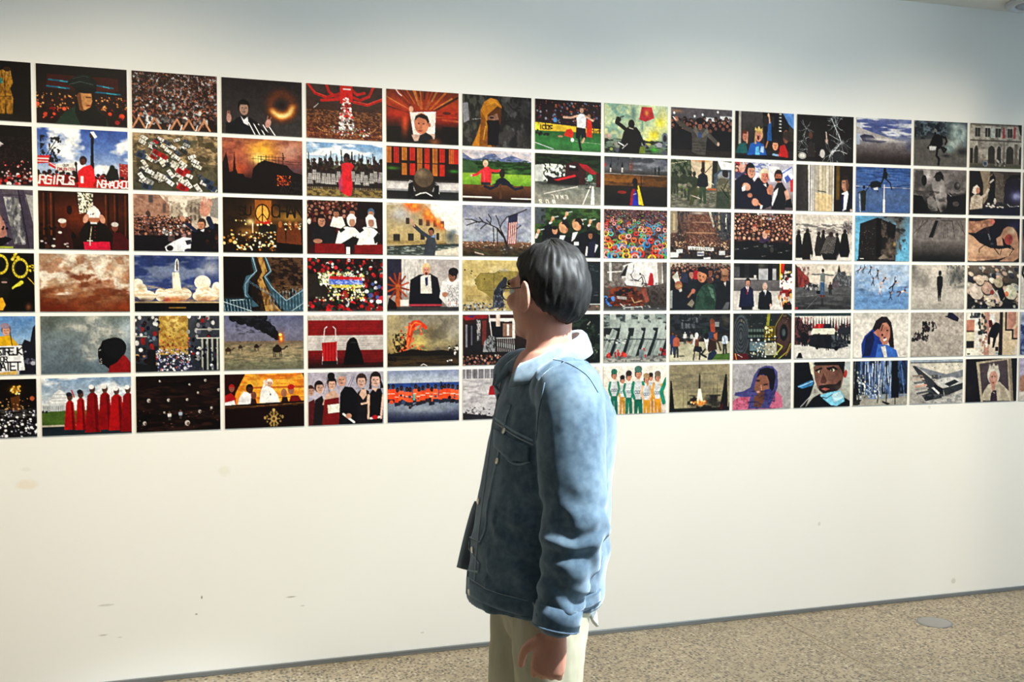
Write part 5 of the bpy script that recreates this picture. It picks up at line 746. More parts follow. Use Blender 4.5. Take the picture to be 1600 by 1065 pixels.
@pic(10, 4, 'photo print of two suited men standing by a row of honour guards')
def _():
    B('2a2828', '1c1a1c', '4a4848', '5a5858', y1=64); R(0, 8, 18, 30, '4a4a4e'); R(42, 12, 72, 36, 'a8a8ac'); for_ = (10, 26, 34, 58)
    for x in for_: R(x, 0, x+8, 38, '141216')
    R(0, 32, 40, 36, 'a8a4a4'); R(34, 26, 38, 34, 'c8c4c0'); B('6a6668', '5c585a', y0=38, y1=62); B('b8b2ae', 'ccc6c0', 'd4cec8', y0=60); S(46, 6, 8, 8, '5a5c50', .7)
    P('181c3c', 9, 94, 12, 56, 19, 50, 28, 50, 33, 56, 35, 92, 30, 96); R(13, 92, 32, 100, '12121e'); H(24, 41, 4.4, 'b88470', '14100f', 0); P('f0eef0', 20, 50, 26, 50, 24, 62); L('a8182c', 2, 23.4, 51, 23, 66)
    P('101014', 41, 98, 43, 64, 49, 58, 58, 58, 64, 64, 66, 90, 60, 96); R(44, 92, 62, 100, '0d0d10'); H(53, 50, 4.2, 'd0a898', 'b8a090', 0); P('f0eef0', 50, 58, 56, 58, 54, 68); L('3a4a6a', 1.8, 53, 60, 53, 70); E(63, 90, 2, 3.4, 'd0a898')
    R(78, 0, 80, 40, 'e0c830'); P('c82418', 80, 0, 86, 0, 85, 22, 81, 20); P('e8e0d8', 78, 36, 100, 30, 100, 54, 78, 52); D(40, 80, 16, 100, 46, 1.8, 'c8a838 2a1818 fff 8a1c20 e0d0c0', 4, 1); R(82, 50, 100, 64, '8a1a20'); R(84, 50, 100, 56, 'ece8e4'); D(24, 78, 56, 100, 96, 2.4, '1a1416 8a2024 b86a40 241c1e d8a050', 6, 1, 2); L('e8e4e0', 2, 80, 70, 82, 98); R(84, 88, 100, 100, '14100f')
@pic(10, 5, 'photo print of a huge round machine interior with dark gear and yellow scaffolding')
def _():
    B('20262a', '262c2c', '2c302c', '242624'); E(14, 46, 14, 44, '34383c')
    for k in range(9): E(13, 48, 13-k*1.3, 44-k*4.4, ['4c5258', '20242a'][k % 2], .8)
    E(85, 46, 17, 46, '3a2624'); E(85, 46, 12, 34, '4a3430'); E(86, 42, 7, 18, '15171a'); E(86, 42, 3, 8, '4a5458')
    for q, c in (((0, 62, 20, 84, 50, 100), '3c4448'), ((98, 66, 92, 84, 78, 98), 'a8a838'), ((100, 8, 92, 0), '6a7a7a'), ((84, 2, 74, 22, 70, 34), '8a8a30'), ((100, 70, 90, 92), 'a06848')): L(c, 1.6, *q)
    P('8a8a24', 58, 0, 63, 0, 60, 34, 55, 34); R(52, 28, 72, 58, '6a5c18'); D(24, 54, 30, 72, 58, 1.6, 'e0c838 b89820 fff4b0 4a4010', 4, 1, 1.8); R(26, 34, 52, 52, '5a6a64'); R(26, 40, 52, 46, '161c1c')
    for x in range(28, 74, 5): R(x, 34, x+1, 98, '14181a')
    R(28, 62, 54, 80, '5c7078'); R(54, 64, 74, 90, 'a8a490'); D(50, 28, 60, 78, 94, 1.3, 'c8d0cc 1c2022 7a8a8c b8b090 fff', 6, 1); E(31, 57, 1.6, 2.6, 'fff'); E(43, 57, 1.6, 2.6, 'fff'); R(24, 52, 76, 55, '1c1e30'); L('b8b848', 2.4, 76, 66, 84, 72, 76, 84, 70, 94); P('5a141c', 0, 86, 24, 86, 28, 98, 0, 100); L('e0a030', 1.4, 4, 86, 6, 98); L('d8d4c8', 1, 8, 88, 16, 94); D(30, 10, 4, 100, 30, .8, '6a6a5a 8a7a4a 4a5a5a', 9, 1)
@pic(10, 6, 'photo print of a woman in violet headscarf and pink shirt covering her mouth')
def _():
    B('b0acb0', 'a8a4a8', 'aaa6a6', 'a4a0a0'); N('8a868a', .4, 5, 5, 4); P('c86c88', 0, 100, 2, 78, 16, 70, 30, 72, 60, 66, 76, 62, 84, 74, 86, 96, 70, 100); N('9a3c58', .7, 7, 7, 6, 0, 74, 26, 100, 1.8, .5)
    P('4a4880', 30, 52, 36, 26, 44, 12, 56, 6, 68, 8, 76, 20, 77, 50, 70, 76, 62, 98, 26, 98, 30, 72, 14, 72, 3, 68, 5, 62, 18, 60); P('14101a', 40, 30, 46, 14, 58, 10, 70, 14, 73, 30, 70, 56, 64, 66, 62, 40, 52, 24, 42, 30); P('8a5c48', 36, 56, 40, 36, 46, 26, 58, 28, 62, 40, 62, 60, 52, 72, 42, 66); P('3a2420', 40, 36, 46, 36, 46, 40, 40, 40); P('3a2420', 52, 46, 60, 44, 59, 48, 53, 49); L('c89c84', 1.6, 48, 48, 49, 58); E(43, 62, 2.6, 2, 'c09088')
    P('6a4434', 36, 94, 36, 74, 42, 66, 50, 60, 56, 62, 56, 74, 48, 96); L('4a2c24', 1, 42, 72, 50, 64); L('4a2c24', 1, 44, 76, 54, 68); P('3c3a72', 54, 58, 64, 56, 70, 66, 60, 86, 54, 80); N('2a2850', .7, 6, 8, 8, 26, 60, 72, 98, 1.6, .5)
@pic(11, 1, 'photo print of a shattered dark pane with white cracks and two dim figures')
def _():
    B('141012', '171314', '141112'); S(22, 40, 18, 30, '241e1e', .8); rg = random.Random(7)
    def crack(x, y, n, r, sd):
        g = random.Random(sd)
        for i in range(n):
            t = g.uniform(0, 6.28); a = x; b = y
            for k in range(4):
                t += g.uniform(-.6, .6); c, d = a+r*math.cos(t)*.25, b+r*math.sin(t)*.36; L(g.choice(['b8c0c4', '6a7274', '8a9294']), .7, a, b, c, d); a, b = c, d
    crack(66, 4, 12, 14, 1); crack(60, 82, 16, 24, 2); crack(78, 58, 14, 20, 3); crack(70, 20, 8, 18, 5); crack(16, 30, 8, 14, 6); crack(18, 74, 10, 16, 7); crack(10, 56, 6, 14, 9)
    L('d8dce0', 1.2, 60, 6, 74, 44, 78, 56, 62, 82); L('b8c0c4', .9, 56, 40, 74, 52); L('ccd0d4', 1.4, 57, 90, 62, 76, 74, 74, 88, 80); S(80, 56, 4, 6, 'c8d0d4', .8); S(62, 78, 4, 5, 'd8dce0', .8); S(88, 66, 12, 16, '3a3c40', .5); P('24262a', 62, 96, 64, 80, 76, 74, 84, 84, 84, 98)
    E(24, 44, 3.4, 8, '5a3c30'); P('2a2424', 18, 90, 20, 60, 26, 56, 32, 66, 32, 90); L('c8b0a4', 2.6, 51, 36, 53, 60); E(52, 54, 2, 5, 'b89888'); E(45, 82, 4.4, 9, 'b8b4b0'); E(10, 88, 7, 7, '9a9894'); E(10, 88, 4, 4, 'c8c4be')
@pic(11, 2, 'photo print of a man in dark suit and white shirt glimpsed through a doorway')
def _():
    G('2a2828', '464242', '5a5656', '3a3636'); P('c4beb4', 20, 0, 64, 0, 64, 100, 22, 100); G2 = ((22, 'd8d4d0'), (27, 'b0aca8'), (34, 'a49c90'), (40, 'c8bea8'), (46, 'b8ae98'), (52, 'c8c0ae'), (58, 'aaa294'))
    for x, c in G2: R(x, 0, x+5, 100, c); R(x+5, 0, x+6, 100, '8a8070')
    R(24, 0, 25.4, 100, '3a3434'); P('d8b880', 34, 60, 63, 64, 63, 100, 34, 100, a=.6); L('4a443c', 2, 38, 56, 52, 58); R(64, 0, 66, 100, 'e8e4dc'); R(66, 0, 100, 100, '1c1614'); R(70, 0, 76, 74, '5a4414'); S(73, 36, 4, 36, '6a5418', .6)
    P('14162a', 77, 98, 79, 66, 86, 56, 96, 58, 100, 70, 100, 100); P('e8e8f0', 80, 60, 90, 54, 92, 60, 88, 94, 82, 98, 80, 70); P('1c2050', 80, 62, 84, 62, 83, 96, 80, 90); E(86, 40, 6.6, 16, 'a87c64'); P('6a4838', 86, 26, 93, 30, 92, 50, 88, 54); P('2a201c', 80, 32, 82, 22, 90, 20, 94, 32, 93, 44, 90, 30); R(81, 36, 86, 37.6, '3a2418'); L('7a4a3c', 1.2, 80, 50, 85, 50); E(97, 96, 2, 3, 'c8a898')
@pic(11, 3, 'grey photo print of dark-cloaked people huddled in snow under pale sky')
def _():
    B('c8bfb6', 'd0c8be', 'c8c0b8', 'bab2ac'); N('6a6666', .9, 12, 8, 4, 0, 22, 100, 42, 2, .45); S(92, 28, 8, 14, '6a6068', .8); N('4a4648', .9, 14, 12, 6, 84, 14, 100, 40, 2.4, .5); B('c0b8b0', 'd4ccc4', y0=60)
    for x, y, w, b, c in ((5, 38, 8, 94, '141214'), (20, 34, 11, 98, '18140f'), (40, 40, 7, 90, '2a2424'), (48, 36, 6, 80, '241f20'), (61, 40, 16, 98, '1c191a'), (72, 42, 8, 80, '1a1718'), (86, 34, 10, 92, '151214')):
        P(c, x-w*.5, y+8, x, y+2, x+w*.5, y+8, x+w, b*.86, x+w*.7, b, x-w*.7, b, x-w, b*.86); E(x, y, 4, 6, '8a8280'); E(x+.6, y+2, 2.8, 5, '2a1f1e')
    for i in range(12): L('8a8482', .9, 56+i*1.4, 46, 44+i*2, 84)
    E(61, 36, 9, 6, '7a7270'); E(62, 43, 4, 6, '3a2a26'); L('5a5452', .9, 24, 40, 28, 66); L('c8c0b8', 3, 27, 96, 27, 88); S(76, 92, 4, 6, 'd8d0c8', .9)
@pic(11, 4, 'photo print of a man with arms outstretched leaping on a grey city street')
def _():
    B('c8beb2', 'd0c4b6', 'c0b6ac', y1=52); P('8a3a34', 2, 4, 24, 32, 26, 44, 2, 58); P('2a1c1e', 0, 0, 4, 8, 6, 62, 0, 62); N('4a2024', .6, 9, 8, 4, 2, 8, 24, 56, 1.8, .5); P('4a4c50', 66, 34, 74, 20, 76, 4, 79, 18, 88, 16, 90, 26, 100, 26, 100, 54, 64, 54); P('15141a', 74, 18, 77, 2, 80, 18); N('8a8c90', .7, 12, 10, 5, 70, 18, 100, 52, 2, .5); P('5a5058', 64, 44, 74, 34, 78, 50, 64, 54); P('2a3430', 24, 40, 38, 46, 44, 56, 24, 56)
    B('5a5a5c', '4c4c4e', '3a3a3c', '2c2c2e', y0=52); N('6a6a6c', .5, 4, 10, 6, 0, 56, 100, 100, 1.5, .5); L('8a8a8c', 1, 20, 70, 40, 68); L('7a7a7c', .9, 20, 98, 40, 72); R(0, 70, 100, 72, '6a6a6c', .5); D(30, 16, 44, 66, 56, 1.8, '222 888 445 bbb', 4, 1); P('8a8c8c', 40, 54, 44, 42, 56, 44, 58, 60, 40, 60); F(62, 40, 28, '3a2a28', '24262e', '6a4a3c', '221c1a', 1.6); F(24, 42, 18, '222', '223', '543', '221'); E(42, 62, 5, 4, '1a1a1c')
    P('6a7274', 44, 38, 44, 24, 47, 20, 51, 20, 53, 24, 52, 40); L('6a6c6c', 3.4, 44, 23, 36, 24, 30, 23); L('6a6c6c', 3.4, 52, 23, 60, 25, 67, 25); E(48.5, 15, 2.4, 4.6, '241c1a'); P('3a5a7a', 44, 40, 52, 40, 52, 66, 49, 68, 48, 50, 47, 68, 44, 66); E(46, 70, 1.8, 2.4, '6a1c20'); E(50.5, 70, 1.8, 2.4, '6a1c20'); R(46, 74, 50, 90, '303032'); P('b8343c', 0, 94, 6, 94, 5, 98, 0, 98)
@pic(11, 5, 'photo print of a vehicle with red roof load amid crowd and pointed banners')
def _():
    B('2a4044', '243438', y1=12); B('dcd8d2', 'd8d2cc', y0=8, y1=60)
    for i in range(20):
        x = 3+i*5; P(['3a2428', '2a2c34', '6a2428', '8a8480'][i % 4], x, 6+i % 3*2, x+3, 40, x-3, 40)
    P('1c1c22', 0, 10, 8, 8, 16, 24, 30, 26, 28, 60, 12, 90, 0, 92); N('8a4a48', .7, 14, 12, 4, 0, 10, 30, 70, 2.2, .5); D(20, 2, 20, 30, 70, 2, '2a2024 4a2c30 8a7c7c 14121a', 5, 1, 2)
    B('c4c0bc', 'd0ccc6', 'd4d0ca', y0=70); P('dcd6c4', 28, 46, 32, 34, 70, 34, 76, 48); P('a82028', 34, 34, 38, 24, 52, 24, 50, 34); P('202438', 50, 34, 52, 24, 62, 24, 66, 34); R(42, 24, 45, 34, 'd84038'); P('1a1c22', 26, 72, 27, 50, 34, 46, 74, 48, 90, 60, 96, 74, 72, 80, 40, 76); P('5a6068', 64, 50, 74, 48, 84, 58, 70, 60); N('5a6068', .7, 12, 8, 6, 66, 54, 94, 78, 2, .5); E(40, 74, 3, 6, '0c0c0f'); E(74, 78, 4, 5, '0c0c0f')
    for x, y, h in ((43, 44, 34), (58, 46, 36), (21, 40, 32), (16, 36, 36), (73, 38, 22)): F(x, y, h, '15141a', '14141a', '4a342c', '100f12', 1.4)
    for x, y in ((80, 28), (86, 24), (92, 26), (97, 24)): F(x, y, 36, '2a2c34', '24262c', '3a2a26', '161418', 1.6)
    L('b8b4b0', 2, 0, 78, 10, 74); P('14141a', 4, 98, 8, 86, 12, 86, 15, 98)
@pic(11, 6, 'photo print of a bearded man close up with pale blue mask under his chin')
def _():
    B('a8b0b0', 'b8beb8', 'b0b0a4', '8a8880'); P('0d0d12', 0, 0, 26, 0, 30, 20, 36, 46, 30, 70, 20, 100, 0, 100); P('d8d4b8', 26, 0, 33, 0, 35, 30, 30, 26); P('3a78a8', 6, 52, 30, 40, 35, 42, 32, 52, 14, 58); L('a8d0e8', 1.6, 8, 54, 26, 46, 33, 42)
    P('7a5448', 34, 12, 42, 0, 82, 0, 88, 30, 84, 56, 74, 68, 52, 70, 42, 58, 37, 40); S(52, 44, 8, 14, 'a07868', .8); S(78, 26, 10, 20, '5a3c34', .7); P('14110f', 34, 6, 36, 0, 90, 0, 88, 34, 84, 20, 78, 8, 40, 8); P('1a1210', 37, 18, 48, 12, 50, 16, 38, 22); P('1a1210', 56, 14, 70, 10, 78, 18, 60, 19); E(45, 22, 3, 3, 'c8c0a8'); E(46, 22, 1.6, 3, '241814'); E(68, 19, 3.4, 3, 'd0c8ac'); E(67, 19, 1.6, 3, '241814'); P('5a3830', 46, 44, 52, 24, 58, 42, 56, 48, 48, 48); P('2c201e', 44, 52, 60, 50, 74, 50, 84, 40, 82, 58, 72, 68, 52, 70, 44, 62); P('a05a50', 48, 60, 54, 57, 64, 60, 56, 64); E(91, 28, 3, 9, 'b03830', 1, 10); S(78, 58, 8, 8, '4a4644', .7)
    P('101014', 20, 100, 34, 78, 46, 70, 60, 90, 90, 80, 100, 88, 100, 100); P('7ac0dc', 46, 74, 60, 68, 82, 64, 88, 74, 90, 88, 76, 98, 66, 96, 54, 84); P('bce0ec', 66, 72, 82, 66, 88, 80, 72, 90); L('1c2a3a', 1.6, 50, 78, 58, 80, 68, 72); L('c8c8c8', 1.4, 12, 98, 24, 82, 34, 70); E(37, 64, 2.4, 5, '8a8484', .8)
@pic(12, 1, 'photo print of sweeping blue and white mountain clouds above a dark plain')
def _():
    B('6a74a0', '4c5890', '5a6694', '8a8a94', '5a5252', '2c2424', '241d1d'); N('dcdce0', .9, 3, 7, 5, 0, 0, 100, 44, 1.8, .45); P('a4a0a0', 0, 20, 30, 32, 70, 46, 96, 50, 40, 54, 10, 50, 0, 40); P('3c3c54', 6, 40, 14, 36, 28, 38, 36, 46, 56, 50, 44, 54, 12, 52); S(40, 46, 26, 4, 'd8d0c8', .8); S(82, 14, 14, 10, 'b8bcc8', .6); P('98a8c0', 0, 34, 6, 36, 6, 66, 0, 66); B('6a6464', '544c4c', '342c2c', '261f1f', y0=60); S(50, 58, 50, 8, '7a7474', .7); S(98, 60, 10, 14, '4a4c70', .7)
@pic(12, 2, 'photo print of two acrobats balancing on a pole over rippled blue water')
def _():
    B('34548c', '3a5c98', '446298', '4a6490', '48608c', '3c5888'); N('1c3668', .7, 5, 22, 4, 0, 0, 100, 46, 1.8, .5); N('6a84b0', .4, 8, 30, 6, 0, 0, 100, 44, 1.8, .5); S(50, 64, 60, 16, '52688c', .7); N('4a6a9c', .5, 6, 16, 8, 0, 80, 100, 100, 1.6, .4); L('c8c8c8', 1, 0, 43, 100, 45)
    R(50.5, 38, 52.4, 72, 'c8c8c8'); R(49.4, 70, 53.4, 100, 'dcdccc'); L('c8c8c0', 1.6, 7, 60, 9, 100); P('24281f', 9, 56, 14, 50, 19, 54, 18, 96, 11, 96); E(15, 45, 2.4, 4, '161818'); L('3a4038', 2.4, 10, 54, 4, 58); L('1c1e26', 2.4, 18, 54, 26, 40)
    P('161a22', 24, 42, 28, 32, 38, 30, 46, 34, 46, 44, 30, 46); L('161a22', 4, 46, 36, 51, 20); P('161a22', 48, 24, 49, 12, 54, 8, 58, 14, 56, 26); E(52, 6, 2.6, 5, '161418'); L('3c4444', 2.6, 57, 14, 62, 22); L('20242c', 3, 54, 26, 62, 34, 65, 48); L('161a22', 2.4, 38, 42, 40, 54); P('d8d8dc', 32, 46, 40, 44, 40, 50, 33, 50); L('20242c', 2, 26, 42, 30, 50)
@pic(12, 3, 'photo print of a smoking dark skyscraper against a bright blue sky')
def _():
    B('5a9cc4', '64a6cc', '68aad0', '68aace'); S(70, 4, 40, 18, '5a5450', .9); S(84, 30, 12, 30, '5c5854', .8); S(72, 66, 9, 20, '4a4440', .9)
    P('1a1716', 6, 100, 9, 18, 40, 4, 74, 20, 74, 100); P('24201e', 9, 18, 40, 4, 50, 10, 46, 96, 30, 100, 8, 96); R(38, 6, 48, 90, '14110f'); D(70, 10, 24, 36, 84, .7, '3a3634 5c5854 2a2624', 4, 1); N('5a5048', .9, 5, 6, 6, 48, 10, 84, 96, 1.8, .45); N('201c1a', .7, 7, 8, 8, 50, 0, 94, 60, 1.8, .5); S(62, 70, 9, 18, '6a5c50', .9); S(72, 62, 4, 7, 'b8a070', .9); S(64, 80, 6, 8, '8a7c6c', .7); P('7a7064', 42, 94, 52, 84, 60, 92, 46, 96); L('fff', 1.2, 10, 94, 16, 94); E(90, 72, .9, 1.6, '223'); R(4, 96, 74, 100, '14120f')
@pic(12, 4, 'photo print of people tumbling mid-air in a line against pale blue snow')
def _():
    B('a0b4d0', '8ea8cc', '7c9cc8', '6e94c4', '6a90c0'); N('b8c8dc', .6, 4, 6, 4, 0, 0, 100, 60, 1.6, .45); N('5a7ca8', .6, 5, 8, 6, 0, 50, 100, 90, 1.8, .5); S(14, 56, 12, 4, '4a6484', .8); S(30, 68, 14, 4, '5a7494', .7)
    def tum(x, y, s, t, c='1c2038', l='1c1c28'):
        k, n = math.cos(t), math.sin(t); q = lambda a, b: (x+(a*k-b*n)*s/ASP, y+(a*n+b*k)*s)
        L(c, 3.4*s, *q(-4, 0), *q(4, 0)); E(*q(7, 0), 1.9*s/ASP, 1.9*s, '3a2420'); L(l, 1.8*s, *q(3, 0), *q(8, -5), *q(12, -6)); L('c09880', 1.5*s, *q(3, 0), *q(7, 5), *q(11, 5)); L(l, 2.2*s, *q(-4, 0), *q(-9, 3), *q(-13, 6)); L(l, 2.2*s, *q(-4, 0), *q(-8, -2), *q(-13, -3))
    tum(9, 12, .7, -.7, '5a2430'); tum(17, 10, .7, -.9); tum(29, 12, .8, -1.2); tum(42, 20, .9, -1.3); tum(34, 36, .8, -1.4, '24222a'); tum(53, 36, 1.1, -.9, '1c2448', 'd0b0a0'); tum(72, 44, 1.2, -.9, '1c2850'); tum(88, 60, 1.1, -.3, 'e0dcdc', '6a3a34'); tum(66, 68, .8, -1.5, '24262a', '24242a'); tum(47, 56, .8, -1.4, 'd8c8c8', 'd0b8b0')
@pic(12, 5, 'photo print of a laughing dark-haired woman in blue jacket pointing at the viewer')
def _():
    B('ccc6be', 'd8d2ca', 'd8d2ca', 'd4cec6'); S(22, 8, 10, 8, 'b0aca8', .8); R(0, 0, 100, 4, 'b4b4ac', .8); L('aaa6a0', 1.2, 84, 96, 100, 92)
    P('1c3a8a', 16, 100, 14, 70, 20, 52, 34, 36, 46, 40, 52, 66, 54, 100); P('3a68b8', 40, 100, 44, 70, 62, 72, 78, 84, 82, 100); P('d8d4cc', 50, 76, 58, 74, 62, 100, 56, 100); P('14204a', 18, 96, 22, 56, 34, 40, 38, 60, 30, 96)
    P('24181c', 34, 36, 40, 18, 50, 9, 60, 10, 68, 22, 72, 48, 74, 80, 66, 76, 62, 60, 44, 50); P('b07864', 46, 40, 52, 24, 60, 22, 66, 34, 66, 54, 62, 70, 54, 72, 48, 62); E(61, 40, 2, 1.6, '2a1818'); P('f0e4e0', 54, 60, 60, 57, 60, 61, 55, 64); E(56, 56, 2, 2, '1c2850'); P('a87060', 36, 44, 44, 36, 50, 40, 54, 50, 48, 56, 40, 50); L('2a1c1c', 2.6, 50, 40, 53, 28); E(52, 50, 2, 3, '2a1818'); L('8a5444', 1, 40, 42, 48, 48); P('24181c', 66, 50, 70, 46, 73, 78, 69, 76)
@pic(12, 6, 'photo print of dark tree trunks draped with blue-white hanging ice')
def _():
    B('1a2440', '24304a', '1c2438', '14181f', y1=82); B('8a8a84', 'a8a49a', '9a968c', y0=76); rg = random.Random(5); N('6a86b8', .8, 9, 4, 4, 14, 0, 74, 84, 1.6, .4)
    for i in range(100):
        x = rg.uniform(12, 72); y = rg.uniform(0, 50); L(rg.choice(['c0d0e4', '8aa4cc', '4a648c', 'e4ecf2', '2a3a5c', '14203a']), rg.uniform(.6, 1.8), x, y, x+rg.uniform(-1, 1), y+rg.uniform(14, 38))
    R(0, 0, 7, 92, '14181c'); R(70, 0, 84, 84, '101218'); N('4a6ca0', .7, 6, 5, 7, 82, 0, 100, 80, 1.8, .45); L('6a8ac0', 1.4, 88, 10, 94, 76); L('8aa0b0', .9, 4, 0, 2, 60); D(40, 8, 20, 22, 84, 1.3, 'd8d8d4 a8b0b0 3a4448', 6, 1, 1.8); D(60, 22, 54, 50, 82, 1, 'e0e4e8 b0bccc 2a3448', 8, 1, 2); L('0d0f14', 3, 8, 60, 12, 96); L('0d0f14', 2.4, 46, 74, 45, 94); L('0d0f14', 2.6, 62, 66, 61, 92); L('0d0f14', 2.6, 77, 74, 77, 98); P('1c1f1c', 54, 90, 68, 96, 64, 100, 54, 94); P('2a2c28', 0, 90, 16, 86, 10, 98, 0, 98); R(2, 86, 16, 88, '14161a')
@pic(13, 1, 'grey photo print of a running dark figure trailing pale smoke on tarmac')
def _():
    B('3a404a', '2e3238', '5a5a58', '504c48', '423c3a'); N('6a7680', .8, 9, 7, 4, 0, 0, 60, 34, 1.8, .5); N('14181c', .7, 7, 6, 6, 0, 6, 50, 40, 1.8, .5); P('5c5a56', 0, 44, 60, 36, 100, 70, 100, 100, 0, 100); S(30, 80, 40, 20, '54504c', .6)
    for x, y, a, b in ((76, 24, 14, 20), (86, 36, 14, 20), (72, 50, 12, 14), (78, 8, 12, 10), (92, 20, 10, 18), (66, 60, 8, 8)): S(x, y, a, b, 'b0c0bc', .85)
    N('5a7074', .5, 6, 6, 8, 56, 0, 100, 70, 1.6, .5); S(92, 66, 14, 10, '2a2626', .9); S(60, 76, 8, 4, '1c1a1a', .8)
    P('1c1718', 34, 60, 32, 44, 36, 32, 44, 28, 52, 34, 54, 50, 48, 62); E(39, 24, 3.4, 7, '6a6c6c'); E(39, 28, 2.4, 4, '1c1a1c'); L('1c1718', 5, 35, 38, 31, 52, 26, 60); L('1c1718', 5, 50, 34, 58, 36, 61, 44, 58, 50); L('1c1718', 6, 44, 58, 42, 76, 47, 84, 46, 96); L('1c1718', 5, 50, 56, 56, 68, 60, 62, 54, 58); P('c8c8c8', 28, 56, 42, 56, 40, 64, 30, 66); L('3a3838', 1.4, 28, 68, 32, 65)
@pic(13, 2, 'grey photo print of ghostly draped faces and masks, blurred')
def _():
    B('6a6464', '5a5454', '3a3636', '1c1a1a'); S(26, 14, 12, 20, 'c8c4c2', .9); N('8a8484', .6, 5, 5, 4, 0, 0, 100, 60, 1.6, .5); P('4a4646', 4, 4, 18, 4, 22, 40, 10, 56, 2, 40); E(20, 26, 5, 12, '1c1a1a')
    P('8a8584', 34, 40, 38, 14, 46, 4, 54, 10, 58, 36, 64, 62, 62, 86, 52, 96, 44, 80, 40, 56); P('1a1616', 37, 20, 42, 8, 50, 4, 56, 14, 56, 26, 48, 16); E(46, 20, 6, 8, '2a2424'); S(50, 50, 7, 20, 'a8a4a2', .7); E(68, 64, 5.6, 12, '1c1818'); L('b0acaa', 1.6, 66, 54, 72, 60, 73, 70); E(82, 36, 10, 14, '5a5656'); E(82, 36, 6, 9, '2e2a2a'); S(84, 34, 4, 6, '8a8684', .8); S(14, 46, 8, 7, '7a7472', .8); P('7a7674', 26, 66, 34, 58, 44, 74, 46, 92, 34, 94, 28, 84); P('121010', 0, 58, 16, 60, 26, 80, 30, 100, 0, 100); P('141212', 70, 60, 100, 54, 100, 100, 58, 100); E(80, 76, 6, 6, '4a4644'); S(58, 86, 8, 10, '1a1616', .9); N('141212', .5, 9, 8, 8, 0, 50, 100, 100, 1.6, .5)
@pic(13, 3, 'grey photo print of a plaza with long shadow streaks fading to black')
def _():
    B('5e5856', '6a6462', '726c6a', '625c5a', '3c3836', '1c1a1a'); N('8a8482', .4, 26, 6, 4, 0, 8, 100, 50, 1.5, .5); S(50, 52, 60, 5, '8a8482', .6)
    P('1a1818', 42, 8, 48, 8, 38, 46, 30, 46); L('2a2828', 1, 50, 10, 40, 42); L('2a2828', 1.4, 53, 8, 74, 8, 79, 46)
    for a, b in ((28, 0), (60, 58), (62, 62), (64, 66), (82, 100), (20, 8), (90, 98)): L('3c3836', 1, a, 8, b, 46 if 50 < b < 70 else 40)
    R(44, 0, 52, 3, '1c1818'); S(50, 96, 60, 14, '171516', .8)
@pic(13, 4, 'misty photo print of a lone dark standing figure on a pale road')
def _():
    B('c4bcb2', 'c0b8ae', 'b2aca4', 'b8b2aa', 'b4aea6', 'a8a29a'); S(10, 30, 20, 20, '7a7874', .8); S(22, 36, 10, 16, '84807a', .8); S(2, 8, 10, 16, '4a4c4c', .8); S(88, 24, 20, 22, '5a5c5a', .95); S(74, 30, 10, 16, '6c6c68', .7); N('44484a', .6, 9, 8, 4, 66, 0, 100, 50, 1.8, .5); N('8a8680', .5, 9, 7, 6, 0, 10, 32, 56, 1.8, .5); B('aaa49c', 'bab4ac', 'b4aea6', 'a29c94', y0=52); S(92, 50, 16, 4, '6a6a66', .8); N('c4beb6', .3, 5, 9, 8, 0, 55, 100, 100, 1.5, .5)
    P('171415', 47, 44, 47, 28, 50, 25, 55, 25, 58, 28, 58, 46, 56, 58, 55, 70, 54, 82, 52.4, 82, 52, 64, 51, 82, 49.6, 82, 48.6, 60); E(52.5, 19, 3, 6, '171415'); S(52, 88, 4, 3, '8a8680', .7)
@pic(13, 5, 'photo print of a dark huddle and car casting shadows on a grey square')
def _():
    B('a09890', 'aca49c', 'a8a098', 'a09890'); N('8a827a', .5, 30, 30, 4, 0, 0, 100, 100, 1.5, .5); N('c4bcb4', .3, 26, 26, 7, 0, 0, 100, 100, 1.5, .5); P('15132a', 62, 10, 68, 8, 70, 0, 78, 2, 90, 14, 88, 22, 78, 18, 68, 12); E(80, 12, 7, 4, '1f1b3a', 1, 30)
    D(34, 22, 22, 42, 44, 1.8, '1a161a 2a2226 141014 4a2c30', 4, 1, 2); D(40, 2, 46, 32, 64, 1.8, '1a161a 241e20 141014 3a3034', 6, 1, 2); D(12, 6, 48, 34, 62, 1, 'b0a8a0 8a827a', 8, 1); L('1a161a', 1.6, 44, 24, 48, 36, 42, 36); L('1a161a', 1.4, 14, 40, 16, 50)
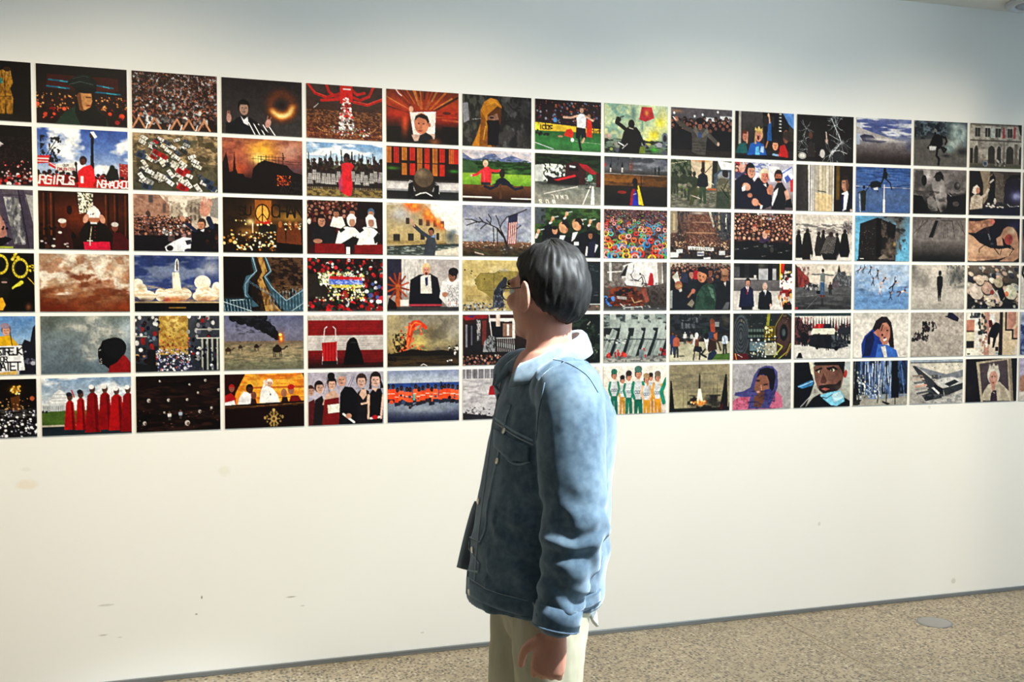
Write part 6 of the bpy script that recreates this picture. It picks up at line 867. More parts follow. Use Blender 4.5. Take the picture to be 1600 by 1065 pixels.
@pic(13, 6, 'photo print of a snowy aerial view of a long low flat-roofed building')
def _():
    B('8a9aac', 'a8b0b8', y1=8); R(0, 6, 100, 9, '3c4048'); B('b8b4ac', 'c0bcb2', 'b4b0a8', 'a8a4a0', y0=9); N('8a8884', .5, 12, 12, 4, 0, 40, 100, 100, 1.6, .5); P('d0cabc', 20, 10, 100, 10, 100, 26, 66, 34, 40, 26); D(10, 40, 12, 98, 20, .8, '6a6864', 3, 1)
    P('3a3c42', 4, 14, 10, 14, 42, 46, 60, 70, 60, 90, 40, 90, 30, 60); P('7a7e86', 10, 14, 68, 34, 100, 24, 100, 40, 68, 50, 46, 44); P('c4c4c2', 46, 50, 60, 42, 80, 40, 100, 48, 100, 58, 74, 66, 60, 62); P('2c2e34', 64, 56, 84, 46, 92, 52, 74, 62); P('1c1e24', 46, 56, 62, 66, 64, 84, 56, 84, 40, 70); P('34363c', 62, 66, 100, 54, 100, 68, 66, 84); P('d4d4d4', 40, 64, 44, 62, 56, 76, 54, 80)
    for i, c in enumerate(('8a7c74', 'b8a498', '6a6a6e', 'c49888', '9a9490', '54565c')): P(c, 4+i*1.5, 34+i*8, 22+i*3, 34+i*7, 25+i*2.4, 38+i*7, 5+i*1.6, 39+i*8)
    P('24262a', 22, 80, 40, 74, 50, 88, 30, 94); for_ = 0
    P('bab8b4', 30, 94, 60, 88, 100, 72, 100, 100, 30, 100); N('6a6c72', .6, 14, 8, 9, 20, 80, 100, 100, 1.8, .5); R(40, 34, 52, 44, '3a3a3e', .7); L('4a4c52', .8, 70, 48, 70, 40); D(8, 42, 36, 60, 50, 1.6, 'b8a89c 4a4a50', 4, 1, .7)
@pic(14, 1, 'photo print of a weathered pale palace facade with arched windows, top right')
def _():
    B('a49c90', 'aca498', '9a9288', '8a8278', '5a564c'); N('6a645c', .6, 12, 10, 4, 0, 0, 100, 90, 1.8, .5); N('c8c0b4', .5, 9, 8, 6, 0, 0, 100, 80, 1.6, .5); R(0, 0, 100, 5, '6a645c'); R(0, 37, 100, 40, '5a544c'); P('1c2a20', 92, 0, 100, 0, 100, 26, 96, 22)
    for x in (10, 29, 49, 72): R(x, 10, x+9, 30, '3a3834'); R(x+4, 10, x+5, 30, '8a8478'); R(x-1, 8, x+10, 10, 'c8c0b4')
    P('a83a48', 63, 8, 66, 8, 67, 32, 62, 32); P('a83a48', 84, 4, 88, 8, 87, 32, 83, 32); P('c0c4bc', 40, 12, 46, 6, 48, 32, 40, 32)
    for x, w in ((9, 7), (35, 13), (52, 8), (70, 14), (95, 6)): E(x+w/2, 56, w/2, 7, '3c3630'); R(x, 56, x+w, 92, '3a352f'); L('b8b0a4', 1, x, 56, x+w*.2, 51, x+w/2, 48, x+w*.8, 51, x+w, 56)
    R(0, 56, 6, 92, '2a2822'); R(64, 40, 67, 92, '7a7268'); R(86, 44, 92, 92, '6a6258'); B('5a5648', '4a4840', y0=90); E(30, 90, 5, 7, '7a7e88'); E(30, 90, 3, 4, '44485a'); D(20, 50, 82, 68, 94, 1.6, 'b8b4ac 4a463e 8a8478', 5, 1); R(62, 96, 100, 100, '5c6438', .6)
@pic(14, 2, 'photo print of a person in pale veil reaching up beside dark arches')
def _():
    B('3a302c', '4a3e38', '2c2628', '17151c'); P('1a1518', 0, 0, 20, 0, 27, 30, 26, 70, 0, 70); P('8a7c68', 20, 0, 40, 0, 36, 60, 28, 76, 27, 30); P('5a5048', 46, 0, 66, 6, 66, 70, 48, 70); N('8a8070', .5, 14, 14, 4, 46, 20, 68, 74, 1.6, .5); P('20182a', 68, 30, 76, 16, 90, 12, 100, 20, 100, 72, 68, 72); P('140f10', 68, 24, 80, 8, 100, 6, 100, 14, 84, 16); S(92, 56, 9, 9, 'f0f4ff'); S(92, 56, 18, 18, '6a6ca8', .6)
    P('141012', 37, 72, 37, 30, 40, 12, 46, 6, 50, 14, 50, 50, 52, 72); L('b09078', 1.4, 36, 30, 38, 14, 44, 8); L('c8bcb0', 4, 40, 26, 46, 20); E(38, 34, 2.4, 5, '8a7060')
    P('c0b0a0', 2, 88, 4, 62, 10, 54, 20, 54, 27, 62, 26, 84); L('c0b0a0', 6, 22, 62, 32, 54, 37, 42); P('d8ccbe', 6, 50, 8, 38, 15, 32, 20, 38, 20, 48, 12, 54); E(17, 45, 3.6, 7, 'b88068'); N('7a6c5c', .5, 8, 8, 6, 2, 56, 26, 88, 1.8, .5); R(0, 88, 30, 100, '14121a')
    P('17182c', 28, 84, 86, 82, 82, 100, 24, 100); D(10, 34, 74, 66, 82, 2.2, 'c8c0b8 d8d0c8 a89c90', 5, 1, .8); L('c8c8d0', 1.4, 74, 74, 80, 80, 98, 78); P('1c1a2c', 80, 80, 100, 78, 100, 98, 84, 98); E(50, 68, 2.4, 7, 'c8c0b8')
@pic(14, 3, 'close-up photo print of two hands with thin black cord, dark background')
def _():
    B('100e18', '14121e', '17141c', '120f12'); S(90, 14, 20, 14, '241f4a', .8); P('a87c64', 0, 8, 20, 8, 40, 2, 48, 3, 50, 10, 46, 17, 30, 22, 14, 34, 0, 34); S(20, 18, 14, 6, 'c89c80', .8); E(46, 8, 4.6, 6, 'b8685c'); L('7a4c3c', 1, 24, 8, 25, 20); N('6a4438', .4, 8, 6, 4, 0, 4, 40, 34, 1.6, .5)
    P('c0987c', 0, 36, 10, 42, 22, 56, 40, 66, 60, 70, 84, 66, 90, 72, 84, 84, 60, 92, 30, 96, 6, 98, 0, 96); P('a88068', 62, 40, 68, 24, 76, 18, 86, 20, 94, 32, 98, 54, 98, 90, 88, 98, 60, 98, 86, 80, 90, 70); S(84, 28, 8, 10, 'c8b8a0', .8); E(78, 48, 8, 12, 'a04840', 1, 20); S(82, 42, 6, 8, '6a2c30', .6); S(10, 70, 12, 14, 'd0aa90', .7); S(40, 90, 40, 5, '7a5848', .6); P('b88c74', 54, 46, 64, 38, 68, 62, 56, 62)
    L('100e12', 2, 22, 78, 22, 70, 30, 62, 44, 60); L('100e12', 2, 44, 62, 52, 70, 60, 82); L('100e12', 2, 50, 64, 70, 64, 88, 70, 80, 84); L('100e12', 1.6, 66, 64, 62, 84); E(47, 60, 7, 8, '17181f', 1, -20); E(46, 58, 3, 3, '3c4048'); L('9a9ca0', 1, 42, 50, 38, 36); L('b0c0c0', .9, 39, 36, 43, 48)
@pic(14, 4, 'photo print of rows of worshippers bowing in pale robes, seen from behind')
def _():
    B('6a6058', '4a443e', '2c2a28', '1c1c1a'); rg = random.Random(6)
    for i in range(70):
        y = 2+82*(i/70)**1.1; s = 2.6+y*.1; x = rg.uniform(-4, 104); c = rg.choice(['c8b8a4', 'b0a494', 'd8ccbc', '8a8a8c', 'b89c88', '3a3a44', '5a4840', 'a8a498', '2a2c3a', 'c0a898'])
        E(x, y+s*.4, s*1.2, s*1.05, '1c1a18', .8, 25); E(x, y, s*1.2, s, c, 1, 25); E(x-s*.3, y-s*.3, s*.6, s*.4, np.clip(hx(c)*1.15, 0, 1), 1, 25)
    for x, y, s, c in ((18, 60, 13, 'c8b8ac'), (38, 52, 10, 'b89888'), (84, 62, 12, 'c4c0a8'), (24, 34, 8, 'c8b4a0'), (60, 40, 8, 'a89c84')): E(x, y+3, s*1.15, s*1.4, '1a1818', .7, 30); E(x, y, s*1.1, s*1.35, c, 1, 30); L(hx(c)*.7, 1.2, x-s*.5, y-s*.6, x+s*.4, y+s*.8); E(x-s*.3, y-s*.3, s*.5, s*.5, np.clip(hx(c)*1.12, 0, 1), 1, 30)
    E(48, 62, 4, 6, '8a3c34'); E(76, 66, 4, 6, 'c87850'); P('14141a', 58, 60, 68, 50, 74, 70, 66, 84); N('15161a', 1, 12, 6, 5, 0, 78, 100, 100, 2, .35); D(24, 10, 80, 96, 98, 2, '8a8880 2a2c2a b0aca0 446', 4, 1)
@pic(14, 5, 'photo print of a split domestic interior with a black dog and ornaments')
def _():
    B('c8b4a0', 'd0bca8', 'd4c4b0', 'd8ccb8'); R(0, 0, 28, 18, 'e0dcd4'); R(8, 2, 26, 14, '3a3c40'); D(10, 8, 2, 26, 14, 1.6, 'ccc 222 888', 4, 1); R(0, 18, 15, 44, 'b87c68'); R(0, 42, 15, 46, '5c4034'); R(0, 46, 15, 66, 'cfc8ac'); R(0, 66, 15, 82, '241a1c'); R(16, 14, 26, 82, 'e4ded6'); R(0, 84, 26, 100, 'e0dccc'); R(2, 94, 8, 97, '222')
    R(34, 0, 44, 100, 'b88a7c'); D(26, 24, 8, 38, 60, 2.2, '17191c 2a2e2c 445048', 6, 1, 1.8); D(26, 26, 50, 40, 96, 2.2, 'ece8e0 e0d8d0 9a7a6c', 7, 1); R(44, 0, 62, 100, 'd8c4b0'); P('e8e4e4', 45, 6, 53, 4, 55, 26, 46, 24); P('5a1c20', 42, 20, 48, 18, 52, 34, 44, 36); P('121215', 42, 52, 48, 34, 56, 24, 63, 26, 64, 44, 58, 60, 54, 82, 50, 82, 52, 60, 46, 58, 46, 74, 41, 74); R(56, 80, 62, 90, '1a1c1e'); R(57, 92, 62, 98, '8a9ca0')
    P('2a1c1c', 64, 0, 70, 0, 70, 100, 62, 100); R(70, 0, 100, 100, 'd4bc9c'); P('241818', 74, 0, 78, 0, 78, 40, 92, 40, 92, 60, 100, 60, 100, 64, 88, 64, 88, 44, 74, 44); P('b88474', 79, 0, 96, 0, 96, 26, 88, 40, 79, 40); P('c08c78', 93, 40, 100, 30, 100, 60, 93, 60); P('e0d0b8', 88, 96, 100, 70, 100, 100); R(70, 0, 73, 60, 'c8b498')
@pic(14, 6, 'photo print of a framed portrait of a crowned white-haired woman, bottom right')
def _():
    B('14100f', '17121a', '14101a', '100d10'); S(8, 70, 14, 24, '2a1f1c', .7); P('b0a48c', 20, 8, 84, 0, 92, 100, 30, 100); P('4c4044', 26, 12, 80, 4, 86, 100, 34, 100); S(54, 30, 24, 30, '6a5c60', .7); R(90, 0, 100, 100, '120e14'); P('8a7c68', 82, 0, 88, 0, 94, 100, 90, 100)
    P('c0b4a0', 30, 96, 36, 74, 44, 60, 52, 56, 66, 54, 76, 66, 86, 78, 88, 98); P('a89c88', 66, 60, 76, 68, 86, 98, 70, 98); P('3a2c38', 48, 98, 50, 80, 54, 72, 60, 74, 62, 98); E(54, 38, 12, 22, 'd0c8bc'); E(54, 46, 8, 17, 'c49080'); E(51, 42, 1.4, 1.4, '5a3830'); E(57, 42, 1.4, 1.4, '5a3830'); L('e0b0a0', 1.4, 54, 42, 55, 50); E(54, 56, 2.4, 1.6, 'a83840'); P('c8bfae', 44, 26, 46, 14, 50, 20, 54, 10, 58, 20, 62, 14, 64, 26); D(12, 45, 14, 63, 24, 1, 'e8e4dc 8a8478', 4, 1); P('b88474', 50, 62, 58, 62, 56, 74, 52, 74); L('e0d8d0', 1, 54, 78, 57, 80)
@pic(15, 1, 'sliver of a weathered photo print at the far right end of the top row')
def _():
    B('8a7c6c', '9a8c7c', '5a5048', '3a342f'); N('c8bcac', .6, 6, 6, 4, 0, 0, 100, 100, 1.6, .5)
@pic(15, 2, 'sliver of a dark green photo print at the far right end, second row')
def _():
    B('1a1c1a', '242620', '2a2a24', '16140f'); N('5a5c4c', .5, 6, 6, 4, 0, 0, 100, 100, 1.6, .5)
@pic(15, 3, 'sliver of a dark photo print with pinkish grey patch at the far right end')
def _():
    B('24242a', '3a3436', '6a5450', '3c3c40'); S(4, 60, 20, 14, '8a6a64', .8); N('5c6064', .6, 6, 6, 4, 0, 60, 100, 100, 1.6, .5)
@pic(15, 4, 'sliver of a pale photo print with a black curve at the far right end')
def _():
    B('b4b0a8', 'c4c0b8', 'c8c4bc', 'bcb8b0'); L('141414', 6, 4, 4, 2, 20, 10, 34)
@pic(15, 5, 'sliver of a blue and white patterned photo print at the far right end')
def _():
    B('a8b0c8', '9aa4c0', '5a6a98', '8a94b0'); N('2a3a6a', .9, 18, 12, 4, 0, 30, 100, 100, 2.4, .45); S(6, 14, 8, 10, '5a6078', .7)
@pic(15, 6, 'sliver of a lavender photo print with skin tones at the far right end, bottom row')
def _():
    B('b4acc8', 'a8a0b8', '9a8c98', 'c0b8b4'); E(8, 60, 8, 20, 'a07868'); P('d0c8c0', 0, 80, 14, 76, 20, 100, 0, 100)
# ---------------------------------------------------------------- build the prints on the wall
FLOORZ = 2.515
XL = [-.3655, -.0048, .3508, .7022, 1.0502, 1.3959, 1.7399, 2.0832, 2.4265, 2.7704, 3.1152, 3.4617, 3.8105, 4.1618, 4.516, 4.8737]
XR = [-.0233, .3323, .6838, 1.032, 1.3778, 1.722, 2.0653, 2.4086, 2.7523, 3.0972, 3.4437, 3.7922, 4.1433, 4.4972, 4.8548, 5.2162]
M_print = mat('print_ink', (.5, .5, .5), .5, .12)
at = node(M_print, 'ShaderNodeAttribute', attribute_name='ink'); wire(M_print, at.outputs['Color'], bsdf(M_print).inputs['Base Color'])
def wz(x, z): return z+FLOORZ+(.003+.0027*z)*(x-2.25)**2
GAIN = .95; DENS = 1.12
def build_print(c, r, label, fn):
    wpx = 147-4.75*c if c < 9 else 107-(c-9)*4.6+ (c-9)**2*.12
    nx = int(wpx*DENS); ny = int((93-2.6*c+.055*c*c)*DENS)
    canvas(nx, ny); random.seed(c*10+r); fn()
    im = A.reshape(ny, SS, nx, SS, 3).mean((1, 3))
    im = photoize(im, c*7+r)
    im = np.where(im <= .04045, im/12.92, ((im+.055)/1.055)**2.4)*GAIN
    u, v = np.meshgrid(np.linspace(0, 1, nx), np.linspace(0, 1, ny))
    zt, zb = -.0071-.2463*(r-1), -.2365-.2461*(r-1)
    X = XL[c]+(XR[c]-XL[c])*u; Z0 = zt+(zb-zt)*v; Z = wz(X, Z0)
    cx, cz = (XL[c]+XR[c])/2, wz((XL[c]+XR[c])/2, (zt+zb)/2)
    th = .005
    P0 = np.stack([X-cx, np.full_like(X, -th), Z-cz], -1).reshape(-1, 3)
    idx = np.arange(nx*ny).reshape(ny, nx)
    ring = np.concatenate([idx[0, :], idx[1:, -1], idx[-1, -2::-1], idx[-2:0:-1, 0]])       # clockwise from the viewer
    k = len(ring); n0 = nx*ny
    fr = P0[ring]; bk = fr.copy(); bk[:, 1] = 0
    co_ = np.concatenate([P0, fr, bk]).astype(np.float32)
    a = idx[:-1, :-1].ravel(); b = idx[1:, :-1].ravel(); q1 = np.stack([a, b, b+1, a+1], 1)
    i = np.arange(k); j = (i+1) % k; q2 = np.stack([n0+i, n0+j, n0+k+j, n0+k+i], 1)
    Q = np.concatenate([q1, q2]).astype(np.int32)
    me = bpy.data.meshes.new('photo_print'); me.vertices.add(len(co_)); me.vertices.foreach_set('co', co_.ravel())
    me.loops.add(Q.size); me.loops.foreach_set('vertex_index', Q.ravel()); me.polygons.add(len(Q)); me.polygons.foreach_set('loop_start', np.arange(0, Q.size, 4, dtype=np.int32))
    me.update(calc_edges=True)
    ink = np.ones((len(co_), 4), np.float32); ink[:n0, :3] = im.reshape(-1, 3); ink[n0:, :3] = (.7, .68, .62)
    at_ = me.attributes.new('ink', 'FLOAT_COLOR', 'POINT'); at_.data.foreach_set('color', ink.ravel())
    o = link('photo_print', me, M_print); o.location = (cx, 0, cz)
    tag(o, label, 'photo print', 'photo prints on the wall')
for (c, r), (label, fn) in sorted(PICS.items()): build_print(c, r, label, fn)
# ---------------------------------------------------------------- the walking man (local frame: x right in the picture, y away, z up)
man = bpy.data.objects.new('person', None); COL.objects.link(man)
man.location = (1.383, -2.10, -.0); man.rotation_euler = (0, 0, -.3115)
tag(man, 'dark-haired person in blue denim jacket and beige trousers walking past the pictures', 'person')
V3 = Vector
def ring_tube(secs, n=28):
    """loft closed elliptical rings: sec = (centre, axis u, axis v) vectors already scaled; returns verts, faces with caps"""
    vs = []; fs = []
    for c, u, v in secs:
        for k in range(n):
            t = 2*math.pi*k/n; vs.append(V3(c)+V3(u)*math.cos(t)+V3(v)*math.sin(t))
    m = len(secs)
    for i in range(m-1):
        for k in range(n): fs.append((i*n+k, i*n+(k+1) % n, (i+1)*n+(k+1) % n, (i+1)*n+k))
    vs.append(V3(secs[0][0])); vs.append(V3(secs[-1][0]))
    for k in range(n): fs.append((len(vs)-2, (k+1) % n, k)); fs.append((len(vs)-1, (m-1)*n+k, (m-1)*n+(k+1) % n))
    return vs, fs
def spline(pts, sub):
    out = []
    for i in range(len(pts)-1):
        p0 = pts[max(0, i-1)]; p1 = pts[i]; p2 = pts[i+1]; p3 = pts[min(len(pts)-1, i+2)]
        for s in range(sub):
            t = s/sub; out.append([.5*(2*b+(c-a)*t+(2*a-5*b+4*c-d)*t*t+(3*b-a-3*c+d)*t**3) for a, b, c, d in zip(p0, p1, p2, p3)])
    out.append(list(pts[-1])); return out
def limb(pts, sub=6, n=24, flat=None, ends=True):
    """pts = (x, y, z, r[, r2]); round tapered limb along a smooth path"""
    q = spline([tuple(p) if len(p) == 5 else (*p, p[3]) for p in pts], sub) if sub > 1 else [tuple(p) if len(p) == 5 else (*p, p[3]) for p in pts]
    secs = []
    for i, p in enumerate(q):
        a = V3(q[max(0, i-1)][:3]); b = V3(q[min(len(q)-1, i+1)][:3]); t = (b-a).normalized()
        ref = V3(flat) if flat else V3((0, 1, 0)) if abs(t.y) < .9 else V3((1, 0, 0))
        u = (ref-t*ref.dot(t)).normalized(); w = t.cross(u); secs.append((V3(p[:3]), u*p[3], w*p[4]))
    if ends:
        for e, k in ((0, -1), (-1, 1)):
            c, u, w = secs[e]; a = V3(q[e][:3])-V3(q[1 if e == 0 else -2][:3]); a.normalize(); r = min(u.length, w.length)
            ex = [(c+a*r*math.sin(s), u*math.cos(s), w*math.cos(s)) for s in (.4, .8, 1.2, 1.5)]
            secs = list(reversed(ex))+secs if e == 0 else secs+ex
    return ring_tube(secs, n)
def blob(c, r, rotz=0., n=20, rot=None):
    m = rot or Matrix.Rotation(rotz, 3, 'Z'); secs = []
    for i in range(n+1):
        a = -math.pi/2+math.pi*i/n; k = max(math.cos(a), .001)
        secs.append((V3(c)+m@V3((0, 0, r[2]*math.sin(a))), m@V3((r[0]*k, 0, 0)), m@V3((0, r[1]*k, 0))))
    return ring_tube(secs, 28)
def fuse(name, parts, voxel, smooth, mat_, parent, deform=None, it=4):
    """joins overlapping closed shapes into one continuous surface"""
    vs = []; fs = []
    for v, f in parts:
        n = len(vs); vs += v; fs += [tuple(n+k for k in q) for q in f]
    me = pyd(name, vs, fs); o = bpy.data.objects.new(name, me); COL.objects.link(o)
    bm = bmesh.new(); bm.from_mesh(me); bmesh.ops.recalc_face_normals(bm, faces=bm.faces); bm.to_mesh(me); bm.free()
    m = o.modifiers.new('r', 'REMESH'); m.mode = 'VOXEL'; m.voxel_size = voxel
    m = o.modifiers.new('s', 'SMOOTH'); m.factor = .5; m.iterations = smooth
    bpy.context.view_layer.update(); dg = bpy.context.evaluated_depsgraph_get()
    new = bpy.data.meshes.new_from_object(o.evaluated_get(dg)); bpy.data.objects.remove(o); bpy.data.meshes.remove(me)
    new.name = name
    if deform:
        nv = [v.normal.copy() for v in new.vertices]
        for v, nn in zip(new.vertices, nv): v.co += nn*deform(v.co)
        new.update()
    return link(name, new, mat_, parent, True)
# -- materials
M_skin = mat('skin', (.5, .23, .16), .5, .3); bsdf(M_skin).inputs['Subsurface Weight'].default_value = .15; bsdf(M_skin).inputs['Subsurface Radius'].default_value = (.01, .004, .002)
n = node(M_skin, 'ShaderNodeTexNoise', Scale=14., Detail=4.); wire(M_skin, ramp(M_skin, n.outputs[0], [(.35, (.46, .2, .135)), (.65, (.56, .27, .19))]), bsdf(M_skin).inputs['Base Color']); n = node(M_skin, 'ShaderNodeTexNoise', Scale=300.); bump(M_skin, n.outputs[0], .08, .002)
M_hair = mat('hair', (.012, .01, .009), .58, .3); w = node(M_hair, 'ShaderNodeTexNoise', Scale=40., Detail=3.); wire(M_hair, ramp(M_hair, w.outputs[0], [(.3, (.003, .003, .003)), (.75, (.016, .014, .012))]), bsdf(M_hair).inputs['Base Color'])
def denim(name, dark, mid, light):
    m = mat(name, mid, .75, .2); c = node(m, 'ShaderNodeTexCoord').outputs['Object']
    a = node(m, 'ShaderNodeTexNoise', Scale=7., Detail=5.); wire(m, c, a.inputs['Vector'])
    b = node(m, 'ShaderNodeTexNoise', Scale=60., Detail=3.); wire(m, c, b.inputs['Vector'])
    k = mixc(m, .35, ramp(m, a.outputs[0], [(.3, dark), (.52, mid), (.75, light)]), ramp(m, b.outputs[0], [(.3, dark), (.7, light)]))
    wv = node(m, 'ShaderNodeTexWave', Scale=240., Distortion=.6); wire(m, c, wv.inputs['Vector']); wv.bands_direction = 'DIAGONAL'
    wire(m, mixc(m, .14, k, wv.outputs['Color'], 'SOFT_LIGHT'), bsdf(m).inputs['Base Color']); bump(m, wv.outputs[1], .12, .001)
    bsdf(m).inputs['Sheen Weight'].default_value = .5; bsdf(m).inputs['Sheen Roughness'].default_value = .5; bsdf(m).inputs['Sheen Tint'].default_value = (.7, .85, 1, 1)
    return m
M_denim = denim('denim', (.019, .038, .063), (.043, .076, .11), (.13, .18, .22))
M_denim_lt = denim('denim_edge', (.1, .14, .175), (.17, .225, .265), (.3, .36, .4))
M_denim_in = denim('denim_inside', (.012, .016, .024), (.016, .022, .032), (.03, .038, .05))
M_thread = mat('seam_thread', (.3, .34, .36), .7); n = node(M_thread, 'ShaderNodeTexNoise', Scale=300.); bump(M_thread, n.outputs[0], .2)
M_chino = mat('beige_cotton', (.44, .4, .28), .8, .15); n = node(M_chino, 'ShaderNodeTexNoise', Scale=9., Detail=5.); wire(M_chino, ramp(M_chino, n.outputs[0], [(.3, (.36, .33, .23)), (.7, (.48, .44, .32))]), bsdf(M_chino).inputs['Base Color']); n = node(M_chino, 'ShaderNodeTexNoise', Scale=400.); bump(M_chino, n.outputs[0], .1, .001)
M_white = mat('white_cotton', (.8, .79, .74), .8); n = node(M_white, 'ShaderNodeTexNoise', Scale=30.); bump(M_white, n.outputs[0], .3)
M_metal = mat('button_metal', (.6, .58, .5), .3, .5); bsdf(M_metal).inputs['Metallic'].default_value = .9; n = node(M_metal, 'ShaderNodeTexNoise', Scale=200.); bump(M_metal, n.outputs[0], .1)
M_black = mat('black_plastic', (.01, .01, .01), .3, .5); n = node(M_black, 'ShaderNodeTexNoise', Scale=60.); bump(M_black, n.outputs[0], .02)
M_shoe = mat('shoe_leather', (.09, .05, .03), .45, .4); n = node(M_shoe, 'ShaderNodeTexNoise', Scale=80.); bump(M_shoe, n.outputs[0], .15)
M_sole = mat('rubber_sole', (.7, .68, .62), .7); n = node(M_sole, 'ShaderNodeTexNoise', Scale=80.); bump(M_sole, n.outputs[0], .1)
# -- frames: body faces left and 20 degrees towards the viewer, head is turned 40 degrees to the wall
by = math.radians(20); BF = V3((-math.cos(by), -math.sin(by), 0)); BL = V3((math.sin(by), -math.cos(by), 0))
hy = math.radians(-43); HF = V3((-math.cos(hy), -math.sin(hy), 0)); HL = V3((math.sin(hy), -math.cos(hy), 0))
HC = V3((.004, .0, 1.6)); HM = Matrix((HL, -HF, V3((0, 0, 1)))).transposed()      # columns: left, back, up
def hp(l, f, u): return HC+HL*l+HF*f+V3((0, 0, u))
def hblob(l, f, u, rl, rf, ru): return blob(hp(l, f, u), (rl, rf, ru), rot=HM)
# -- body: head, neck, trunk, arms with hands and legs as one surface
parts = [hblob(0, -.012, .03, .073, .094, .083), hblob(0, .03, -.025, .062, .062, .085), hblob(0, .045, -.075, .043, .045, .034), hblob(0, .02, -.055, .056, .06, .05), hblob(0, .078, .034, .05, .018, .02),
         hblob(0, .098, -.012, .013, .018, .026), hblob(0, .108, -.024, .016, .013, .011), hblob(0, .085, -.052, .026, .014, .008), hblob(0, .084, -.062, .022, .014, .008), hblob(.04, .07, -.01, .02, .02, .02), hblob(-.04, .07, -.01, .02, .02, .02), hblob(0, .083, -.088, .02, .016, .014)]
for s in (-1, 1):
    e = [hp(s*(.086+.006*math.cos(a+.4)*-1), -.006+.014*math.cos(a)+.012, .002+.033*math.sin(a)) for a in [math.radians(d) for d in range(-70, 251, 20)]]
    e = [p-HF*.014 if i > 1 else p for i, p in enumerate(e)]
    parts += [limb([(*p, .0056) for p in e], 1, 10), hblob(s*.077, -.008, .002, .011, .016, .028), hblob(s*.081, .0, -.028, .006, .009, .011), hblob(s*.079, .012, 0, .006, .004, .008)]
parts += [limb([(.012, .006, 1.55, .058), (.012, .0, 1.5, .056), (.012, 0, 1.45, .064), (.01, 0, 1.40, .08)])]
parts += [limb([(.01, 0, 1.40, .09, .13), (.01, 0, 1.30, .105, .15), (0, 0, 1.15, .10, .13), (-.005, 0, 1.0, .10, .13), (-.01, 0, .90, .105, .14)], 4, 24, BF)]
Lsh, Lel, Lwr = V3((.054, -.16, 1.37)), V3((.062, -.225, 1.08)), V3((.016, -.25, .838))
Rsh, Rel, Rwr = V3((-.05, .16, 1.375)), V3((.03, .215, 1.08)), V3((.0, .225, .84))
for a, b, c in ((Lsh, Lel, Lwr), (Rsh, Rel, Rwr)): parts.append(limb([(*a, .052), (*(a*.5+b*.5), .046), (*b, .04), (*(b*.5+c*.5), .036), (*c, .027, .022)]))
def hand(w, d, side, palm_n):
    """palm, four curled fingers and a thumb; d = direction of the hand, palm_n = palm normal"""
    d = d.normalized(); pn = (palm_n-d*palm_n.dot(d)).normalized(); s = d.cross(pn)*side; out = []
    out.append(limb([(*(w-d*.01), .026, .021), (*(w+d*.03), .036, .017), (*(w+d*.07), .041, .014), (*(w+d*.09), .038, .011)], 4, 20, s))
    for k, (o, l) in enumerate(((.03, .068), (.0105, .077), (-.0095, .071), (-.028, .055))):
        p = w+d*.085+s*o; cur = .62+.07*k; q = [(*p, .0098)]; t = d.copy(); ang = .12
        for f in (.42, .32, .26):
            ang += cur; t = d*math.cos(ang)+pn*math.sin(ang); p = p+t*l*f*1.05; q.append((*p, .0092-.0008*len(q)))
        out.append(limb(q, 4, 12))
    p = w+d*.022+s*.03; q = [(*p, .014)]
    for t, l in ((s*.7+d*.7+pn*.25, .038), (s*.3+d*.9+pn*.4, .03), (s*.05+d*.95+pn*.45, .024)): p = p+t.normalized()*l; q.append((*p, .0125-.0012*len(q)))
    out.append(limb(q, 4, 14)); return out
parts += hand(Lwr, V3((-.04, -.012, -.2)), -1, V3((.25, 1, 0))); parts += hand(Rwr, V3((-.05, 0, -.2)), 1, V3((0, -1, 0)))
LEGS = [[(.014, -.085, .86), (.004, -.09, .52), (.19, -.092, .19)], [(-.035, .085, .86), (-.075, .09, .5), (-.165, .092, .10)]]
for a, b, c in LEGS: parts.append(limb([(a[0], a[1], .92, .07), (*a, .078), (*(V3(a)*.5+V3(b)*.5), .064), (*b, .05), (*(V3(b)*.6+V3(c)*.4), .048), (*c, .034)]))
for (a, b, c), toe in zip(LEGS, ((.085, -.10, .035), (-.33, .09, .05))): parts.append(limb([(c[0]+(.015 if c[0] < 0 else .03), c[1], c[2]-.02, .032), (c[0]*.6+toe[0]*.4, c[1], c[2]*.6+toe[2]*.4-.012, .034, .03), (*toe, .03, .02)]))
fuse('body', parts, .0042, 3, M_skin, man)
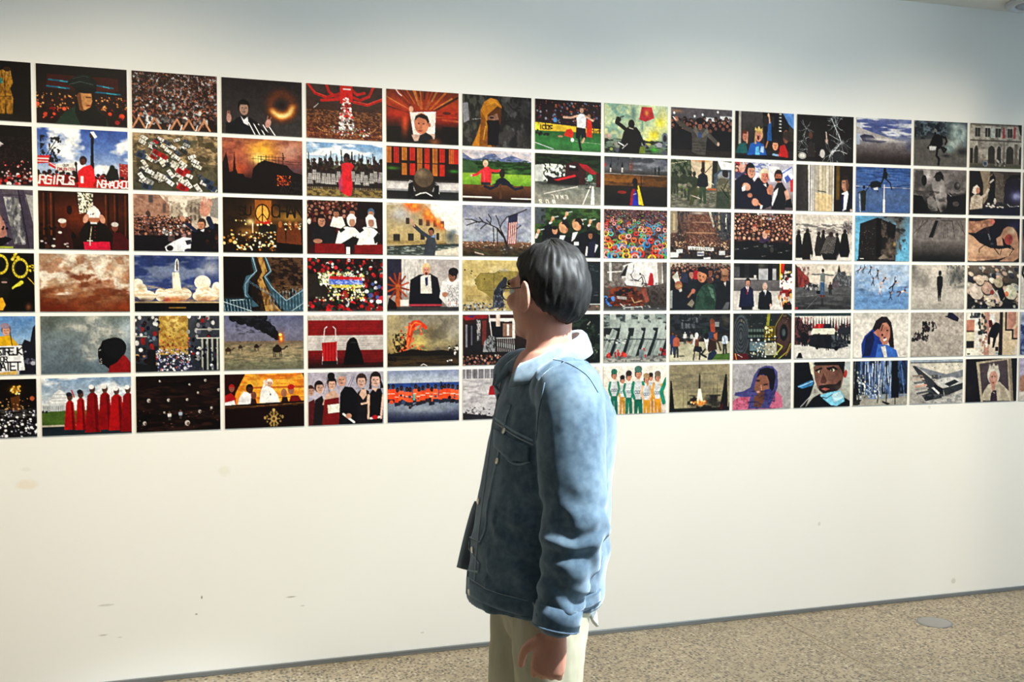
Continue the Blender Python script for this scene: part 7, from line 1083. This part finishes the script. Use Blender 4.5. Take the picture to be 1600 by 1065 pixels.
# -- hair: a full cap of short hair, sunk under the skin at the face
def hair_mesh():
    nu, nv = 120, 76; vs = []; fs = []
    for i in range(nv+1):
        ph = math.pi*i/nv
        for k in range(nu):
            th = 2*math.pi*k/nu; d = V3((math.sin(ph)*math.cos(th), math.sin(ph)*math.sin(th), math.cos(ph)))   # l, f, u
            l, f, u = d; r = V3((.087*l, (.108 if f < 0 else .112)*f, (.112 if u > 0 else .118)*u)); r.y -= .014; r.z += .028
            strand = .004*mnoise.noise(V3((th*9, ph*2.2+.3*math.sin(th*3), 1)))+.0022*mnoise.noise(V3((th*26, ph*4, 5)))+.006*mnoise.noise(V3((d.x*2.2, d.y*2.2, d.z*2.2+7)))
            k2 = 1+strand/.1
            # hairline: low at the nape, cut round the ear, high on the forehead
            if f < -.5: lim = -.80-.1*(1-abs(l))
            elif f < -.15: lim = -.80+(f+.5)/.35*.30
            elif f < .02: lim = -.50+(f+.15)/.17*.60
            elif f < .12: lim = .10
            elif f < .26: lim = .10-.30*math.sin((f-.12)/.14*math.pi)              # short sideburn
            elif f < .5: lim = .10+(f-.26)*1.4
            else: lim = .436+.2*(f-.5)
            ed = (u-lim)*14+1.1*mnoise.noise(V3((th*6, ph*6, 3))); s = 1/(1+math.exp(-max(-20, min(20, ed*1.5))))
            lo = .76 if u > .15 else .5 if u < -.1 else .5+.26*(u+.1)/.25; r = r*k2*(lo+(1-lo)*s); vs.append(hp(r.x, r.y, r.z))
    for i in range(nv):
        for k in range(nu): fs.append((i*nu+k, (i+1)*nu+k, (i+1)*nu+(k+1) % nu, i*nu+(k+1) % nu))
    return pyd('hair', vs, fs)
hair = link('hair', hair_mesh(), M_hair, man, True)
# eyes, brows and glasses
M_eye = mat('eye', (.75, .72, .68), .2, .5); n = node(M_eye, 'ShaderNodeTexNoise', Scale=20.); bump(M_eye, n.outputs[0], .01)
for s in (-1, 1):
    link('eye', pyd('eye', *hblob(s*.031, .079, .012, .013, .013, .011)), M_eye, man, True)
    link('eyebrow', pyd('eyebrow', *limb([(*hp(s*.014, .098, .034), .004), (*hp(s*.033, .094, .039), .0045), (*hp(s*.05, .08, .032), .003)], 4, 8)), M_hair, man, True)
g = link('glasses', pyd('glasses', *limb([(*hp(-.012, .112, .014), .0016), (*hp(0, .116, .018), .0018), (*hp(.012, .112, .014), .0016)], 4, 8)), M_black, man, True)
for s in (-1, 1):
    link('lens_rim', pyd('lens_rim', *limb([(*hp(s*.034+.024*math.cos(a), .108-.012*abs(math.cos(a)*s*.5+.5), .01+.018*math.sin(a)), .0016) for a in [math.radians(d) for d in range(0, 361, 20)]], 1, 8, ends=False)), M_black, g, True)
    link('temple_arm', pyd('temple_arm', *limb([(*hp(s*.058, .098, .018), .0018), (*hp(s*.074, .07, .02), .0018), (*hp(s*.08, .02, .022), .0018), (*hp(s*.083, -.012, .026), .0018)], 4, 8)), M_black, g, True)
# -- trousers
def folds(co, k=1.):
    return .0045*k*mnoise.noise(V3((co.x*16, co.y*10, co.z*7)))+.0022*k*mnoise.noise(V3((co.x*40, co.y*30, co.z*22)))
tp = [limb([(-.012, 0, 1.0, .108, .145), (-.014, 0, .93, .118, .152), (-.014, 0, .86, .112, .156), (-.012, 0, .80, .09, .15)], 4, 28, BF)]
for a, b, c in LEGS: tp.append(limb([(a[0], a[1], .92, .085), (*a, .098), (*(V3(a)*.5+V3(b)*.5), .086), (*b, .07), (*(V3(b)*.5+V3(c)*.5), .067), (*(V3(b)*.08+V3(c)*.92), .058)], 6, 26, ends=True))
trousers = fuse('trousers', tp, .0065, 5, M_chino, man, lambda co: folds(co, 1.2)+.004*math.sin(co.z*60+co.x*30)*max(0, 1-abs(co.z-.5)/.12))
# -- jacket
def jsec(z, xl, xr, b, y=0.):
    h = (xr-xl)/2; a = math.sqrt(max(h*h-(b*math.sin(by))**2, .0016))/math.cos(by); return (V3(((xl+xr)/2, y, z)), BF*a, BL*b)
JS = [(.846, -.194, .146, .188), (.858, -.196, .149, .19), (.90, -.196, .153, .192), (.97, -.186, .158, .195), (1.06, -.172, .162, .198), (1.16, -.155, .166, .2), (1.25, -.138, .176, .202), (1.32, -.122, .172, .2), (1.375, -.1, .148, .185), (1.415, -.082, .124, .15), (1.438, -.06, .108, .11), (1.45, -.045, .1, .08)]
jp = [ring_tube([jsec(*s) for s in JS], 64)]
Lcu, Rcu = Lwr+V3((.006, 0, .035)), Rwr+V3((.005, 0, .03))
for a, b, c in ((Lsh, Lel, Lcu), (Rsh, Rel, Rcu)):
    out = V3((0, -.012 if a.y < 0 else .012, 0))
    jp.append(limb([(*(a*.8+V3((.004, 0, 1.41))*.2), .083, .076), (*(a+out), .083, .08), (*(a*.55+b*.45+out), .08), (*(b+out*.6), .073), (*(b*.5+c*.5), .064), (*c, .049)], 8, 36))
def jfold(co):
    d = folds(co, 1.0)
    if co.y < -.12 or co.y > .15:                       # sleeve creases gather at the elbow and above the cuff
        k = max(0, 1-abs(co.z-1.06)/.13)+.8*max(0, 1-abs(co.z-.9)/.09); d += k*(.0048*math.sin(co.z*88+co.x*46+co.y*20+4.5*mnoise.noise(co*11))+.007*mnoise.noise(V3((co.x*13+co.z*14, co.y*9, co.z*34))))
    d += .004*max(0, 1-abs(co.z-.98)/.16)*math.sin(co.z*50+co.x*22+2*mnoise.noise(co*7)); return d
jacket = fuse('denim_jacket', jp, .006, 4, M_denim, man, jfold)
bv = BVHTree.FromObject(jacket, bpy.context.evaluated_depsgraph_get())
def px(x, y): return (x-850)/630, 1.597-(y-466)/630
def on(x, y, off=.002, f=None):
    """point on the jacket behind photo position (x, y), lifted off the cloth"""
    X, Z = px(x, y); h = bv.ray_cast(V3((X, -1, Z)), V3((0, 1, 0)))
    if h[0] is None:
        h = bv.find_nearest(V3((X, -.1, Z)))
    return h[0]+h[1]*off
def strip(name, pts, r, m, par, flat=.5):
    """a sewn ridge that follows the cloth"""
    P_ = [on(*p, off=r*.3) for p in spline(pts, 8)]
    return link(name, pyd(name, *limb([(*p, r) for p in P_], 1, 8)), m, par, True)
def patch(name, quad, nu, nv, th, m, par, edge=None):
    """a cloth panel of thickness th lying on the jacket between four photo corners (tl, tr, br, bl)"""
    vs = []; fs = []
    for lay in (th, -.004):
        for j in range(nv+1):
            for i in range(nu+1):
                u, v = i/nu, j/nv; e = edge(u) if edge else 0
                x = (quad[0][0]*(1-u)+quad[1][0]*u)*(1-v)+(quad[3][0]*(1-u)+quad[2][0]*u)*v; y = (quad[0][1]*(1-u)+quad[1][1]*u)*(1-v)+(quad[3][1]*(1-u)+quad[2][1]*u)*v+e*v
                vs.append(on(x, y, lay))
    k = (nu+1)*(nv+1); g_ = lambda i, j, l=0: l*k+j*(nu+1)+i
    for j in range(nv):
        for i in range(nu): fs += [(g_(i, j), g_(i, j+1), g_(i+1, j+1), g_(i+1, j)), (g_(i, j, 1), g_(i+1, j, 1), g_(i+1, j+1, 1), g_(i, j+1, 1))]
    for i in range(nu): fs += [(g_(i, 0), g_(i+1, 0), g_(i+1, 0, 1), g_(i, 0, 1)), (g_(i, nv), g_(i, nv, 1), g_(i+1, nv, 1), g_(i+1, nv))]
    for j in range(nv): fs += [(g_(0, j), g_(0, j, 1), g_(0, j+1, 1), g_(0, j+1)), (g_(nu, j), g_(nu, j+1), g_(nu, j+1, 1), g_(nu, j, 1))]
    return link(name, pyd(name, vs, fs), m, par, True)
def button(x, y, par, r=.0085):
    c = on(x, y, .001); X, Z = px(x, y); h = bv.find_nearest(c); nn = h[1]
    o = lathe('button', [(r, 0), (r, .002), (r*.8, .0035), (r*.3, .003), (0, .0034)], M_metal, par, 16, c); o.rotation_euler = nn.to_track_quat('Z', 'Y').to_euler()
# collar: a folded wing collar around the neck, open at the front
def collar():
    vs = []; fs = []; N_ = 48
    prof = [(0, .0), (.004, .022), (.007, .040), (.016, .046), (.026, .038), (.036, .014), (.041, -.006), (.037, -.01), (.028, .008), (.018, .02), (.01, .006)]
    for i in range(N_+1):
        a = math.radians(-158+316*i/N_); tip = max(0, abs(a)-math.radians(105))/math.radians(53)
        dirv = -BF*math.cos(a)+BL*math.sin(a); e = 1/math.sqrt((math.cos(a)/.068)**2+(math.sin(a)/.066)**2)
        c = V3((.012, 0, 1.472))+dirv*e+V3((0, 0, -.066*(1-math.cos(a))*.5))+BF*.006*tip
        for r, u in prof: vs.append(c+dirv*r*(1+.55*tip)+V3((0, 0, u*(1-.15*tip)-(.022*tip*(r/.04)))))
    k = len(prof)
    for i in range(N_):
        for j in range(k): fs.append((i*k+j, i*k+(j+1) % k, (i+1)*k+(j+1) % k, (i+1)*k+j))
    fs += [tuple(range(k)), tuple(N_*k+j for j in range(k-1, -1, -1))]
    me = pyd('collar', vs, fs); bm = bmesh.new(); bm.from_mesh(me); bmesh.ops.recalc_face_normals(bm, faces=bm.faces); bm.to_mesh(me); bm.free()
    return link('collar', me, M_denim_lt, jacket, True)
collar()
strip('yoke_seam', [(762, 648), (790, 660), (816, 670), (830, 675)], .0028, M_denim_lt, jacket)
strip('yoke_seam', [(761, 654), (790, 666), (816, 676), (830, 681)], .0016, M_thread, jacket)
fl_ = patch('pocket_flap', [(774, 668), (826, 684), (826, 708), (773, 696)], 14, 6, .006, M_denim, jacket, lambda u: 9*(1-abs(u-.5)*2)-3)
strip('pocket_flap_edge', [(774, 694), (787, 702), (800, 711), (812, 711), (825, 706)], .0024, M_denim_lt, fl_); button(800, 703, fl_)
strip('front_seam', [(782, 600), (772, 650), (762, 720), (753, 790), (746, 850), (741, 915)], .002, M_thread, jacket)
strip('placket_edge', [(772, 592), (762, 650), (752, 720), (742, 790), (734, 850), (730, 925)], .0034, M_denim_lt, jacket)
for x, y in ((766, 660), (757, 708), (748, 782), (739, 856), (735, 918)): button(x, y, jacket)
patch('hem_band', [(732, 898), (836, 911), (836, 933), (733, 922)], 20, 4, .004, M_denim, jacket); strip('hem_stitch', [(733, 898), (770, 903), (836, 912)], .0018, M_thread, jacket)
patch('hem_band', [(900, 911), (932, 906), (932, 926), (900, 931)], 10, 4, .004, M_denim, jacket)
strip('sleeve_seam', [(846, 588), (838, 630), (835, 672)], .0016, M_denim, jacket); strip('shoulder_seam', [(856, 556), (880, 560), (906, 576), (922, 600)], .0014, M_denim, jacket)
# cuffs around the wrists
for c, d in ((Lcu, (Lwr-Lel).normalized()), (Rcu, (Rwr-Rel).normalized())):
    cu = link('cuff', pyd('cuff', *limb([(*(c-d*.03), .055), (*(c-d*.01), .0555), (*(c+d*.02), .054), (*(c+d*.022), .045)], 1, 32, ends=False)), M_denim, jacket, True)
    link('cuff_edge', pyd('cuff_edge', *limb([(*(c+d*.0205+((V3((1, 0, 0))-d*d.x).normalized()*math.cos(a)+d.cross(V3((1, 0, 0))).normalized()*math.sin(a))*.0535), .0024) for a in [math.radians(q) for q in range(0, 361, 15)]], 1, 8, ends=False)), M_denim, cu, True)
# far front flap of the open jacket, seen dark beyond the placket
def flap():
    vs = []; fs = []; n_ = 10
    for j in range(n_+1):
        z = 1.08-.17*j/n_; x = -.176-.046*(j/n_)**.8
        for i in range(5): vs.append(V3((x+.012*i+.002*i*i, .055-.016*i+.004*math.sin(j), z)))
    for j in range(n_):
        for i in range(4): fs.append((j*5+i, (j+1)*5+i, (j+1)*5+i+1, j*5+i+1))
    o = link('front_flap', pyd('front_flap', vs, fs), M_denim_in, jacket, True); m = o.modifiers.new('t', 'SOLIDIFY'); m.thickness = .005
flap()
# white shirt tail showing at the back below the jacket
def tail():
    vs = []; fs = []; n_ = 16
    for i in range(n_+1):
        u = i/n_; a = math.radians(-62+72*u); r = .142+.008*math.sin(u*17)
        for j in range(7):
            v = j/6; p = V3((-.012, -.01, .90-.125*v*(.75+.25*math.sin(u*9))))+V3((math.cos(a)*r*(1-.06*v), math.sin(a)*r*1.05, 0))+V3((.004*math.sin(v*9+u*6), 0, 0)); vs.append(p)
    for i in range(n_):
        for j in range(6): fs.append((i*7+j, (i+1)*7+j, (i+1)*7+j+1, i*7+j+1))
    o = link('shirt_tail', pyd('shirt_tail', vs, fs), M_white, man, True); m = o.modifiers.new('t', 'SOLIDIFY'); m.thickness = .004
tail()
# shoes
for (a, b, c), toe, tilt in zip(LEGS, (V3((.085, -.10, .03)), V3((-.33, .09, .045))), (1, 0)):
    hl = V3((c[0]+.035, c[1], c[2]-.045)) if tilt else V3((c[0]+.045, c[1], .045))
    sh = fuse('shoe', [limb([(*hl, .042), (*(hl*.6+toe*.4+V3((0, 0, .018))), .046, .042), (*(hl*.25+toe*.75), .05, .034), (*toe, .042, .026)], 5, 22), limb([(c[0]+.01, c[1], c[2]+.01, .045), (c[0]+.015, c[1], c[2]-.05 if tilt else .06, .044)], 2, 18)], .006, 3, M_shoe, man)
    dn = V3((.35, 0, -.94)) if tilt else V3((0, 0, -1)); dn.normalize(); ln = (toe-hl).length
    so = limb([(*(hl+dn*.03), .044, .014), (*(hl*.5+toe*.5+dn*.03), .046, .014), (*(toe+dn*.012), .044, .014)], 5, 20, (0, 1, 0)); link('sole', pyd('sole', *so), M_sole, sh, True)
